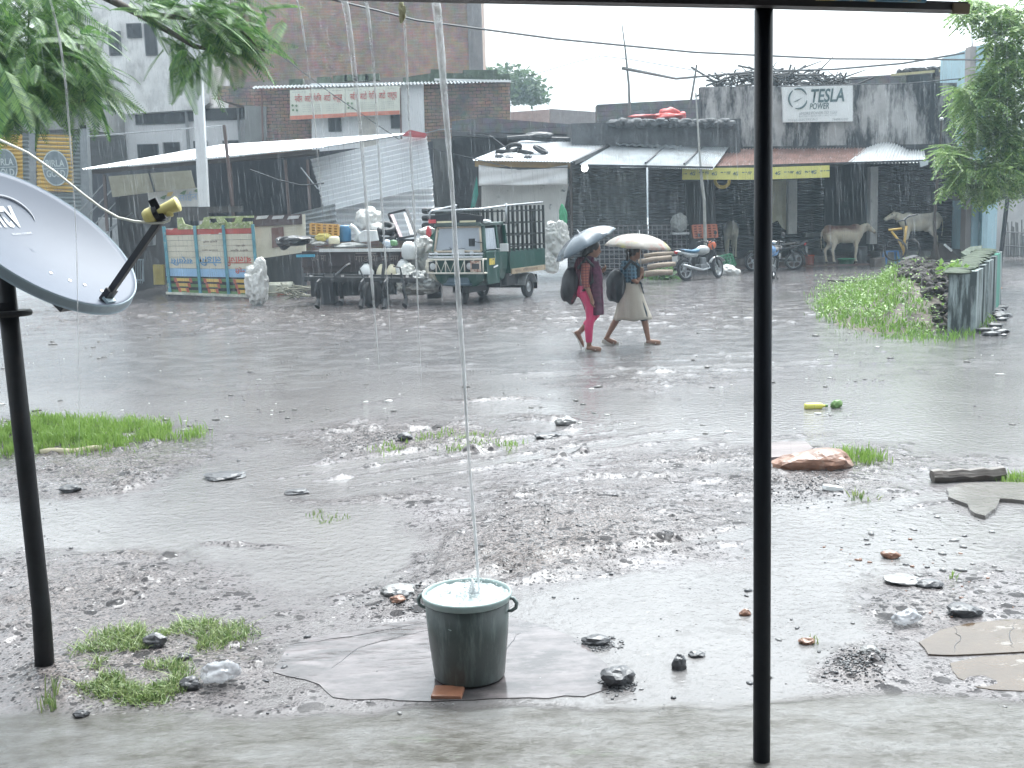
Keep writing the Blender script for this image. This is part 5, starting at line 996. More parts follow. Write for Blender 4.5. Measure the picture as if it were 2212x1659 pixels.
for y in (1.14, 2.98):
    for x in (-.69, -.42, -.14, .14, .42, .69): mb.bar((x, y, 1.1), (x, y, 2.06), .035, .035)
    for z in (1.22, 1.48, 1.75, 2.02): mb.bar((-.70, y, z), (.70, y, z), .03, .03)
mb.build('cage', M('cage_metal', (.022, .026, .026), .5, var=.3), t, local=True)
mb = MB(); mb.tube([(-.66, -.02, 1.80), (-.66, -.06, 2.03), (-.62, -.02, 2.07), (-.62, 1.1, 2.18)], .024, 8); mb.tube([(-.6, -.0, 2.06), (.62, -.0, 2.08), (.66, 1.1, 2.14), (.69, 2.95, 2.2)], .024, 8); mb.tube([(.66, 1.1, 1.75), (.66, 1.1, 2.2)], .03, 8); mb.build('roof_rack', steel, t, local=True, smooth=True)
v_ = MB().prism([(-.70, -.05, 1.80), (.66, -.05, 1.80), (.66, -.05, 1.93), (.02, -.05, 2.02), (-.70, -.05, 1.93)], (0, .05, 0)).build('visor_board', black, t, local=True); MB().mm((-.48, -.058, 1.80), (-.02, -.05, 1.84)).mm((.1, -.058, 1.80), (.5, -.05, 1.84)).build('stripe', M('pale_yellow', (.7, .66, .45), .5), v_, local=True); lettering('L', (-.03, -.055, 1.96), (1, 0, 0), (0, 0, 1), .07, .09, white, v_, local=True, bold=.03)
MB().mm((-.69, -.07, 1.80), (-.50, -.055, 1.88)).build('marker', M('marker_red', (.60, .07, .08), .4), t, local=True); MB().blob((-.72, -.02, 1.62), (.07, .04, .12), 2, .3, 2).build('red_cloth', MATS['marker_red'], t, local=True); MB().blob((.46, .3, 1.80), (.22, .3, .05), 3, .4, 2).build('rag', M('wet_rag', (.35, .38, .38), .5, var=.4, scale=9), t, local=True)
mb = MB(); mb.tube([(.62, .02, 1.35), (.5, -.12, 1.38)], .01, 6); mb.mm((.36, -.15, 1.28), (.50, -.12, 1.45)); mb.build('mirror', black, t, local=True); m2 = MB().mm((.78, .5, 1.14), (.98, .54, 1.31)).tube([(.68, .5, 1.2), (.8, .52, 1.2)], .012, 6).build('side_mirror', plastic_white, t, local=True, bevel=.02)
for s_ in (-1, 1): MB().surf(lambda u, v: (s_ * lerp(.50, .70, v), 2.2 - .32 * math.cos(lerp(.15, 2.9, u)), .25 + .32 * math.sin(lerp(.15, 2.9, u))), 14, 1).build('mudguard', M('guard_grey', (.30, .31, .31), .5), t, local=True, solid=.015); MB().mm((.48, 2.52, .18), (.70, 2.54, .52)).build('mud_flap', rubber, t, local=True)
# ---- painted truck body lying upside down
Yt = G(450, 648).y; 
t = thing('truck_body', 'painted wooden truck body with blue and red Hindi lettering lying upside down', 'truck body', base(460, Yt))
crm = M('cream_board', (.58, .55, .45), .55, var=.12, scale=3, stain=((.36, .33, .27), 3, .58, .75, (.4, 1, 3))); teal = M('teal_stake', (.10, .27, .33), .5, var=.3, scale=5, stain=((.42, .44, .42), 6, .58, .68, (1, 1, .5)))
TL, TR, BR, BL = (352, 494), (545, 489), (553, 640), (362, 633)
def tq(u, v): return (lerp(lerp(TL[0], TR[0], u), lerp(BL[0], BR[0], u), v), lerp(lerp(TL[1], TR[1], u), lerp(BL[1], BR[1], u), v))
def strip(v0, v1, u0, u1, Y, d): return MB().face([tq(u0, v0), tq(u1, v0), tq(u1, v1), tq(u0, v1)], Y, d)
redb = M('red_band', (.46, .10, .085), .5, var=.15, stain=((.7, .66, .62), 3.5, .60, .63, (.6, 1, 1.5))); skyb = M('sky_band', (.30, .48, .68), .5, var=.12, scale=4, stain=((.6, .68, .74), 4, .6, .64, (.6, 1, 2)))
strip(0, .10, 0, 1, Yt, .06).build('red_board', redb, t)
for i in range(6): strip(.105 + i * .085, .185 + i * .085, 0, 1, Yt + .004 * (i % 2), .06).build('board', crm, t)
strip(.615, .735, 0, 1, Yt, .06).build('sky_board', skyb, t); strip(.737, .757, 0, 1, Yt - .01, .06).build('black_line', black, t)
gb = M('leaf_band', (.13, .24, .10), .5, var=.2); yb = M('yellow_band', (.62, .42, .12), .5, var=.2); rb_ = M('brick_red_band', (.42, .12, .08), .5, var=.15)
for i, (mt, nm) in enumerate([(gb, 'green_strip'), (dark, 'dark_strip'), (gb, 'green_strip'), (dark, 'dark_strip'), (gb, 'green_strip')]): strip(.76 + i * .046, .803 + i * .046, 0, 1, Yt + .01, .06).build(nm, mt, t)
for k in range(3):
    u0 = k / 3 + .03
    for i in range(3):
        v0 = .765 + i * .075; k2 = .02 * i
        MB().face([tq(u0 + .06 + k2, v0), tq(u0 + .24 - k2, v0), tq(u0 + .23 - k2, v0 + .045), tq(u0 + .07 + k2, v0 + .045)], Yt - .005, .02).build('yellow_motif', yb, t)
        for a in (.05 + k2, .22 - k2): MB().face([tq(u0 + a, v0 - .004), tq(u0 + a + .03, v0 - .004), tq(u0 + a + .04, v0 + .062), tq(u0 + a + .01, v0 + .062)], Yt - .012, .02).build('red_motif', rb_, t)
for u_ in (-.01, .335, .655, .985): MB().face([tq(u_, -.03), tq(u_ + .032, -.03), tq(u_ + .05, 1.0), tq(u_ + .018, 1.0)], Yt - .06, .08).build('stake', teal, t, bevel=.01)
strip(.985, 1.02, -.02, 1.03, Yt - .07, .16).build('rail', M('chalky_rail', (.55, .55, .48), .6, var=.3, scale=6, stain=((.15, .25, .22), 6, .55, .65, (.5, 1, 1))), t)
blt = M('blue_letter', (.12, .28, .48), .5); rlt = M('red_paint_letter', (.50, .12, .09), .5); dlt = M('brown_small', (.20, .16, .14), .5)
def tw(body, u0, u1, v0, v1, mat):             # writing painted upside down
    c = P(*tq((u0 + u1) / 2, (v0 + v1) / 2), Yt - .004); a = P(*tq(u0, v0), Yt - .004); b = P(*tq(u1, v0), Yt - .004); e = P(*tq(u0, v1), Yt - .004)
    lettering(body, c, a - b, e - a, (b - a).length, (e - a).length, mat, t, ext=.004, bold=.018)
tw('सर्विस', .06, .31, .43, .57, blt); tw('लोडिंग', .38, .63, .43, .57, blt); tw('बालाजी', .68, .97, .43, .57, rlt); tw('श्री', .78, .89, .58, .68, rlt)
tw('हमारे यहाँ', .44, .60, .19, .23, dlt); tw('प्रो. रमेश', .80, .91, .25, .29, dlt); tw('मुकेश कुमार', .74, .94, .32, .36, dlt); tw('बालाजी ट्रांस', .42, .60, .32, .35, dlt)
grn_o = M('ornament_green', (.30, .36, .16), .5, var=.4, scale=9, stain=((.6, .58, .42), 12, .52, .6, (1, 1, 1)))
mb = MB(); mb.face([(382, 470), (392, 470), (398, 484), (420, 490), (436, 484), (440, 470), (450, 468), (452, 494), (384, 496)], Yt - .03, .1)
mb.face([(452, 482), (545, 478), (545, 489), (452, 492)], Yt + .02, .05); mb.bar(P(450, 470, Yt), P(548, 468, Yt), .05, .05); mb.bar(P(450, 492, Yt), P(550, 490, Yt), .05, .06)
for i in range(9): mb.bar(P(456 + i * 10, 480, Yt - .02), P(466 + i * 10, 490, Yt - .02), .03, .02); mb.bar(P(466 + i * 10, 480, Yt - .03), P(456 + i * 10, 490, Yt - .03), .03, .02)
mb.face([(466, 470), (480, 468), (490, 480), (470, 482)], Yt - .02, .06); mb.face([(510, 468), (526, 467), (520, 480), (506, 480)], Yt - .02, .06); mb.build('ornament_rail', grn_o, t)
MB().face([(384, 478), (450, 476), (450, 460), (520, 458), (520, 445), (384, 448)], Yt + 1.0, .3).build('inner_frame', M('frame_dark', (.07, .07, .072), .6, var=.2), t)
MB().mm((P(355, 560, Yt).x, Yt + .06, .12), (P(360, 560, Yt).x, Yt + 2.0, P(355, 492, Yt).z)).build('end_board', dark, t)
mb = MB(); mb.face([(548, 490), (655, 482), (657, 545), (552, 560)], Yt + .3, .08); mb.build('side_board', crm, t); MB().face([(586, 492), (612, 490), (614, 530), (588, 536)], Yt + .26, .04).build('rust_patch', M('rust_brown', (.16, .09, .075), .6), t)
MB().face([(548, 466), (657, 462), (658, 484), (550, 490)], Yt + .25, .06).build('top_board', M('frame_brown', (.10, .075, .075), .6, var=.2), t)
mb = MB()
for i in range(3): mb.face([(556 + i * 34, 467), (580 + i * 34, 465), (576 + i * 34, 472), (552 + i * 34, 474)], Yt + .22, .03)
mb.build('white_motif', M('dull_white', (.5, .5, .5), .6), t); MB().bar(P(656, 463, Yt + .2), P(658, 545, Yt + .2), .07, .07).build('corner_post', crm, t)
o = MB().face([(556, 560), (650, 540), (652, 640), (560, 640)], Yt + .9, .8).build('dark_crate', M('dark_crate', (.05, .055, .062), .6, var=.3, stretch=(3, 1, .3))); tag(o, 'dark wooden crate in the shadow between the truck body and the cultivator', 'crate')
p = G(558, 660); mb = MB()
mb.blob(p + Vector((0, 0, .45)), (.27, .2, .50), 21, .2, 4, 1.6, flat=-.43, crumple=.34); mb.blob(p + Vector((.10, .02, .88)), (.16, .11, .22), 22, .3, 3, 2, crumple=.17); mb.blob(p + Vector((-.10, 0, .8)), (.17, .1, .14), 24, .3, 3, 2, crumple=.17)
o = link('sack', fuse(mb, .013, 1, .4), sackm, smooth=True); tag(o, 'crumpled white plastic sack standing against the right end of the truck body', 'sack')
p = G(597, 640, 0); o = MB().lathe([(0, 0), (.42, 0), (.44, .1), (.44, .3), (.40, .36), (0, .36)], 24, Matrix.Translation((p.x, p.y + .3, 0))).build('painted_drum', M('drum_paint', (.50, .50, .42), .5, var=.3, scale=5, stain=((.35, .10, .07), 2.5, .55, .6, (.5, .5, 2)))); tag(o, 'short painted round drum beside the crumpled white sack', 'drum')
mb = MB(); r_ = random.Random(4)
for i in range(26): a = P(r_.uniform(612, 690), r_.uniform(618, 645), Yt - .6 + r_.uniform(-.3, .6)); d_ = Vector((r_.gauss(0, .4), r_.gauss(0, .2), abs(r_.gauss(0, .12)))); mb.tube([a - d_ * .5, a + d_ * .5], [.022, .015], 5)
tag(mb.build('scrap_heap', M('scrap_mix', (.22, .22, .17), .6, var=.5, scale=3)), 'tangle of scrap rods and slats on the ground right of the sack', 'scrap')
# ---- cultivator
Yc = G(780, 668).y; imp = M('implement_black', (.028, .03, .033), .5, var=.3)
t = thing('cultivator', 'black farm cultivator with curved tines parked on the ground', 'farm implement', base(780, Yc))
mb = MB(); mb.bar(P(657, 602, Yc), P(902, 606, Yc), .10, .10); mb.bar(P(665, 596, Yc + .5), P(890, 598, Yc + .5), .09, .09); mb.bar(P(700, 598, Yc + .25), P(895, 602, Yc + .25), .06, .06)
for x in (672, 740, 800, 880): mb.bar(P(x, 603, Yc), P(x, 597, Yc + .5), .07, .07)
mb.build('frame', imp, t)
for x, yy, dY in ((687, 663, 0), (738, 655, .45), (782, 664, 0), (832, 667, -.05), (876, 660, .1)):
    mb = MB(); mb.tube([P(x + 6, 604, Yc + dY), P(x - 1, 612, Yc + dY - .12), P(x - 4, 626, Yc + dY - .16), P(x + 1, 645, Yc + dY - .08), P(x - 2, yy, Yc + dY - .22)], [(.03, .06), (.03, .06), (.03, .06), (.035, .06), (.05, .08)], 8); mb.build('tine', imp, t)
mb = MB()
for x in (700, 722, 846, 866, 890): mb.bar(P(x, 604, Yc), P(x, 590, Yc), .03, .03)
mb.tube([P(718, 602, Yc), P(748, 574, Yc + .2), P(755, 570, Yc + .3)], .03, 6); mb.tube([P(826, 604, Yc), P(830, 565, Yc + .1)], .04, 6); mb.tube([P(788, 605, Yc), P(776, 580, Yc), P(784, 570, Yc)], .02, 6); mb.tube([P(850, 575, Yc), P(864, 578, Yc), P(870, 604, Yc)], .02, 6); mb.build('hitch_frame', imp, t)
MB().lathe([(0, -.05), (.08, -.06), (.30, -.09), (.30, .09), (.08, .06), (0, .05)], 26, Matrix.Translation(P(803, 634, Yc + .3)) @ Matrix.Rotation(1.2, 4, 'Z') @ Matrix.Rotation(PI / 2, 4, 'X')).build('depth_wheel', rubber, t, smooth=True)
# ---- trolley loaded with scrap
Yr = Yc + 1.3
t = thing('trolley', 'rusty dark trolley with faded Hindi writing carrying a heap of scrap', 'trolley', base(775, Yr))
trm = M('trolley_rust', (.055, .045, .047), .55, var=.4, scale=3, stain=((.11, .085, .08), 2, .52, .7, (1, 1, .4)))
MB().face([(652, 543), (872, 541), (874, 570), (858, 572), (845, 590), (836, 572), (820, 590), (812, 572), (796, 588), (790, 572), (652, 578)], Yr, .08).build('side_panel', trm, t)
q0, q1 = P(652, 543, Yr), P(873, 541, Yr); MB().mm((q0.x, Yr + .08, q0.z - .5), (q1.x, Yr + 1.7, q0.z - .04)).build('bed', trm, t)
MB().bar(P(690, 541, Yr - .04), P(873, 540, Yr - .04), .10, .07).build('edge', M('edge_white', (.62, .63, .62), .5, var=.1), t); MB().face([(866, 542), (874, 541), (876, 570), (862, 572)], Yr - .03, .1).build('end_plate', M('rust_plate', (.17, .085, .075), .6), t)
mb = MB(); mb.mm((q0.x + .3, Yr + .5, 0), (q0.x + .6, Yr + 1.2, q0.z - .5)); mb.mm((q1.x - .8, Yr + .5, 0), (q1.x - .5, Yr + 1.2, q0.z - .5)); mb.mm((q0.x, Yr + .9, .15), (q1.x - .3, Yr + 1.0, q0.z - .4)); mb.build('underframe', dark, t)
lm = M('faded_letter', (.24, .20, .19), .6)
lettering('जय मां', P(688, 556, Yr - .01), (1, 0, 0), (0, 0, 1), .34, .18, lm, t, ext=.01); lettering('गाडिया', P(792, 556, Yr - .01), (1, 0, 0), (0, 0, 1), .52, .19, lm, t, ext=.01); lettering('मो नग', P(843, 556, Yr - .01), (1, 0, 0), (0, 0, 1), .38, .19, lm, t, ext=.01); MB().bar(P(768, 547, Yr - .02), P(812, 547, Yr - .02), .02, .03).build('line', lm, t)
MB().bar(P(640, 553, Yr - .1), P(680, 552, Yr - .1), .03, .06).build('blue_strip', M('bright_blue', (.08, .35, .50), .5), t)
Yj = Yr + .6
def jug(x, y, w_, h_, mat, label):
    q = P(x, y, Yr - .12); b = P(x, y + h_, Yr - .12); H_ = q.z - b.z; R = w_ * Yr / F / 2
    tt = thing('jerrycan', label, 'jerrycan', b, 'jerrycans hung under the trolley')
    MB().lathe([(0, 0), (R, .01), (R * 1.05, H_ * .45), (R * .55, H_ * .82), (R * .3, H_ * .88), (R * .3, H_ * .94), (0, H_ * .94)], 18, Matrix.Translation(b)).build('body', mat, tt, smooth=True); MB().lathe([(0, H_ * .93), (R * .36, H_ * .93), (R * .36, H_), (0, H_)], 12, Matrix.Translation(b)).build('cap', black, tt)
crp = M('cream_plastic', (.66, .62, .46), .45, var=.1)
jug(792, 566, 32, 38, plastic_white, 'white plastic jerrycan hung leftmost under the trolley'); jug(826, 567, 24, 38, crp, 'cream plastic jerrycan in the middle under the trolley'); jug(848, 567, 26, 38, crp, 'cream plastic jerrycan under the right end of the trolley'); jug(872, 556, 34, 44, plastic_white, 'white plastic can beside the rusty end plate of the trolley')
# load
def crate(px, Y, d, mat, label, slots=4):
    a = [P(x, y, Y) for x, y in px]; c = sum(a, Vector()) / 4; tt = thing('crate', label, 'crate', (c.x, Y, min(q.z for q in a)))
    u = (a[1] - a[0]); v = (a[3] - a[0]); mb = MB()
    for k in range(slots + 1):
        q = a[0] + v * (k / slots); mb.bar(q, q + u, .035, v.length / slots * .5)
    for k in range(6): q = a[0] + u * (k / 5); mb.bar(q, q + v, .05, .04)
    mb.build('front', mat, tt); MB().prism([q + Vector((0, .04, 0)) for q in a], (0, d, 0)).build('body', M(mat.name + '_inner_shade', tuple(c * .45 for c in mat.node_tree.nodes['Color Ramp'].color_ramp.elements[0].color[:3]), .6), tt, bevel=.01); return tt  # solid block in a darkened crate colour paints the shade behind the slats
crate([(671, 483), (731, 486), (731, 508), (671, 506)], Yj - .3, .4, M('crate_orange', (.62, .36, .11), .5, var=.12), 'orange yellow plastic crate on the left end of the scrap load')
def lathe_at(name, x, y, prof, mat, label, cat, Y, R=None, s=1): 
    q = P(x, y, Y); Mx = Matrix.Translation(q) @ (R if R else Matrix()) @ Matrix.Scale(s, 4); return tag(MB().lathe(prof, 24, Mx).build(name, mat, smooth=True), label, cat)
lathe_at('drum', 744, 522, [(0, 0), (.15, 0), (.165, .03), (.16, .1), (.17, .14), (.16, .2), (.165, .34), (.13, .38), (0, .38)], M('blue_plastic', (.06, .20, .36), .4, var=.15), 'blue plastic drum next to the orange yellow crate', 'drum', Yj)
o = link('sack', fuse(MB().blob(P(795, 473, Yj + .2), (.34, .26, .24), 31, .25, 4, 1.5, crumple=.17).blob(P(800, 455, Yj + .2), (.12, .1, .12), 32, .4, 3, 2).blob(P(812, 492, Yj), (.2, .15, .12), 33, .4, 3),  .02, 2, .4), sackm, smooth=True); tag(o, 'big tied white sack on top of the scrap load', 'sack')
tp_ = [(.20, -.07), (.27, -.09), (.33, -.07), (.35, 0), (.33, .07), (.27, .09), (.20, .07), (.19, 0), (.20, -.07)]
def tyre(x, y, Y, label, R=None, s=.7, group=None): q = P(x, y, Y); o = MB().lathe(tp_, 30, Matrix.Translation(q) @ (R if R else Matrix()) @ Matrix.Scale(s, 4)).build('tyre', rubber, smooth=True); return tag(o, label, 'tyre', group)
tl = Matrix.Rotation(.45, 4, 'X') @ Matrix.Rotation(.1, 4, 'Y')
tyre(832, 492, Yj, 'upper of two black tyres lying on the scrap load', tl, .72, 'tyres on the scrap load'); tyre(834, 510, Yj, 'lower of two black tyres lying on the scrap load', tl, .72, 'tyres on the scrap load')
o = MB().face([(772, 508), (786, 497), (812, 498), (817, 520), (776, 524)], Yj - .45, .3).build('box', plastic_white, bevel=.015); tag(o, 'white plastic box lying in front of the tyres on the load', 'box')
o = MB().tube([P(756, 486, Yj - .3), P(766, 494, Yj - .3), P(775, 505, Yj - .3), P(770, 522, Yj - .3)], [.05, .06, .06, .07], 8).build('plastic_chair_arm', plastic_white, smooth=True); o.name = 'chair_piece'; tag(o, 'white curved piece of a broken plastic chair on the load', 'chair piece')
t2 = thing('window_frame', 'tilted grey window frame with a patterned strip on the scrap load', 'frame', P(868, 512, Yj + .1))
mb = MB(); cs = [P(840, 462, Yj + .4), P(878, 453, Yj + .4), P(898, 508, Yj), P(862, 516, Yj)]
for i in range(4): mb.bar(cs[i], cs[(i + 1) % 4], .06, .05)
mb.build('frame', dark, t2); MB().bar(P(875, 460, Yj + .33), P(890, 508, Yj - .05), .10, .03).build('strip', M('floral_strip', (.5, .5, .5), .5, var=.5, scale=14), t2); MB().bar(P(846, 464, Yj + .33), P(866, 512, Yj - .05), .08, .03).build('strip', M('floral_strip_pink', (.55, .42, .44), .5, var=.5, scale=14), t2)
lathe_at('bottle', 722, 527, [(0, 0), (.12, 0), (.13, .03), (.13, .13), (.1, .17), (.05, .18), (0, .18)], crp, 'cream plastic tub in front of the orange yellow crate', 'tub', Yj - .4)
o = MB().blob(P(696, 512, Yj - .3), (.18, .12, .09), 41, .5, 3).build('bag', M('yellow_bag', (.60, .52, .16), .5, var=.2)); tag(o, 'crumpled yellow bag under the orange yellow crate', 'bag')
o = MB().blob(P(672, 520, Yj - .3), (.14, .12, .07), 45, .5, 3).blob(P(688, 526, Yj - .35), (.16, .1, .05), 46, .5, 3).build('bag', sackm); tag(o, 'flat white bag at the left end of the scrap load', 'bag')
o = MB().blob(P(640, 520, Yr), (.36, .3, .12), 42, .4, 3).blob(P(615, 525, Yr + .2), (.2, .2, .14), 43, .4, 3).build('tarpaulin', M('black_tarp', (.03, .032, .036), .35, bump=.02, bscale=8)); tag(o, 'black tarpaulin heaped between the truck body and the trolley', 'tarpaulin')
o = MB().blob(P(760, 530, Yj - .4), (.42, .2, .06), 44, .4, 3).build('bag', greysack); tag(o, 'flat grey bag lying along the front edge of the load', 'bag')
lathe_at('bottle', 832, 532, [(0, 0), (.10, 0), (.12, .05), (.11, .12), (.05, .17), (0, .17)], M('grey_plastic', (.40, .46, .52), .4), 'grey plastic vessel at the front edge of the load below the tyres', 'vessel', Yj - .4, Matrix.Rotation(.9, 4, 'Y')); lathe_at('bottle', 850, 531, [(0, 0), (.09, 0), (.10, .05), (.08, .12), (0, .14)], M('green_plastic', (.10, .22, .10), .4), 'small green plastic bowl beside the grey vessel on the load', 'bowl', Yj - .4)
lathe_at('jug', 884, 560, [(0, 0), (.14, 0), (.17, .08), (.17, .25), (.12, .36), (.06, .40), (0, .40)], plastic_white, 'big white round plastic jug right of the trolley', 'jug', Yr - .1)
# sacks right of the trolley, drums, tyre stack
for cx, cy, r_, sd_, mt, lb in ((908, 560, (.30, .25, .42), 51, greysack, 'grey sack leaning behind the white jug'), (902, 606, (.40, .30, .24), 52, greysack, 'folded grey sheet piled in front of the green rickshaw'), (900, 618, (.42, .3, .20), 53, M('mud_sack', (.28, .27, .25), .6, bump=.01, bscale=10), 'muddy sack on the ground right of the cultivator'), (934, 590, (.15, .13, .30), 54, M('cream_sack', (.60, .57, .48), .6, bump=.01, bscale=10), 'cream sack squeezed against the front of the rickshaw'), (915, 530, (.22, .2, .22), 55, M('pale_sack', (.52, .52, .50), .6, bump=.01, bscale=9), 'pale sack on top of the grey sack by the load'), (878, 600, (.26, .2, .3), 56, M('light_sack', (.62, .62, .58), .6, bump=.01, bscale=9), 'light sack beside the end of the cultivator')):
    q = P(cx, cy, Yr + .3 if cy < 590 else Yr - .3); o = link('sack', fuse(MB().blob(q, r_, sd_, .25, 4, 1.8, crumple=.34).blob(q + Vector((r_[0] * .5, 0, -r_[2] * .4)), (r_[0] * .7, r_[1], r_[2] * .6), sd_ + 7, .3, 3, 2, crumple=.15), .014, 1, .4), mt, smooth=True); tag(o, lb, 'sack')
for k in range(4): tyre(934, 503 - k * 16, Yr + 1.6, ['bottom tyre of the dark stack behind the rickshaw', 'second tyre from the bottom of the dark stack behind the rickshaw', 'third tyre from the bottom of the dark stack behind the rickshaw', 'top tyre of the dark stack behind the rickshaw'][k], Matrix.Rotation(.05 * (k % 2), 4, 'X'), .75, 'stacked tyres')
o = MB().mm((P(920, 520, Yr + 1.6).x, Yr + 1.3, 0), (P(950, 520, Yr + 1.6).x, Yr + 1.9, P(934, 508, Yr + 1.6).z)).build('pedestal', dark); o.name = 'dark_box'; tag(o, 'dark box under the tyre stack', 'box')
lathe_at('drum', 950, 560, [(0, 0), (.22, 0), (.24, .05), (.23, .3), (.24, .6), (.2, .66), (0, .66)], M('dark_green_plastic', (.03, .14, .10), .4), 'dark green plastic drum behind the left side of the rickshaw', 'drum', Yr + .8)
o = MB().blob(P(920, 500, Yr + .7), (.24, .2, .1), 57, .5, 3).build('bag', sackm); tag(o, 'white bag on the dark green drum left of the rickshaw', 'bag')
for cx, cy, r_, sd_, mt, lb in ((1205, 515, (.28, .22, .42), 61, M('pale_bag', (.52, .52, .50), .6, bump=.01, bscale=9), 'tall pale sack standing right of the caged load bed'), (1192, 490, (.16, .15, .14), 62, sackm, 'small white sack on top of the tall pale sack'), (1190, 568, (.22, .2, .24), 63, sackm, 'white sack on the ground behind the rickshaw')):
    q = P(cx, cy, 29); o = link('sack', fuse(MB().blob(q, r_, sd_, .25, 4, 1.8, crumple=.34).blob(q + Vector((0, 0, -r_[2] * .5)), (r_[0] * .9, r_[1], r_[2] * .6), sd_ + 7, .3, 3, 2, crumple=.15), .014, 1, .4), mt, smooth=True); tag(o, lb, 'sack')
o = MB().blob(P(1216, 465, 33.5), (.12, .1, .3), 64, .4, 3).build('net_bag', M('net_green', (.06, .32, .16), .5)); tag(o, 'bright green net bag hanging on the corner of the middle shed', 'bag')
o = MB().face([(1016, 452), (1022, 415), (1030, 380), (1033, 420), (1024, 453)], 33.5, .1).build('cloth', M('teal_cloth', (.04, .22, .18), .6)); tag(o, 'green cloth strip hanging at the left corner of the middle shed', 'cloth')
# tyres and tubes on the middle roof
for k, (x, y, lb, rr_) in enumerate([(1088, 333, 'tyre at the left of the pile on the middle tin roof', .1), (1110, 322, 'tyre at the top of the pile on the middle tin roof', -.15), (1135, 333, 'tyre at the front of the pile on the middle tin roof', .2), (1168, 327, 'dark half buried tyre at the right of the pile on the middle tin roof', .5)]):
    tyre(x, y - 3, 35.5, lb, Matrix.Rotation(-.25 + rr_, 4, 'X') @ Matrix.Rotation(rr_, 4, 'Y'), .75, 'tyres weighing down the tin roof')
for x, y, lb in ((1078, 338, 'dark block at the front left edge of the middle tin roof'), (1100, 342, 'dark block under the tyres at the eave of the middle tin roof'), (1140, 340, 'brown block at the front of the tyre pile on the tin roof')):
    o = MB().blob(P(x, y, 34.6), (.14, .14, .09), x, .3, 2).build('block', stone_d); tag(o, lb, 'block')
o = MB().blob(P(1105, 336, 35.2), (.3, .2, .08), 3, .5, 3).build('bag', sackm); tag(o, 'white bag among the tyres on the middle tin roof', 'bag')
mb = MB(); mb.tube([P(1096, 300, 38), P(1140, 297, 38), P(1200, 302, 38.4), P(1290, 302, 38.6)], .09, 8); tag(mb.build('hose', rubber), 'thick black hose lying along the back edge of the middle tin roof', 'hose'); o = MB().blob(P(1160, 293, 38.2), (.5, .2, .12), 4, .3, 3).build('tarpaulin', M('roof_tarp', (.05, .055, .06), .5)); tag(o, 'black bundle at the back left of the middle tin roof', 'bundle')
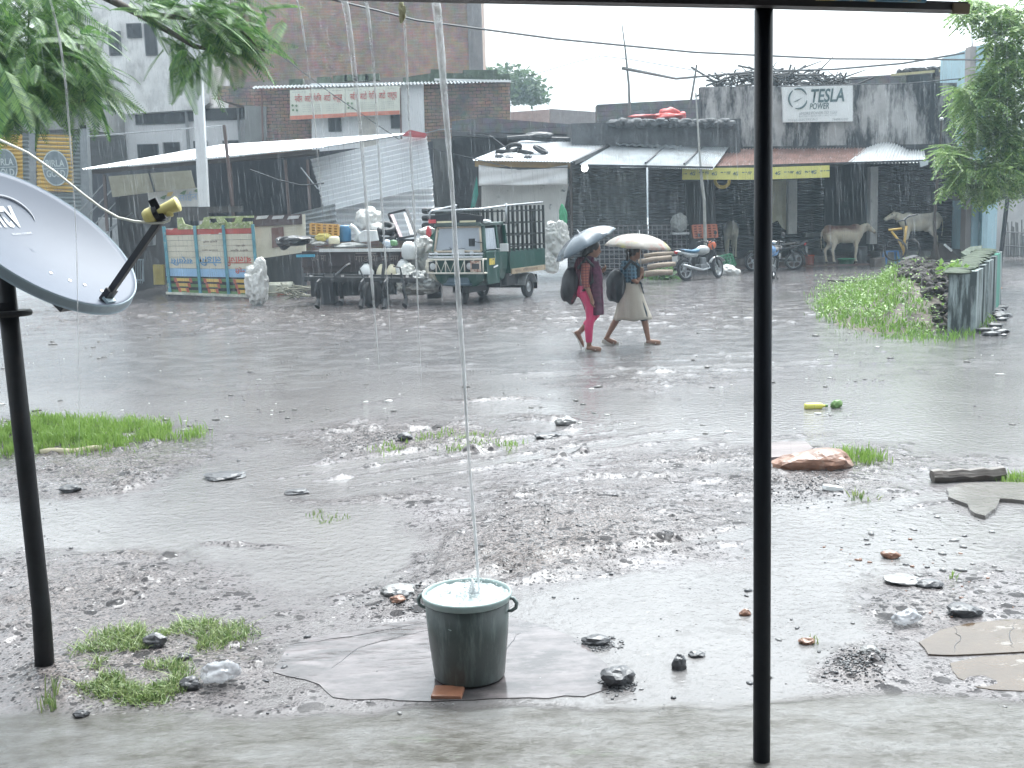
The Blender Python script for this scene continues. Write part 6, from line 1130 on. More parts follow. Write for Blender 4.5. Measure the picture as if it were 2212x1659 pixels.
# ================================================================ motorbikes
def motorbike(rear, front, paint, seatm, cowl, label, plate=True, box=False):
    dx, dy = front.x - rear.x, front.y - rear.y
    t = thing('motorbike', label, 'motorbike', (rear.x, rear.y, 0), 'motorbikes parked before the shops', -math.atan2(dx, dy))
    t.rotation_euler = (0, math.radians(-6), -math.atan2(dx, dy))
    tp2 = [(.215, -.025), (.235, -.045), (.27, -.045), (.29, -.02), (.29, .02), (.27, .045), (.235, .045), (.215, .025), (.215, -.025)]
    for y in (0, 1.25):
        Mw = Matrix.Translation((0, y, .29)) @ Matrix.Rotation(PI / 2, 4, 'Y')
        if y: Mw = Matrix.Translation((0, y, .29)) @ Matrix.Rotation(.3, 4, 'Z') @ Matrix.Rotation(PI / 2, 4, 'Y')
        w_ = MB().lathe(tp2, 32, Mw).build('wheel', rubber, t, smooth=True, local=True)
        mb = MB().lathe([(.205, -.03), (.222, -.03), (.222, .03), (.205, .03), (.205, -.03)], 32, Mw).lathe([(0, -.05), (.06, -.05), (.075, -.03), (.075, .03), (.06, .05), (0, .05)], 18, Mw)
        for k in range(5):
            a = k * 2 * PI / 5; q = Mw @ Vector((math.cos(a) * .21, math.sin(a) * .21, 0)); mb.bar(Mw @ Vector((math.cos(a) * .05, math.sin(a) * .05, 0)), q, .02, .035)
        mb.build('rim', steel, w_, local=True)
    mb = MB(); mb.tube([(0, 1.25, .29), (0, 1.02, .92)], .001); 
    for s in (-1, 1):
        mb.tube([(s * .07, 1.25, .29), (s * .07, 1.12, .66), (s * .07, 1.03, .93)], .022, 8); mb.tube([(s * .10, 0, .29), (s * .12, .12, .62)], .028, 8); mb.tube([(s * .08, 0, .29), (s * .08, .5, .33)], .02, 6)
    mb.tube([(0, 1.02, .82), (0, .6, .62), (0, .5, .34)], .025, 8); mb.tube([(0, .95, .76), (0, .78, .34), (0, .5, .30)], .022, 8); mb.build('frame', dark, t, local=True, smooth=True)
    MB().mm((-.12, .48, .24), (.12, .78, .42)).mm((-.09, .58, .40), (.09, .76, .60)).build('engine', M('engine_grey', (.20, .21, .22), .4, metal=.5), t, local=True, bevel=.03)
    mb = MB(); mb.tube([(.10, .74, .45), (.13, .82, .30), (.14, .55, .25), (.15, .15, .33), (.15, -.22, .42)], [.02, .02, .025, .045, .04], 10); mb.build('exhaust', steel, t, local=True, smooth=True)
    me = fuse(MB().blob((0, .72, .80), (.145, .26, .135), 3, .05, 3, 1), .02, 2); tk = link('tank', me, paint, t, smooth=True)
    MB().tube([(0, .50, .80), (0, .30, .775), (0, .08, .80), (0, -.14, .84)], [(.11, .06), (.125, .05), (.12, .05), (.09, .03)], 12).build('seat', seatm, t, local=True, smooth=True)
    MB().tube([(0, .45, .68), (0, .15, .69), (0, -.12, .76), (0, -.30, .80)], [(.10, .06), (.11, .07), (.09, .05), (.05, .03)], 10).build('tail_panel', paint, t, local=True, smooth=True)
    MB().blob((0, -.30, .78), (.07, .05, .045), 1, 0, 2).build('tail_light', M('tail_red', (.45, .05, .05), .2), t, local=True)
    mb = MB(); mb.tube([(-.10, -.05, .80), (-.12, -.30, .86), (0, -.38, .88), (.12, -.30, .86), (.10, -.05, .80)], .014, 8); mb.build('grab_rail', dark, t, local=True, smooth=True)
    if plate:
        MB().mm((-.10, -.36, .53), (.10, -.35, .68)).build('number_plate', plastic_white, t, local=True)
    MB().prism([(-.08, -.12, .72), (.08, -.12, .72), (.07, -.40, .42), (-.07, -.40, .42)], (0, .03, -.01)).build('rear_mudguard', black, t, local=True)
    MB().surf(lambda u, v: (lerp(-.055, .055, v), 1.25 - .325 * math.cos(lerp(.5, 2.6, u)), .29 + .325 * math.sin(lerp(.5, 2.6, u)) - .02 * (2 * v - 1) ** 2), 14, 4).build('front_mudguard', paint, t, local=True, solid=.008, smooth=True)
    me = fuse(MB().blob((0, 1.10, .92), (.11, .12, .13), 5, .1, 3, 1), .02, 2); cw = link('headlight_cowl', me, cowl, t, smooth=True); MB().lathe([(0, .03), (.05, .02), (.075, 0)], 16, Matrix.Translation((0, 1.215, .91)) @ Matrix.Rotation(-PI / 2, 4, 'X')).build('lens', MATS['lamp_lens'], cw, local=True, smooth=True)
    mb = MB(); mb.tube([(-.36, .86, 1.03), (-.22, .98, 1.06), (0, 1.02, .98), (.22, .98, 1.06), (.36, .86, 1.03)], .016, 8); mb.tube([(-.36, .86, 1.03), (-.26, .945, 1.05)], .026, 8); mb.tube([(.36, .86, 1.03), (.26, .945, 1.05)], .026, 8); mb.build('handlebar', black, t, local=True, smooth=True)
    for s in (-1, 1):
        MB().tube([(s * .24, .97, 1.06), (s * .30, .95, 1.20)], .007, 6).lathe([(0, -.01), (.05, -.008), (.055, .005), (0, .01)], 12, Matrix.Translation((s * .32, .95, 1.24)) @ Matrix.Rotation(PI / 2, 4, 'X')).build('mirror', dark, t, local=True)
        MB().mm((s * .12 - .06, 1.0, 1.0), (s * .12 + .06, 1.04, 1.06)).build('gauge', chrome, t, local=True, bevel=.01)
    MB().tube([(-.1, .55, .28), (-.24, .50, .02)], .012, 6).build('side_stand', dark, t, local=True)
    return t
silver = M('bike_silver', (.48, .50, .51), .3, metal=.3, coat=.3); bblue = M('bike_blue', (.10, .24, .48), .3, coat=.4); bblack = M('bike_black', (.03, .03, .034), .3, coat=.3)
blueseat = M('seat_blue', (.06, .17, .28), .5, var=.3, scale=20); orangec = M('cowl_orange', (.60, .14, .06), .35, coat=.3); blackseat = M('seat_black', (.03, .03, .03), .5)
motorbike(G(1482, 606), G(1556, 600), silver, blueseat, orangec, 'silver motorbike with a blue seat and orange headlight cowl parked rear first')
motorbike(G(1668, 602), G(1612, 622), bblue, blackseat, bblue, 'blue motorbike half hidden behind the black veranda post')
motorbike(G(1715, 583), G(1650, 585), bblack, blackseat, bblack, 'black motorbike in the shade just right of the post', plate=True)
# ================================================================ cattle
def cow(loc, rot, c_body, c_back, label, head=(1.0, 0, 1.28), headdir=(.8, 0, -.5), scale=1.0, stride=(.0, .12, -.06, .1), seed=1):
    t = thing('cow', label, 'cow', loc, 'cattle sheltering at the old shop', rot); t.scale = (scale,) * 3
    mb = MB(); T = lambda pts, r, n=14: mb.tube(pts, r, n)
    # trunk: rump, loin, belly, chest, brisket
    T([(-.72, 0, 1.02), (-.66, 0, 1.02), (-.52, 0, 1.0), (-.30, 0, .97), (0, 0, .93), (.26, 0, .93), (.46, 0, .96), (.58, 0, .99), (.66, 0, 1.0)], [(.09, .10), (.17, .20), (.215, .25), (.225, .27), (.245, .30), (.235, .30), (.19, .27), (.12, .20), (.05, .1)], 18)
    mb.blob((.40, 0, 1.22), (.14, .07, .055), 3, .05, 3); mb.blob((-.52, 0, 1.18), (.16, .12, .09), 4, .05, 3)
    for s in (-1, 1): mb.blob((-.46, s * .14, 1.15), (.10, .05, .07), 5, 0, 2)
    h = Vector(head); hd = Vector(headdir).normalized(); n0 = Vector((.50, 0, 1.03))
    T([n0, lerp(n0, h, .45) + Vector((0, 0, -.01)), h - hd * .02], [(.13, .22), (.085, .155), (.08, .10)])
    T([n0 + Vector((.08, 0, -.14)), lerp(n0, h, .5) + Vector((0, 0, -.13)), h + hd * .1 + Vector((0, 0, -.06))], [(.03, .1), (.015, .06), (.01, .03)])
    up = Vector((0, 1, 0)).cross(hd); up = up if up.z > 0 else -up
    T([h - hd * .06 + up * .01, h + hd * .02, h + hd * .14, h + hd * .28, h + hd * .38, h + hd * .42], [(.07, .07), (.115, .10), (.105, .095), (.078, .07), (.075, .062), (.04, .04)])
    for s in (-1, 1):
        T([h + Vector((0, s * .07, .01)), h + Vector((-.03, s * .15, .0)), h + Vector((-.05, s * .22, -.03))], [(.02, .03), (.018, .05), (.006, .012)], 8)
        T([h + up * .06 + Vector((-.01, s * .05, .02)), h + up * .10 + Vector((-.02, s * .08, .06))], [.022, .012], 8)
        mb.blob(h + hd * .10 + up * .055 + Vector((0, s * .07, 0)), (.025, .018, .02), 2, 0, 2)
    f1, f2, r1, r2 = stride
    for s, fx, rx in ((-1, f1, r1), (1, f2, r2)):
        y = s * .13
        T([(.40, y * .9, .92), (.42, y, .74), (.40 + fx * .4, y, .60), (.41 + fx * .7, y, .40), (.40 + fx, y, .20), (.40 + fx, y, .09), (.43 + fx, y, .0)], [(.10, .14), (.075, .11), (.055, .07), (.05, .055), (.034, .038), (.042, .045), (.05, .06)], 12)
        T([(-.52, y * .9, 1.0), (-.48, y, .80), (-.40 + rx * .3, y, .66), (-.50 + rx * .6, y, .50), (-.58 + rx, y, .42), (-.55 + rx, y, .22), (-.54 + rx, y, .09), (-.50 + rx, y, .0)], [(.12, .20), (.09, .17), (.07, .11), (.05, .07), (.045, .055), (.034, .04), (.042, .045), (.05, .06)], 12)
    mb.blob((-.26, 0, .66), (.11, .09, .06), 7, .1, 2)
    T([(-.72, 0, 1.12), (-.78, 0, 1.0), (-.79, .02, .75), (-.76, .03, .50), (-.74, .03, .36)], [.035, .026, .02, .018, .03], 8)
    me = fuse(mb, .022, 4, .5)
    A = np.array([tuple(v.co) for v in me.vertices]); ca = me.color_attributes.new('coat', 'FLOAT_COLOR', 'POINT')
    nz = fbm(A[:, 0] * 3 + seed, A[:, 2] * 3 + A[:, 1] * 2, 3, seed)
    k = np.clip((A[:, 2] - .93 + nz * .16) / .16, 0, 1) * np.clip((.65 - A[:, 0]) / .3, 0, 1) * np.clip((A[:, 0] + .95) / .4, 0, 1)
    col = (1 - k[:, None]) * np.array(c_body) + k[:, None] * np.array(c_back)
    muz = np.array(h + hd * .40); dm = np.linalg.norm(A - muz, axis=1); dk = np.clip((.10 - dm) / .05, 0, 1)
    hoof = np.clip((.055 - A[:, 2]) / .02, 0, 1) * (np.abs(A[:, 0]) < .9); tail = ((A[:, 0] < -.68) & (A[:, 2] < .46))
    eye = np.zeros(len(A))
    for s in (-1, 1):
        e_ = np.array(h + hd * .10 + up * .055 + Vector((0, s * .08, 0))); eye = np.maximum(eye, np.clip((.032 - np.linalg.norm(A - e_, axis=1)) / .01, 0, 1))
    q = np.maximum.reduce([dk, hoof, tail * 1.0, eye])[:, None]; col = col * (1 - q) + q * np.array((.04, .035, .035))
    ca.data.foreach_set('color', np.concatenate([col, np.ones((len(A), 1))], 1).astype(np.float32).ravel())
    o = link('body', me, cowmat(), t, smooth=True)
    return t
def cowmat():
    if 'cow_hide' in MATS: return MATS['cow_hide']
    m = M('cow_hide', (.5, .5, .5), .6, bump=.006, bscale=16); tr = m.node_tree; a = tr.nodes.new('ShaderNodeVertexColor'); a.layer_name = 'coat'
    n = tr.nodes.new('ShaderNodeTexNoise'); n.inputs['Scale'].default_value = 5; n.inputs['Detail'].default_value = 6; mxx = tr.nodes.new('ShaderNodeMix'); mxx.data_type = 'RGBA'; mxx.blend_type = 'OVERLAY'; mxx.inputs[0].default_value = .35
    tr.links.new(a.outputs[0], mxx.inputs[6]); tr.links.new(n.outputs['Fac'], mxx.inputs[7]); tr.links.new(mxx.outputs[2], tr.nodes['Principled BSDF'].inputs['Base Color']); return m
q = P(1822, 567, 37.5); cow((q.x, q.y, .055), math.radians(8), (.56, .49, .38), (.15, .07, .05), 'fawn cow with a red brown back standing beside the green tub facing right', (.82, .05, 1.19), (.75, .12, -.52), .97, (-.04, .16, .14, -.02), 1)
q = P(1985, 536, 37.9); cow((q.x, 37.9, .36), math.radians(182), (.66, .61, .50), (.5, .47, .41), 'pale cream cow standing on the raised plinth facing left', (.86, .02, 1.22), (.82, -.1, -.42), .97, (.02, .08, -.1, .06), 5)
q = P(1578, 553, 38.9); cow((q.x, q.y, .26), math.radians(84), (.50, .47, .38), (.22, .22, .2), 'grey cow seen from behind between the two motorbikes', (.9, .0, 1.1), (.8, 0, -.6), .97, (0, .02, 0, .03), 9)
# ================================================================ the two walking girls
skin = M('brown_skin', (.23, .125, .085), .5, var=.08); hairm = M('black_hair', (.018, .015, .014), .4)
def plaid(name, c1, c2, c3, s):
    if name in MATS: return MATS[name]
    m = M(name, c1, .8); tr = m.node_tree; b = tr.nodes['Principled BSDF']; tc = tr.nodes.new('ShaderNodeTexCoord'); last = None; L = tr.links.new
    base_ = None
    for ax, c in (('X', c2), ('Z', c3)):
        wv = tr.nodes.new('ShaderNodeTexWave'); wv.bands_direction = ax; wv.inputs['Scale'].default_value = s; wv.inputs['Distortion'].default_value = 1.0; L(tc.outputs['Object'], wv.inputs['Vector'])
        gt = tr.nodes.new('ShaderNodeMath'); gt.operation = 'GREATER_THAN'; gt.inputs[1].default_value = .62; L(wv.outputs['Fac'], gt.inputs[0])
        ml = tr.nodes.new('ShaderNodeMath'); ml.operation = 'MULTIPLY'; ml.inputs[1].default_value = .65; L(gt.outputs[0], ml.inputs[0])
        mxx = tr.nodes.new('ShaderNodeMix'); mxx.data_type = 'RGBA'; L(ml.outputs[0], mxx.inputs[0])
        if base_ is None: mxx.inputs[6].default_value = (*c1, 1)
        else: L(base_, mxx.inputs[6])
        mxx.inputs[7].default_value = (*c, 1); base_ = mxx.outputs[2]
    L(base_, b.inputs['Base Color']); return m
def capsule_body(J, chains, R, n=12):
    mb = MB()
    for ch in chains: mb.tube([J[k] for k in ch], [R[k] for k in ch], n)
    return mb
def hand(mb, wrist, dirv, palm_n, curl=.9, s=1.0):     # palm, four unequal fingers and a thumb
    d = Vector(dirv).normalized(); nrm_ = Vector(palm_n).normalized(); side = d.cross(nrm_).normalized(); w0 = Vector(wrist)
    mb.tube([w0, w0 + d * .03 * s, w0 + d * .075 * s], [(.017 * s, .022 * s), (.016 * s, .034 * s), (.014 * s, .036 * s)], 10)
    for i, ln in enumerate((.058, .068, .064, .05)):
        b = w0 + d * .072 * s + side * ((i - 1.5) * .018 * s); p1 = b + (d * math.cos(curl * .5) + nrm_ * math.sin(curl * .5)) * ln * .45 * s; p2 = p1 + (d * math.cos(curl * 1.3) + nrm_ * math.sin(curl * 1.3)) * ln * .33 * s; p3 = p2 + (d * math.cos(curl * 2) + nrm_ * math.sin(curl * 2)) * ln * .28 * s
        mb.tube([b, p1, p2, p3], [.009 * s, .0085 * s, .0078 * s, .006 * s], 8)
    b = w0 + d * .025 * s - side * .03 * s; p1 = b + (d * .55 - side * .6 + nrm_ * .35).normalized() * .034 * s; mb.tube([b, p1, p1 + (d * .8 + nrm_ * .6).normalized() * .028 * s], [.012 * s, .010 * s, .007 * s], 8)
def face_bits(c, f, up, parent, s=1.0):               # eyes and brows on the head
    side = f.cross(up)
    mb = MB()
    for k in (-1, 1): mb.blob(c + f * .083 * s + side * (k * .032 * s) + up * .008 * s, (.011, .009, .007), 1, 0, 2)
    mb.build('eyes', M('eye_dark', (.02, .015, .012), .2), parent, local=True, smooth=True)
    mb = MB()
    for k in (-1, 1): mb.tube([c + f * .084 * s + side * (k * .018 * s) + up * .028 * s, c + f * .078 * s + side * (k * .05 * s) + up * .03 * s], .004, 6)
    mb.build('eyebrows', hairm, parent, local=True); MB().tube([c + f * .088 * s - up * .052 * s - side * .02 * s, c + f * .093 * s - up * .05 * s, c + f * .088 * s - up * .052 * s + side * .02 * s], .006, 6).build('mouth', M('lip', (.26, .09, .075), .4), parent, local=True, smooth=True)
def head_mb(mb, c, f, up, s=1.0):
    side = f.cross(up).normalized(); R = Matrix((f, side, up)).transposed()
    mb.blob(c + up * .015, (.092 * s, .074 * s, .105 * s), 1, 0, 4, R=R); mb.blob(c + f * .022 - up * .055, (.062 * s, .055 * s, .06 * s), 2, 0, 3, R=R)
    mb.tube([c + f * .085 * s + up * .012, c + f * .105 * s - up * .018, c + f * .092 * s - up * .028], [.009, .015, .012], 8)
    for k in (-1, 1): mb.blob(c + side * (k * .073 * s) - f * .01, (.018, .008, .028), 3, 0, 2, R=R)
def umbrella(loc, axis, R, depth, mats, label, shaft_end, rot=0, nrib=8, handle=black):
    t = thing('umbrella', label, 'umbrella', shaft_end); ax = Vector(axis).normalized(); u = ax.orthogonal().normalized(); v = ax.cross(u); c = Vector(loc); nn = nrib * 6; vs, fs = [], []
    for i in range(9):
        s = i / 8
        for k in range(nn):
            a = 2 * PI * k / nn; ph = (k % 6) / 6; pin = 1 - .10 * s * s * math.sin(PI * ph)
            vs.append(c + (u * math.cos(a) + v * math.sin(a)) * (R * math.sin(s * 1.25) / math.sin(1.25) * pin) + ax * (depth * (math.cos(s * 1.45) - .12) / .88 - .015 * math.sin(PI * ph) * s))
    for i in range(8):
        for k in range(nn): fs.append((i * nn + k, i * nn + (k + 1) % nn, (i + 1) * nn + (k + 1) % nn, (i + 1) * nn + k))
    MB().add(vs, fs).build('canopy', mats, t, solid=.002, smooth=True)
    mb = MB()
    for k in range(nrib):
        j = k * 6; mb.tube([vs[i * nn + j] - ax * .006 for i in range(9)], .003, 5); mb.tube([c + ax * depth * .45, vs[5 * nn + j] - ax * .008], .0025, 4)
    mb.build('ribs', steel, t); e = Vector(shaft_end); MB().tube([e - ax * .02, c + ax * (depth + .05)], .006, 8).build('shaft', steel, t, smooth=True); MB().tube([e - ax * .10, e + ax * .05], [.016, .013], 10).build('handle', handle, t, smooth=True); return t
# --- girl in pink leggings; x forward
q = G(1272, 758); t = thing('person', 'girl in pink leggings and a dark maroon tunic walking under a steel grey umbrella', 'person', (q.x, q.y, 0)); O = Vector((q.x, q.y, 0)); V3 = Vector
pv = V3((-.05, 0, .88)); ch = V3((-.03, 0, 1.20)); nk = V3((.02, 0, 1.32)); hc = V3((.10, 0, 1.44)); f = V3((.97, .05, -.2)).normalized(); up = V3((.2, 0, .98)).normalized()
mb = MB(); mb.tube([pv - V3((0, 0, .08)), pv, pv + V3((.0, 0, .14)), ch, V3((.0, 0, 1.28)), nk, hc - V3((.02, 0, .06))], [(.10, .14), (.115, .15), (.095, .12), (.105, .15), (.08, .13), (.045, .05), (.045, .045)], 16)
fl = [(pv.x + .0, -.07, .86), (.03, -.07, .48), (.0, -.07, .09)]; mb.tube([fl[0], V3((.03, -.07, .66)), fl[1], V3((.0, -.075, .34)), fl[2]], [.085, .078, .054, .054, .034], 12); mb.tube([(-.04, -.07, .055), (.04, -.07, .045), (.13, -.07, .028), (.175, -.07, .022)], [(.03, .03), (.032, .036), (.026, .042), (.012, .03)], 10)
rl = [V3((pv.x, .07, .86)), V3((.11, .07, .50)), V3((-.13, .07, .26))]; mb.tube([rl[0], lerp(rl[0], rl[1], .5), rl[1], lerp(rl[1], rl[2], .45), rl[2]], [.085, .078, .056, .052, .034], 12); mb.tube([rl[2] + V3((-.05, 0, .02)), rl[2] + V3((.0, 0, -.05)), rl[2] + V3((.04, 0, -.14)), rl[2] + V3((.06, 0, -.21))], [(.03, .03), (.036, .03), (.04, .026), (.03, .012)], 10)
shn, shf = V3((-.03, -.15, 1.25)), V3((-.03, .15, 1.25)); hn = V3((.04, -.19, .76)); hu = V3((.20, .02, 1.12))
mb.tube([shn, V3((-.05, -.19, 1.0)), hn], [.05, .04, .026], 10); mb.tube([shf, V3((.06, .15, 1.03)), hu], [.05, .04, .026], 10); hand(mb, hn, (.15, 0, -1), (1, .2, 0), .5); hand(mb, hu, (.6, -.2, .5), (-.5, -.3, .8), 1.1)
head_mb(mb, hc, f, up)
link('body', fuse(mb, .011, 3, .4), skin, t, smooth=True); face_bits(hc, f, up, t)
pinkm = M('pink_leggings', (.52, .045, .13), .7, var=.12, scale=7)
mb = MB(); mb.tube([pv - V3((0, 0, .04)), pv + V3((0, 0, .06))], [(.12, .155), (.118, .15)], 16); mb.tube([fl[0], V3((.03, -.07, .66)), fl[1], V3((.0, -.075, .34)), V3((0, -.07, .13))], [.098, .088, .064, .063, .046], 12); mb.tube([rl[0], lerp(rl[0], rl[1], .5), rl[1], lerp(rl[1], rl[2], .45), lerp(rl[1], rl[2], .62)], [.098, .088, .066, .060, .054], 12); mb.blob((-.10, 0, .86), (.09, .13, .10), 2, .05, 3)
link('leggings', fuse(mb, .012, 3), pinkm, t, smooth=True)
mar = plaid('maroon_print', (.055, .018, .030), (.16, .05, .06), (.10, .03, .05), 9); oran = plaid('orange_plaid', (.20, .06, .05), (.34, .15, .09), (.10, .03, .05), 8)
mb = MB(); mb.tube([V3((.09, 0, .62)), V3((.055, 0, .76)), pv + V3((.01, 0, .05)), pv + V3((0, 0, .16)), ch, V3((0, 0, 1.29)), V3((.015, 0, 1.325))], [(.085, .15), (.095, .155), (.115, .155), (.10, .13), (.115, .165), (.09, .145), (.05, .06)], 18); link('tunic', fuse(mb, .013, 3), mar, t, smooth=True)
mb = MB(); mb.tube([shn, V3((-.05, -.19, 1.0)), lerp(V3((-.05, -.19, 1.0)), hn, .35)], [.062, .055, .048], 12); mb.tube([shf, V3((.06, .15, 1.03)), lerp(V3((.06, .15, 1.03)), hu, .3)], [.062, .055, .048], 12); link('sleeves', fuse(mb, .012, 2), oran, t, smooth=True)
mb = MB(); mb.tube([V3((.10, -.06, 1.27)), V3((.13, -.10, 1.1)), V3((.12, -.12, .85)), V3((.13, -.12, .62)), V3((.14, -.12, .52))], [(.03, .06), (.035, .08), (.03, .09), (.035, .09), (.03, .08)], 12); mb.tube([V3((.05, .1, 1.3)), V3((.0, 0, 1.335)), V3((.08, -.08, 1.3))], [.035, .04, .035], 10); link('scarf', fuse(mb, .013, 2), M('dark_scarf', (.075, .02, .045), .8, var=.5, scale=14), t, smooth=True)
mb = MB(); R_ = Matrix((f, f.cross(up).normalized(), up)).transposed(); mb.blob(hc - f * .018 + up * .03, (.10, .085, .105), 1, 0, 3, R=R_); mb.tube([hc - f * .07, hc - f * .12 - up * .09, V3((-.06, 0, 1.22))], [.06, .045, .03], 10); mb2 = fuse(mb, .012, 2); link('hair', mb2, hairm, t, smooth=True)
for q_, yy in ((V3((.05, -.07, .012)), 0), ): MB().tube([(-.06, -.07, .012), (.05, -.07, .012), (.17, -.07, .012)], [(.008, .032), (.008, .038), (.008, .03)], 10).tube([(.08, -.105, .02), (.11, -.07, .055), (.08, -.03, .02)], .006, 6).build('sandal', M('sandal_pale', (.45, .42, .38), .5), t, local=True)
MB().tube([rl[2] + V3((-.095, 0, .02)), rl[2] + V3((-.03, 0, -.07)), rl[2] + V3((.015, 0, -.18)), rl[2] + V3((.03, 0, -.235))], [(.032, .008), (.036, .008), (.038, .008), (.03, .008)], 10).build('sandal', MATS['sandal_pale'], t, local=True)
bp = thing('backpack', 'black backpack with red side panels worn by the girl in pink leggings', 'backpack', O + V3((-.24, 0, .70))); me = fuse(MB().blob(O + V3((-.24, 0, .95)), (.125, .17, .26), 4, .12, 4, 1.5).blob(O + V3((-.32, 0, .86)), (.07, .12, .15), 5, .12, 3), .016, 3)
for v in me.vertices: v.co -= bp.location
link('body', me, M('bag_black', (.018, .018, .022), .5, stain=((.16, .03, .05), 5, .60, .64, (1, 1, .5))), bp, smooth=True); mb = MB()
for s in (-1, 1): mb.tube([O + V3((-.14, s * .10, 1.18)), O + V3((-.02, s * .10, 1.32)), O + V3((.09, s * .10, 1.2)), O + V3((.07, s * .13, 1.0)), O + V3((-.12, s * .12, .82))], [(.006, .022)] * 5, 8)
mb.build('strap', black, bp)
umbrella(O + V3((-.01, .02, 1.50)), (-.47, 0, .88), .48, .20, M('umbrella_grey', (.08, .105, .13), .25, var=.15, coat=.5), 'steel grey umbrella tilted back over the girl in pink leggings', O + V3((.205, .03, 1.16)))
# --- girl in the beige skirt
q = G(1362, 748); t = thing('person', 'girl in a blue plaid shirt and long beige skirt striding under a pale flowered umbrella', 'person', (q.x, q.y + .15, 0)); O = Vector((q.x, q.y + .15, 0))
pv = V3((.03, 0, .84)); ch = V3((.03, 0, 1.12)); nk = V3((.06, 0, 1.25)); hc = V3((.10, 0, 1.36)); f = V3((.93, .35, -.12)).normalized(); up = V3((.1, 0, .99)).normalized()
mb = MB(); mb.tube([pv - V3((0, 0, .06)), pv, pv + V3((.0, 0, .13)), ch, V3((.04, 0, 1.20)), nk, hc - V3((.02, 0, .06))], [(.10, .13), (.115, .145), (.09, .115), (.10, .14), (.075, .12), (.042, .047), (.043, .043)], 16)
fl = [V3((.04, -.07, .82)), V3((.20, -.07, .47)), V3((.27, -.07, .09))]; mb.tube([fl[0], lerp(fl[0], fl[1], .5), fl[1], lerp(fl[1], fl[2], .4), fl[2]], [.085, .075, .052, .05, .033], 12); mb.tube([fl[2] + V3((-.03, 0, -.035)), fl[2] + V3((.05, 0, -.04)), fl[2] + V3((.13, 0, -.055)), fl[2] + V3((.18, 0, -.06))], [(.03, .03), (.032, .036), (.026, .042), (.012, .03)], 10)
rl = [V3((.02, .07, .82)), V3((-.13, .07, .46)), V3((-.32, .07, .13))]; mb.tube([rl[0], lerp(rl[0], rl[1], .5), rl[1], lerp(rl[1], rl[2], .4), rl[2]], [.085, .075, .052, .05, .033], 12); mb.tube([rl[2] + V3((-.04, 0, -.01)), rl[2] + V3((.02, 0, -.05)), rl[2] + V3((.09, 0, -.085)), rl[2] + V3((.14, 0, -.10))], [(.03, .03), (.034, .034), (.028, .04), (.014, .028)], 10)
shn, shf = V3((.03, -.145, 1.17)), V3((.03, .145, 1.17)); hu = V3((.18, -.06, 1.04)); h2 = V3((.19, .04, .98))
mb.tube([shn, V3((.06, -.18, .96)), V3((.10, -.15, .93)), hu], [.048, .038, .036, .025], 10); mb.tube([shf, V3((.12, .16, .93)), h2], [.048, .038, .025], 10); hand(mb, hu, (.2, .1, 1), (-.3, .9, .2), 1.1); hand(mb, h2, (.3, -.6, .5), (-.7, -.2, .2), 1.0)
head_mb(mb, hc, f, up); link('body', fuse(mb, .011, 3, .4), skin, t, smooth=True); face_bits(hc, f, up, t)
mb = MB(); mb.tube([pv + V3((.0, 0, .06)), pv + V3((0, 0, .16)), ch, V3((.035, 0, 1.215)), V3((.055, 0, 1.25))], [(.125, .15), (.105, .13), (.115, .155), (.085, .135), (.05, .055)], 18); mb.tube([shn, V3((.06, -.18, .98))], [.06, .055], 12); mb.tube([shf, V3((.11, .16, .97))], [.06, .055], 12)
link('shirt', fuse(mb, .012, 3), plaid('blue_plaid', (.02, .055, .085), (.16, .25, .32), (.10, .20, .27), 6), t, smooth=True)
vs, fs = [], []; n_ = 40
for i in range(13):
    s = i / 12; z_ = lerp(.93, .38, s); cx_ = lerp(.03, .05, s); rx, ry = lerp(.125, .275, s ** 1.1), lerp(.15, .21, s)
    for k in range(n_): a = 2 * PI * k / n_; w_ = 1 + .06 * s * math.sin(5 * a + 1) + .03 * s * math.sin(11 * a); vs.append((cx_ + rx * w_ * math.cos(a), ry * w_ * math.sin(a), z_ + .012 * s * math.sin(5 * a)))
for i in range(12):
    for k in range(n_): fs.append((i * n_ + k, (i + 1) * n_ + k, (i + 1) * n_ + (k + 1) % n_, i * n_ + (k + 1) % n_))
MB().add(vs, fs).build('skirt', M('beige_skirt', (.36, .33, .28), .8, var=.1, scale=3), t, smooth=True, local=True, solid=.008)
mb = MB(); mb.tube([fl[0], lerp(fl[0], fl[1], .5), fl[1], lerp(fl[1], fl[2], .28)], [.095, .084, .066, .064], 12); mb.tube([rl[0], lerp(rl[0], rl[1], .5), rl[1], lerp(rl[1], rl[2], .25)], [.095, .084, .066, .064], 12); link('leggings', fuse(mb, .012, 2), M('dark_leggings', (.025, .04, .055), .7), t, smooth=True)
MB().prism([(.15, -.13, .94), (.165, -.02, .94), (.20, -.06, .76)], (.02, 0, 0)).tube([(.02, -.155, .93), (.12, -.12, .93), (.16, 0, .93)], .018, 8).build('shirt_tail', M('tail_navy', (.03, .045, .06), .8), t, local=True)
R_ = Matrix((f, f.cross(up).normalized(), up)).transposed(); mb = MB(); mb.blob(hc - f * .02 + up * .03, (.098, .084, .102), 1, 0, 3, R=R_); mb.blob(hc - f * .10 + up * .0, (.05, .05, .05), 3, .1, 3); mb.tube([hc - f * .1 - up * .02, hc - f * .12 - up * .14], [.035, .02], 8); link('hair', fuse(mb, .012, 2), hairm, t, smooth=True)
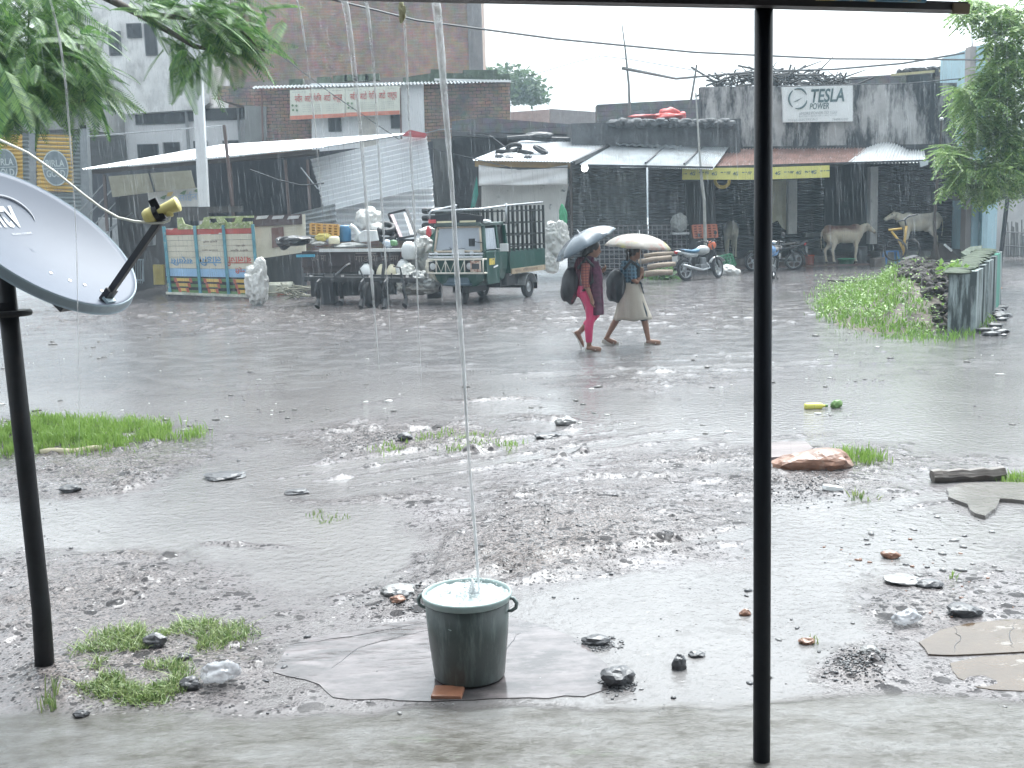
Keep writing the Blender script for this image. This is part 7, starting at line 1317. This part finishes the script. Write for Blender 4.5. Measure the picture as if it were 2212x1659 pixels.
for a_ in (fl[2] + V3((0, 0, -.075)), rl[2] + V3((-.02, 0, -.09))):
    e_ = 0 if a_.z < .03 else -.05; MB().tube([a_ + V3((-.06, 0, 0 if not e_ else .025)), a_ + V3((.06, 0, e_ * .4)), a_ + V3((.19, 0, e_ * .55))], [(.008, .03), (.008, .038), (.008, .03)], 10).tube([a_ + V3((.1, -.035, .01 + e_ * .5)), a_ + V3((.13, 0, .05 + e_ * .5)), a_ + V3((.1, .035, .01 + e_ * .5))], .006, 6).build('sandal', MATS['sandal_pale'], t, local=True)
bp = thing('backpack', 'plump black backpack worn by the girl in the beige skirt', 'backpack', O + V3((-.19, 0, .64))); me = fuse(MB().blob(O + V3((-.17, 0, .88)), (.15, .18, .25), 8, .10, 4, 1.5).blob(O + V3((-.25, 0, .80)), (.08, .12, .15), 5, .12, 3), .016, 3)
for v in me.vertices: v.co -= bp.location
link('body', me, M('bag_navy', (.014, .02, .026), .5), bp, smooth=True); mb = MB()
for s in (-1, 1): mb.tube([O + V3((-.08, s * .10, 1.12)), O + V3((.03, s * .10, 1.24)), O + V3((.14, s * .10, 1.14)), O + V3((.13, s * .13, .95)), O + V3((-.04, s * .12, .80))], [(.006, .022)] * 5, 8)
mb.build('strap', black, bp)
flo = M('flowered_canopy', (.55, .52, .48), .45, var=.05, stain=((.55, .26, .22), 6, .54, .68, (1, 1, 1))); tr = flo.node_tree
n1 = tr.nodes.new('ShaderNodeTexNoise'); n1.inputs['Scale'].default_value = 4; tc = tr.nodes.new('ShaderNodeTexCoord'); mp = tr.nodes.new('ShaderNodeMapping'); mp.inputs['Location'].default_value = (5, 3, 1); tr.links.new(tc.outputs['Object'], mp.inputs[0]); tr.links.new(mp.outputs[0], n1.inputs['Vector'])
rr_ = tr.nodes.new('ShaderNodeMapRange'); rr_.inputs[1].default_value = .6; rr_.inputs[2].default_value = .72; tr.links.new(n1.outputs['Fac'], rr_.inputs[0]); mxx = tr.nodes.new('ShaderNodeMix'); mxx.data_type = 'RGBA'; b = tr.nodes['Principled BSDF']; src = b.inputs['Base Color'].links[0].from_socket
tr.links.new(rr_.outputs[0], mxx.inputs[0]); tr.links.new(src, mxx.inputs[6]); mxx.inputs[7].default_value = (.62, .60, .30, 1); tr.links.new(mxx.outputs[2], b.inputs['Base Color'])
trl = tr.nodes.new('ShaderNodeBsdfTranslucent'); tr.links.new(mxx.outputs[2], trl.inputs[0]); ms = tr.nodes.new('ShaderNodeMixShader'); ms.inputs[0].default_value = .45; tr.links.new(b.outputs[0], ms.inputs[1]); tr.links.new(trl.outputs[0], ms.inputs[2]); tr.links.new(ms.outputs[0], tr.nodes['Material Output'].inputs[0])
umbrella(O + V3((.14, -.02, 1.43)), (.10, 0, .99), .49, .20, flo, 'pale umbrella with red and yellow flowers over the girl in the beige skirt', O + V3((.185, -.04, 1.10)), handle=M('handle_cream', (.6, .55, .45), .4))
# ================================================================ small things by the shops
def pail(x, y, r, h, mat, label, name='bucket', cat='bucket', flare=1.2, Y=None):
    q = G(x, y) if Y is None else P(x, y, Y); q.z = max(q.z, 0) if Y is None else .056; o = MB().lathe([(0, .005), (r, 0), (r * flare, h), (r * flare * 1.08, h), (r * flare * 1.08, h - .02), (r * flare * .96, h - .02), (r * .93, .02), (0, .02)], 26, Matrix.Translation(q)).build(name, mat, smooth=True); return tag(o, label, cat)
pail(1749, 563, .125, .30, M('red_plastic', (.50, .10, .05), .4, var=.1), 'orange red bucket left of the fawn cow', Y=37.0); pail(1828, 573, .22, .16, M('green_tub', (.06, .28, .15), .35, var=.1), 'wide green plastic tub at the feet of the fawn cow', 'tub', 'tub', 1.25, Y=36.8); pail(1664, 571, .10, .26, M('lime_plastic', (.22, .45, .26), .4), 'small pale green bucket just right of the black post', Y=36.9)
q = P(1924, 562, 36.4); q.z = 0; t = thing('stool', 'blue plastic stool behind the scrap bicycle parts', 'stool', q); bl = M('stool_blue', (.05, .17, .40), .4); MB().mm((q.x - .2, q.y - .17, .40), (q.x + .2, q.y + .17, .44)).build('seat', bl, t, bevel=.02)
for sx in (-1, 1):
    for sy in (-1, 1): MB().bar((q.x + sx * .22, q.y + sy * .19, 0), (q.x + sx * .17, q.y + sy * .14, .41), .05, .05).build('leg', bl, t)
crate([(1496, 487), (1547, 485), (1550, 512), (1499, 514)], 35.2, .35, M('crate_red', (.46, .15, .09), .5, var=.12), 'orange red plastic crate behind the silver motorbike', 5)
crate([(1546, 556), (1580, 548), (1588, 574), (1556, 580)], 34.0, .4, M('crate_green', (.05, .22, .12), .5, var=.15), 'tilted green plastic crate between the two motorbikes', 4)
q = G(1576, 595); o = link('sack', fuse(MB().blob(q + V3((0, .2, .12)), (.30, .25, .17), 71, .3, 4, 1.8, crumple=.17).blob(q + V3((.16, .1, .08)), (.2, .2, .12), 72, .3, 3, crumple=.17), .02, 2, .4), sackm, smooth=True); tag(o, 'white sack lying flat behind the front wheel of the silver motorbike', 'sack')
q = P(1466, 498, 35.4); o = link('bundle', fuse(MB().blob(P(1467, 482, 35.4), (.26, .22, .30), 73, .2, 4, 1.4, crumple=.15), .02, 1, .3), greysack); tag(o, 'round grey wrapped bundle on a table before the shutters', 'bundle')
t = thing('table', 'small dark table carrying the grey wrapped bundle', 'table', G(1467, 580)); MB().mm((P(1450, 505, 35.4).x, 35.1, P(1466, 506, 35.4).z), (P(1486, 505, 35.4).x, 35.7, P(1466, 502, 35.4).z)).build('top', M('table_top', (.4, .41, .42), .5), t)
for x in (1452, 1484): MB().bar((P(x, 505, 35.4).x, 35.3, 0), P(x, 506, 35.3), .04, .04).build('leg', dark, t)
for k, (x0, y0, x1, y1, r_) in enumerate([(1395, 592, 1452, 588, .085), (1400, 578, 1458, 570, .075), (1380, 566, 1450, 556, .07), (1392, 553, 1455, 547, .06)]):
    a, b = P(x0, y0, 30.6 + .2 * k), P(x1, y1, 30.8 + .2 * k); o = MB().tube([a, lerp(a, b, .4) + V3((0, 0, .02)), b], [r_, r_ * .95, r_ * .85], 9).build('log', M('log_wood', (.25, .20, .155), .75, var=.35, scale=3, stretch=(1, 5, 5), bump=.01, bscale=8), smooth=True)
    tag(o, ['lowest log of the pile behind the flowered umbrella girl', 'second log from the bottom of the pile left of the silver motorbike', 'third log from the bottom of the pile left of the silver motorbike', 'topmost thin log of the pile left of the silver motorbike'][k], 'log', 'logs piled by the motorbike')
def leafy(name, c, rad, n, size, mat, seed, up_=.5):
    r = np.random.default_rng(seed); vs, fs = [], []; k = 0
    for i in range(n):
        d = r.normal(size=3); d /= np.linalg.norm(d); d[2] = abs(d[2]); p = np.array(c) + d * np.array(rad) * r.uniform(.2, 1) ** .6
        a = r.normal(size=3); a[2] = a[2] * .4 + up_ * .3; a /= np.linalg.norm(a); b = np.cross(a, r.normal(size=3)); b /= np.linalg.norm(b); s = size * r.uniform(.6, 1.3); nn_ = np.cross(a, b)
        vs += [p, p + a * s * .5 + b * s * .28 + nn_ * s * .08, p + a * s, p + a * s * .5 - b * s * .28 + nn_ * s * .08]; fs += [(k, k + 1, k + 2, k + 3)]; k += 4
    me = bpy.data.meshes.new(name); me.from_pydata([tuple(v) for v in vs], [], fs); me.update(); return me
lf = leafmat('weed_leaf', (.04, .10, .03), (.14, .28, .08)); lf2 = leafmat('bright_weed', (.09, .20, .03), (.26, .42, .10))
def plant(c, rad, n, size, mat, label, seed, nm='plant'):
    t = thing(nm, label, 'plant', c); me = leafy('foliage', c, rad, n, size, mat, seed)
    for v in me.vertices: v.co -= t.location
    link('foliage', me, mat, t); r_ = random.Random(seed); mb = MB()
    for i in range(7): mb.tube([V3(c), V3(c) + V3((r_.gauss(0, .5) * rad[0], r_.gauss(0, .5) * rad[1], rad[2] * .7))], [.008, .003], 5)
    mb.build('stem', M('stem_green', (.12, .18, .06), .6), t); return t
plant(G(1432, 604), (.36, .3, .38), 160, .17, lf, 'leafy weed growing by the logs left of the silver motorbike', 3); plant(G(1400, 602), (.25, .2, .2), 90, .09, lf, 'small ground weed at the foot of the log pile', 4)
# grassy mound and stone heap at the lane corner
c0 = G(1935, 690); 
def mound_z(x, y):
    p, q = toV(np.array([x]), np.array([y])); u = (p[0] - 1925) / 168; v = (q[0] - 664) / 66
    d = u * u + v * v; bump_ = .85 * max(0, 1 - ((p[0] - 1990) / 95) ** 2) * max(0, 1 - ((q[0] - 640) / 80) ** 2)
    return max(0.0, .24 * (1 - d)) + bump_ * .62
mb = MB(); xs = np.linspace(1740, 2080, 70); ys = np.linspace(590, 742, 60); vs, fs = [], []
for j, y in enumerate(ys):
    for i, x in enumerate(xs): p = G(x, y); vs.append((p.x, p.y, mound_z(p.x, p.y) + .05 * float(fbm(np.array([p.x * 2.5]), np.array([p.y * 2.5]), 3, 8)[0]) - .045))
for j in range(59):
    for i in range(69): fs.append((j * 70 + i, (j + 1) * 70 + i, (j + 1) * 70 + i + 1, j * 70 + i + 1))
o = MB().add(vs, fs).build('mound', M('mound_soil', (.10, .085, .07), .8, var=.4, scale=4, bump=.03, bscale=10), smooth=True, at=(0, 0, 0)); kind(o, 'structure'); o.name = 'hillock'
def zmd(p): return mound_z(p.x, p.y) - .02
MND = [(1756, 655), (1790, 622), (1850, 600), (1925, 603), (1935, 640), (1960, 690), (2010, 715), (2040, 735), (1990, 735), (1900, 725), (1820, 705), (1775, 685)]
blades('grass', MND, 16000, .05, .14, lf2, 31, .009, zf=zmd, lean=.9)
rr = np.random.default_rng(5); vs, fs, k = [], [], 0
for i in range(2600):
    x, y = rr.uniform(1760, 2040), rr.uniform(605, 732)
    if (y < 640 and x > 1940) or (x > 1930 and y < 690 and rr.random() < .55) or y > 690 + (x - 1760) * .18: continue
    p = G(x, y); zz_ = mound_z(p.x, p.y); c = np.array([p.x, p.y, zz_ + rr.uniform(.02, .22)]); a = rr.normal(size=3); a[2] *= .4; a /= np.linalg.norm(a); b = np.cross(a, (0, 0, 1)); b /= np.linalg.norm(b) + 1e-6; s = rr.uniform(.03, .085)
    vs += [c, c + a * s * .5 + b * s * .3, c + a * s, c + a * s * .5 - b * s * .3]; fs.append((k, k + 1, k + 2, k + 3)); k += 4
me = bpy.data.meshes.new('ground_cover'); me.from_pydata([tuple(v) for v in vs], [], fs); kind(link('ground_cover', me, lf2), 'stuff')
mb = MB(); r_ = random.Random(12)
for i in range(460):
    x, y = r_.uniform(1935, 2052), r_.uniform(592, 715)
    if y > 640 + (x - 1900) * .6 or r_.random() < .3: continue
    p = G(x, y); s = r_.uniform(.03, .10); mb.blob((p.x, p.y - .1, mound_z(p.x, p.y) + .02), (s * 1.2, s, s * .85), i, .45, 2)
kind(mb.build('rubble', M('rubble_stone', (.042, .036, .033), .8, var=.5, scale=8)), 'stuff')
blades('grass', [(2045, 735), (2090, 700), (2140, 690), (2130, 715), (2080, 738)], 900, .05, .16, lf2, 33, .01, lean=.6)
o = MB().tube([G(1790, 606, .1), G(1850, 608, .12), G(1905, 598, .14)], [.03, .03, .02], 7).build('branch', darkwood); tag(o, 'long dark branch lying behind the grassy mound', 'branch')
o = MB().tube([P(1862, 650, 26.5), P(1885, 690, 25.6), P(1900, 712, 25.0)], .014, 6).build('branch', MATS['pale_branch']); o.name = 'stick'; tag(o, 'thin pale stick lying down the front of the grassy mound', 'stick')
# painted drain wall running away along the lane
pk = [M('drain_white', (.30, .36, .36), .7, var=.25, stain=((.035, .05, .05), 2.6, .40, .55, (2.5, 2.5, .35))), M('drain_green', (.05, .26, .19), .6, stain=((.35, .42, .40), 2, .6, .7, (2.5, 2.5, .4))), M('drain_dark', (.07, .10, .10), .7, var=.3)]
t = thing('drain_wall', 'peeling white and green painted low wall with a mossy slab on top along the lane', 'wall', G(2060, 720))
a, b = G(2046, 722), G(2112, 668); top0, top1 = P(2046, 592, a.y).z, P(2112, 545, b.y).z
for i, (s0_, s1_, mt) in enumerate([(0, .22, 0), (.22, .27, 2), (.27, .36, 0), (.36, .42, 2), (.42, .62, 0), (.62, .68, 2), (.68, .78, 0), (.78, .92, 1), (.92, 1, 0)]):
    p0, p1 = lerp(a, b, s0_), lerp(a, b, s1_); zt = lerp(top0, top1, (s0_ + s1_) / 2) * (1 if mt != 2 else .93); n_ = V3((b.y - a.y, -(b.x - a.x), 0)).normalized() * (.06 if mt == 2 else 0)
    mb = MB(); mb.prism([p0 - n_, p1 - n_, p1 - n_ + V3((.5, .2, 0)), p0 - n_ + V3((.5, .2, 0))], (0, 0, zt)); mb.build('panel', pk[mt], t)
mb = MB()
for i in range(14): p = lerp(a, b, i / 13); mb.blob((p.x + .15, p.y + .1, lerp(top0, top1, i / 13) + .02), (.2, .26, .045), i, .4, 2)
mb.build('coping', M('coping_moss', (.04, .058, .034), .85, var=.5, scale=5, bump=.02, bscale=12), t); plant(tuple(P(2060, 590, a.y + .6)), (.3, .3, .2), 90, .1, lf2, 'weed tuft growing on the near end of the painted drain wall', 8)
o = MB().prism([P(2075, 545, 30), P(2095, 533, 31), P(2122, 530, 32), P(2115, 545, 31), P(2095, 556, 30)], (0, 0, -.1)).build('slab', moss); o.name = 'roof_slab'; tag(o, 'broken mossy slab jutting over the painted drain wall', 'slab')
pail(2138, 655, .17, .30, M('terracotta', (.40, .20, .09), .6, var=.15), 'terracotta orange pot at the foot of the blue pillar', 'pot', 'pot', 1.15)
mb = MB(); r_ = random.Random(6)
for i in range(24): x, y = r_.uniform(2120, 2180), r_.uniform(668, 730); p = G(x, y); s = r_.uniform(.04, .12); mb.blob((p.x, p.y, .03), (s * 1.4, s, s * .5), i, .4, 1)
kind(mb.build('lane_rubble', stone_d), 'stuff')
# scrap bicycle, chairs, speaker box by the cow plinth
Yb = 33.2; t = thing('bicycle', 'old upright bicycle frame wrapped in yellow by the pale cow', 'bicycle', P(1950, 575, Yb)); ym = M('frame_yellow', (.50, .33, .08), .5, var=.25, scale=8)
mb = MB(); mb.tube([P(1926, 500, Yb), P(1942, 520, Yb), P(1955, 548, Yb)], .032, 8); mb.tube([P(1958, 488, Yb), P(1954, 520, Yb), P(1952, 560, Yb)], .036, 8); mb.tube([P(1920, 497, Yb), P(1948, 494, Yb)], .032, 8); mb.build('frame', ym, t, smooth=True)
MB().tube([P(1936, 478, Yb), P(1952, 476, Yb), P(1962, 468, Yb), P(1982, 463, Yb)], .025, 8).tube([P(1958, 490, Yb), P(1955, 476, Yb)], .025, 6).build('handlebar', dark, t, smooth=True)
def hoop(c, R, th, ax=0.0, tilt=0.0): return MB().lathe([(R - th, -th), (R + th, -th), (R + th, th), (R - th, th), (R - th, -th)], 30, Matrix.Translation(c) @ Matrix.Rotation(ax, 4, 'Z') @ Matrix.Rotation(PI / 2 + tilt, 4, 'Y'))
hoop(P(1934, 540, Yb), .30, .025, 1.0).build('wheel', rubber, t); hoop(P(1968, 540, Yb + .4), .30, .025, .6).build('wheel', rubber, t)
o = MB().face([(1960, 560), (1985, 552), (1988, 600), (1962, 604)], 31.6, .5).build('speaker_box', M('speaker_black', (.03, .032, .036), .5, var=.3)); tag(o, 'black box with a pale edge standing in the scrap before the pale cow', 'box'); 
o = MB().rect(1956, 565, 1963, 615, 31.4, .08).build('post', M('grey_stub', (.45, .46, .47), .6)); o.name = 'stub_post'; tag(o, 'short grey post beside the black box in the scrap', 'post')
mb = MB(); mb.tube([P(1965, 570, 31.9), P(1990, 560, 31.9), P(2010, 580, 31.9)], .06, 8); mb.tube([P(1972, 580, 31.6), P(1992, 592, 31.6), P(2015, 586, 31.6)], .05, 8); mb.tube([P(1985, 596, 31.4), P(2010, 592, 31.4)], .05, 8); tag(mb.build('broken_chair', M('chair_white', (.55, .57, .58), .4), smooth=True), 'broken white chair frame lying in the scrap at the right', 'chair')
o = MB().blob(P(2000, 600, 31), (.35, .3, .06), 8, .4, 3).build('plastic_sheet', M('grey_film', (.5, .55, .55), .3)); tag(o, 'pale plastic sheet flattened on the stone heap', 'plastic sheet')
o = MB().mm((P(1845, 545, 37.6).x, 37.5, 0), (P(1872, 545, 37.6).x, 37.9, .55)).build('crate', M('crate_black', (.035, .036, .04), .5), bevel=.02); tag(o, 'black crate on the shop floor right of the fawn cow', 'crate')
o = MB().face([(1890, 560), (1912, 556), (1914, 585), (1892, 588)], 35.0, .5).build('stone_block', M('block_brown', (.13, .11, .10), .7)); tag(o, 'brown stone block left of the blue stool', 'block')
o = MB().face([(2030, 525), (2060, 545), (2075, 560), (2020, 562)], 35, .5).build('plank_pile', darkwood); tag(o, 'dark leaning boards below the hind legs of the pale cow', 'boards'); o = MB().bar(P(2040, 528, 34.9), P(2056, 542, 34.9), .06, .06).build('batten', plastic_white); tag(o, 'short white batten on the dark leaning boards', 'batten')
o = MB().blob(G(1462, 555) + V3((0, 0, .3)), (.15, .15, .2), 9, .2, 3).build('can', M('can_blue', (.04, .15, .30), .5)); tag(o, 'blue can in the shade under the grey wrapped bundle', 'can')
# ================================================================ trees
barkm = M('tree_bark', (.07, .06, .05), .8, var=.3, bump=.02, bscale=12)
fm = leafmat('feather_leaf', (.03, .10, .040), (.17, .31, .08)); fm_d = fm
def fronds(specs, seed):
    r = np.random.default_rng(seed); vs, fs = [], []; k = 0
    for (o_, d_, ln) in specs:
        o_ = np.array(o_); d_ = np.array(d_) / np.linalg.norm(d_); sd_ = np.cross(d_, (0, 0, 1.0)); sd_ /= np.linalg.norm(sd_) + 1e-9
        roll = r.normal() * .5; upv = np.cross(sd_, d_); s1 = sd_ * math.cos(roll) + upv * math.sin(roll); npin = 26; droop = r.uniform(.15, .5) * ln
        for i in range(npin):
            s = (i + .6) / npin; c = o_ + d_ * ln * s + np.array([0, 0, -droop * s * s]); L_ = ln * .21 * math.sin(PI * min(1, .22 + s * .78)) ** .7 + .02
            for sg in (-1, 1):
                a = s1 * sg * .86 + d_ * .5 + np.array([0, 0, -.18]); a /= np.linalg.norm(a); b = np.cross(a, upv); b /= np.linalg.norm(b) + 1e-9; w_ = ln * .015
                m1 = c + a * L_ * .5 + np.array([0, 0, -.01]); e = c + a * L_ + np.array([0, 0, -.12 * L_])
                vs += [c - b * w_ * .4, c + b * w_ * .4, m1 + b * w_, m1 - b * w_, e]; fs += [(k, k + 1, k + 2, k + 3), (k + 3, k + 2, k + 4)]; k += 5
        a = d_; vs += [o_, o_ + np.array([0, 0, .012]), o_ + d_ * ln + np.array([0, 0, -droop])]; fs.append((k, k + 1, k + 2)); k += 3
    return vs, fs
t = thing('feathery_tree', 'tree with drooping feathery green fronds filling the upper left corner', 'tree', (-9.0, 12.6, 0))
brs = [[(-9.0, 12.6, 0), (-8.9, 12.6, 1.6), (-8.6, 12.5, 3.0)], [(-8.6, 12.5, 3.0), (-7.6, 12.3, 3.8), P(60, 120, 12.2), P(180, 150, 12)], [(-8.6, 12.5, 3.0), (-7.8, 12.2, 3.2), P(40, 230, 11.8), P(210, 215, 11.5)], [(-8.6, 12.5, 3.0), (-8, 12.3, 4.6), P(160, -40, 12), P(300, 30, 11.8), P(420, 100, 11.6), P(470, 110, 11.5)], [P(300, 30, 11.8), P(420, 40, 11.8), P(520, 70, 11.6), P(570, 110, 11.4)], [(-8.6, 12.5, 3.0), (-8.2, 12.9, 4.2), (-7.2, 13.4, 5.4)]]
for i, br in enumerate(brs): MB().tube(br, [.16, .14, .11] if i == 0 else list(np.linspace(.07 if i < 4 else .03, .012, len(br))), 8).build('trunk' if i == 0 else 'limb', barkm, t, smooth=True)
specs = []; r = np.random.default_rng(4)
def fill(n, cx, cy, sx, sy, Y, sY, dv, lmin=.26, lmax=.5, keep=None):
    c = 0; tries = 0
    while c < n and tries < n * 20:
        tries += 1; x, y = cx + r.normal() * sx, cy + r.normal() * sy
        if keep and not keep(x, y): continue
        p = P(x, y, Y + r.normal() * sY); d = np.array(dv) + r.normal(size=3) * np.array([.7, .6, .45]); specs.append((tuple(p), d, r.uniform(lmin, lmax))); c += 1
kp = lambda x, y: x < 215 - max(0, (y - 100) * .35) + 25 * math.sin(y * .05) and y < 212 - .12 * x and not (x > 170 and y < 40)
fill(600, 50, 60, 120, 100, 12.4, .8, (.5, -.2, -.45), keep=kp); fill(380, 40, 170, 100, 50, 12.0, .7, (.6, -.2, -.5), keep=kp); fill(30, 190, 150, 30, 50, 11.8, .4, (.8, -.2, -.6), keep=lambda x, y: x < 230 and y < 210)
fill(22, 320, 5, 35, 20, 11.8, .3, (.7, -.2, -.2), .3, .5, keep=lambda x, y: y < 60); fill(60, 455, 70, 40, 30, 11.6, .3, (.8, -.2, -.35), .3, .5, keep=lambda x, y: y < 120); fill(20, 400, 110, 22, 14, 11.6, .2, (.1, -.2, -.7), .3, .48); fill(18, 515, 75, 20, 18, 11.5, .2, (.9, -.1, -.5), .3, .48); fill(54, 470, 10, 60, 18, 11.9, .3, (.5, -.2, -.1), .3, .5)
vs, fs = fronds(specs, 6); me = bpy.data.meshes.new('crown'); me.from_pydata([tuple(np.array(v) - np.array(t.location)) for v in vs], [], fs); me.update(); link('crown', me, fm, t)
# neem at the right
nm_ = leafmat('neem_leaf', (.11, .23, .07), (.38, .52, .19))
def neem(clusters, seed, leaf=.30):
    r = np.random.default_rng(seed); vs, fs = [], []; k = 0
    for c, n in clusters:
        c = np.array(c)
        for i in range(n):
            a = r.uniform(0, 2 * PI); el = r.uniform(-.9, .5); d = np.array([math.cos(a) * math.cos(el), math.sin(a) * math.cos(el), math.sin(el)]); L_ = leaf * r.uniform(.7, 1.2); sd_ = np.cross(d, (0, 0, 1)); sd_ /= np.linalg.norm(sd_) + 1e-9
            for j in range(6):
                s = (j + 1.2) / 6.5; q = c + d * L_ * s + np.array([0, 0, -.28 * L_ * s * s])
                for sg in (-1, 1):
                    e = sd_ * sg * .8 + d * .6 + np.array([0, 0, -.35]); e /= np.linalg.norm(e); w_ = np.cross(e, sd_ * .3 + np.array([0, 0, 1])); w_ /= np.linalg.norm(w_) + 1e-9; l = L_ * .32
                    vs += [q, q + e * l * .4 + w_ * l * .2, q + e * l, q + e * l * .4 - w_ * l * .2]; fs.append((k, k + 1, k + 2, k + 3)); k += 4
    return vs, fs
Yn = 25.0; t = thing('neem_tree', 'neem tree with pale green leaf sprays hanging in at the right edge', 'tree', (P(2390, 600, Yn).x, Yn, 0)); tx = P(2390, 600, Yn).x
cl = []; r = np.random.default_rng(14)
def lump(x, y, rx, ry, n, m=9):
    for i in range(n):
        a, s = r.uniform(0, 2 * PI), r.random() ** .5; cl.append((tuple(P(x + rx * s * math.cos(a), y + ry * s * math.sin(a), Yn + r.normal() * .7)), m))
for x, y, rx, ry, n in [(2150, 190, 55, 50, 24), (2185, 130, 40, 30, 12), (2100, 232, 40, 34, 14), (2130, 285, 45, 30, 14), (2185, 260, 40, 60, 24), (2060, 325, 26, 22, 9), (2085, 360, 26, 26, 8), (2130, 375, 50, 36, 16), (2190, 360, 40, 60, 24), (2170, 380, 50, 20, 9), (2120, 20, 60, 26, 11), (2180, 45, 40, 30, 12), (2160, 90, 40, 22, 7), (2075, 200, 20, 14, 4), (2290, 200, 90, 160, 40), (2290, 30, 90, 80, 20), (2060, 385, 14, 12, 3), (2110, 410, 14, 14, 3), (2100, 8, 40, 16, 5)]: lump(x, y, rx, ry, int(n * 1.5), 11)
vs, fs = neem(cl, 3, .38); me = bpy.data.meshes.new('crown'); me.from_pydata([tuple(np.array(v) - np.array(t.location)) for v in vs], [], fs); me.update(); link('crown', me, nm_, t)
MB().tube([(tx, Yn, 0), (tx + .05, Yn, 1.5), (tx - .1, Yn, 2.6)], [.24, .19, .16], 10).build('trunk', barkm, t, smooth=True)
for br in ([(tx - .1, Yn, 2.6), P(2280, 330, Yn), P(2190, 330, Yn), P(2100, 350, Yn)], [(tx - .1, Yn, 2.6), P(2290, 230, Yn), P(2200, 200, Yn), P(2120, 220, Yn)], [(tx - .1, Yn, 2.6), P(2330, 60, Yn), P(2230, 30, Yn), P(2120, 15, Yn)], [P(2190, 330, Yn), P(2150, 390, Yn), P(2110, 430, Yn)], [P(2280, 330, Yn), P(2240, 370, Yn), P(2180, 400, Yn)]): MB().tube(br, list(np.linspace(.08, .015, len(br))), 7).build('limb', barkm, t, smooth=True)
# far tree fading into the rain
Yf = 90.0; t = thing('far_tree', 'round tree fading into the rain haze beyond the brick house', 'tree', (P(1090, 300, Yf).x, Yf, 0)); me = leafy('crown', P(1085, 215, Yf), (3.7, 2.5, 2.6), 2600, .42, nm_, 5)
for v in me.vertices: v.co -= t.location
link('crown', me, leafmat('far_leaf', (.06, .11, .05), (.12, .19, .08)), t); me2 = leafy('crown', P(1140, 225, Yf) , (1.6, 1.5, 1.0), 700, .4, nm_, 6)
for v in me2.vertices: v.co -= t.location
link('crown', me2, MATS['far_leaf'], t); MB().tube([(P(1090, 300, Yf).x, Yf, 0), P(1085, 225, Yf)], [.4, .25], 8).build('trunk', barkm, t)
# ================================================================ rain and haze
r = np.random.default_rng(9); vs, fs = [], []; k = 0
for i in range(13000):
    Y = 7 + 31 * r.random() ** .8; x = r.uniform(-.52, .52) * Y; z_ = r.uniform(.02, 2 + Y * .22); ln = r.uniform(.06, .42); w_ = (.0009 + .00008 * Y) * r.uniform(.6, 1.4); lx = .05 * ln
    a = np.array([x, Y, z_]); b = a + np.array([-lx, 0, ln])
    for q, s in ((a, .5), (b, 1)):
        for j in range(3): an = j * 2.094; vs.append((q[0] + w_ * s * math.cos(an), q[1] + w_ * s * math.sin(an), q[2]))
    for j in range(3): fs.append((k + j, k + (j + 1) % 3, k + 3 + (j + 1) % 3, k + 3 + j))
    k += 6
me = bpy.data.meshes.new('rain'); me.from_pydata(vs, [], fs); me.update(); kind(link('rain', me, M('rain_drop', (.85, .88, .9), .1, var=.02, alpha=.13)), 'stuff')
hz = bpy.data.materials.new('rain_haze'); hz.use_nodes = True; tn = hz.node_tree; tn.nodes.clear(); o_ = tn.nodes.new('ShaderNodeOutputMaterial'); pvn = tn.nodes.new('ShaderNodeVolumePrincipled')
pvn.inputs['Color'].default_value = (.70, .87, 1.0, 1); pvn.inputs['Density'].default_value = .0013; pvn.inputs['Anisotropy'].default_value = .2; tn.links.new(pvn.outputs[0], o_.inputs['Volume'])
o = MB().mm((-260, -100, -1.0), (260, 250, 18.0)).build('haze', hz); kind(o, 'stuff')
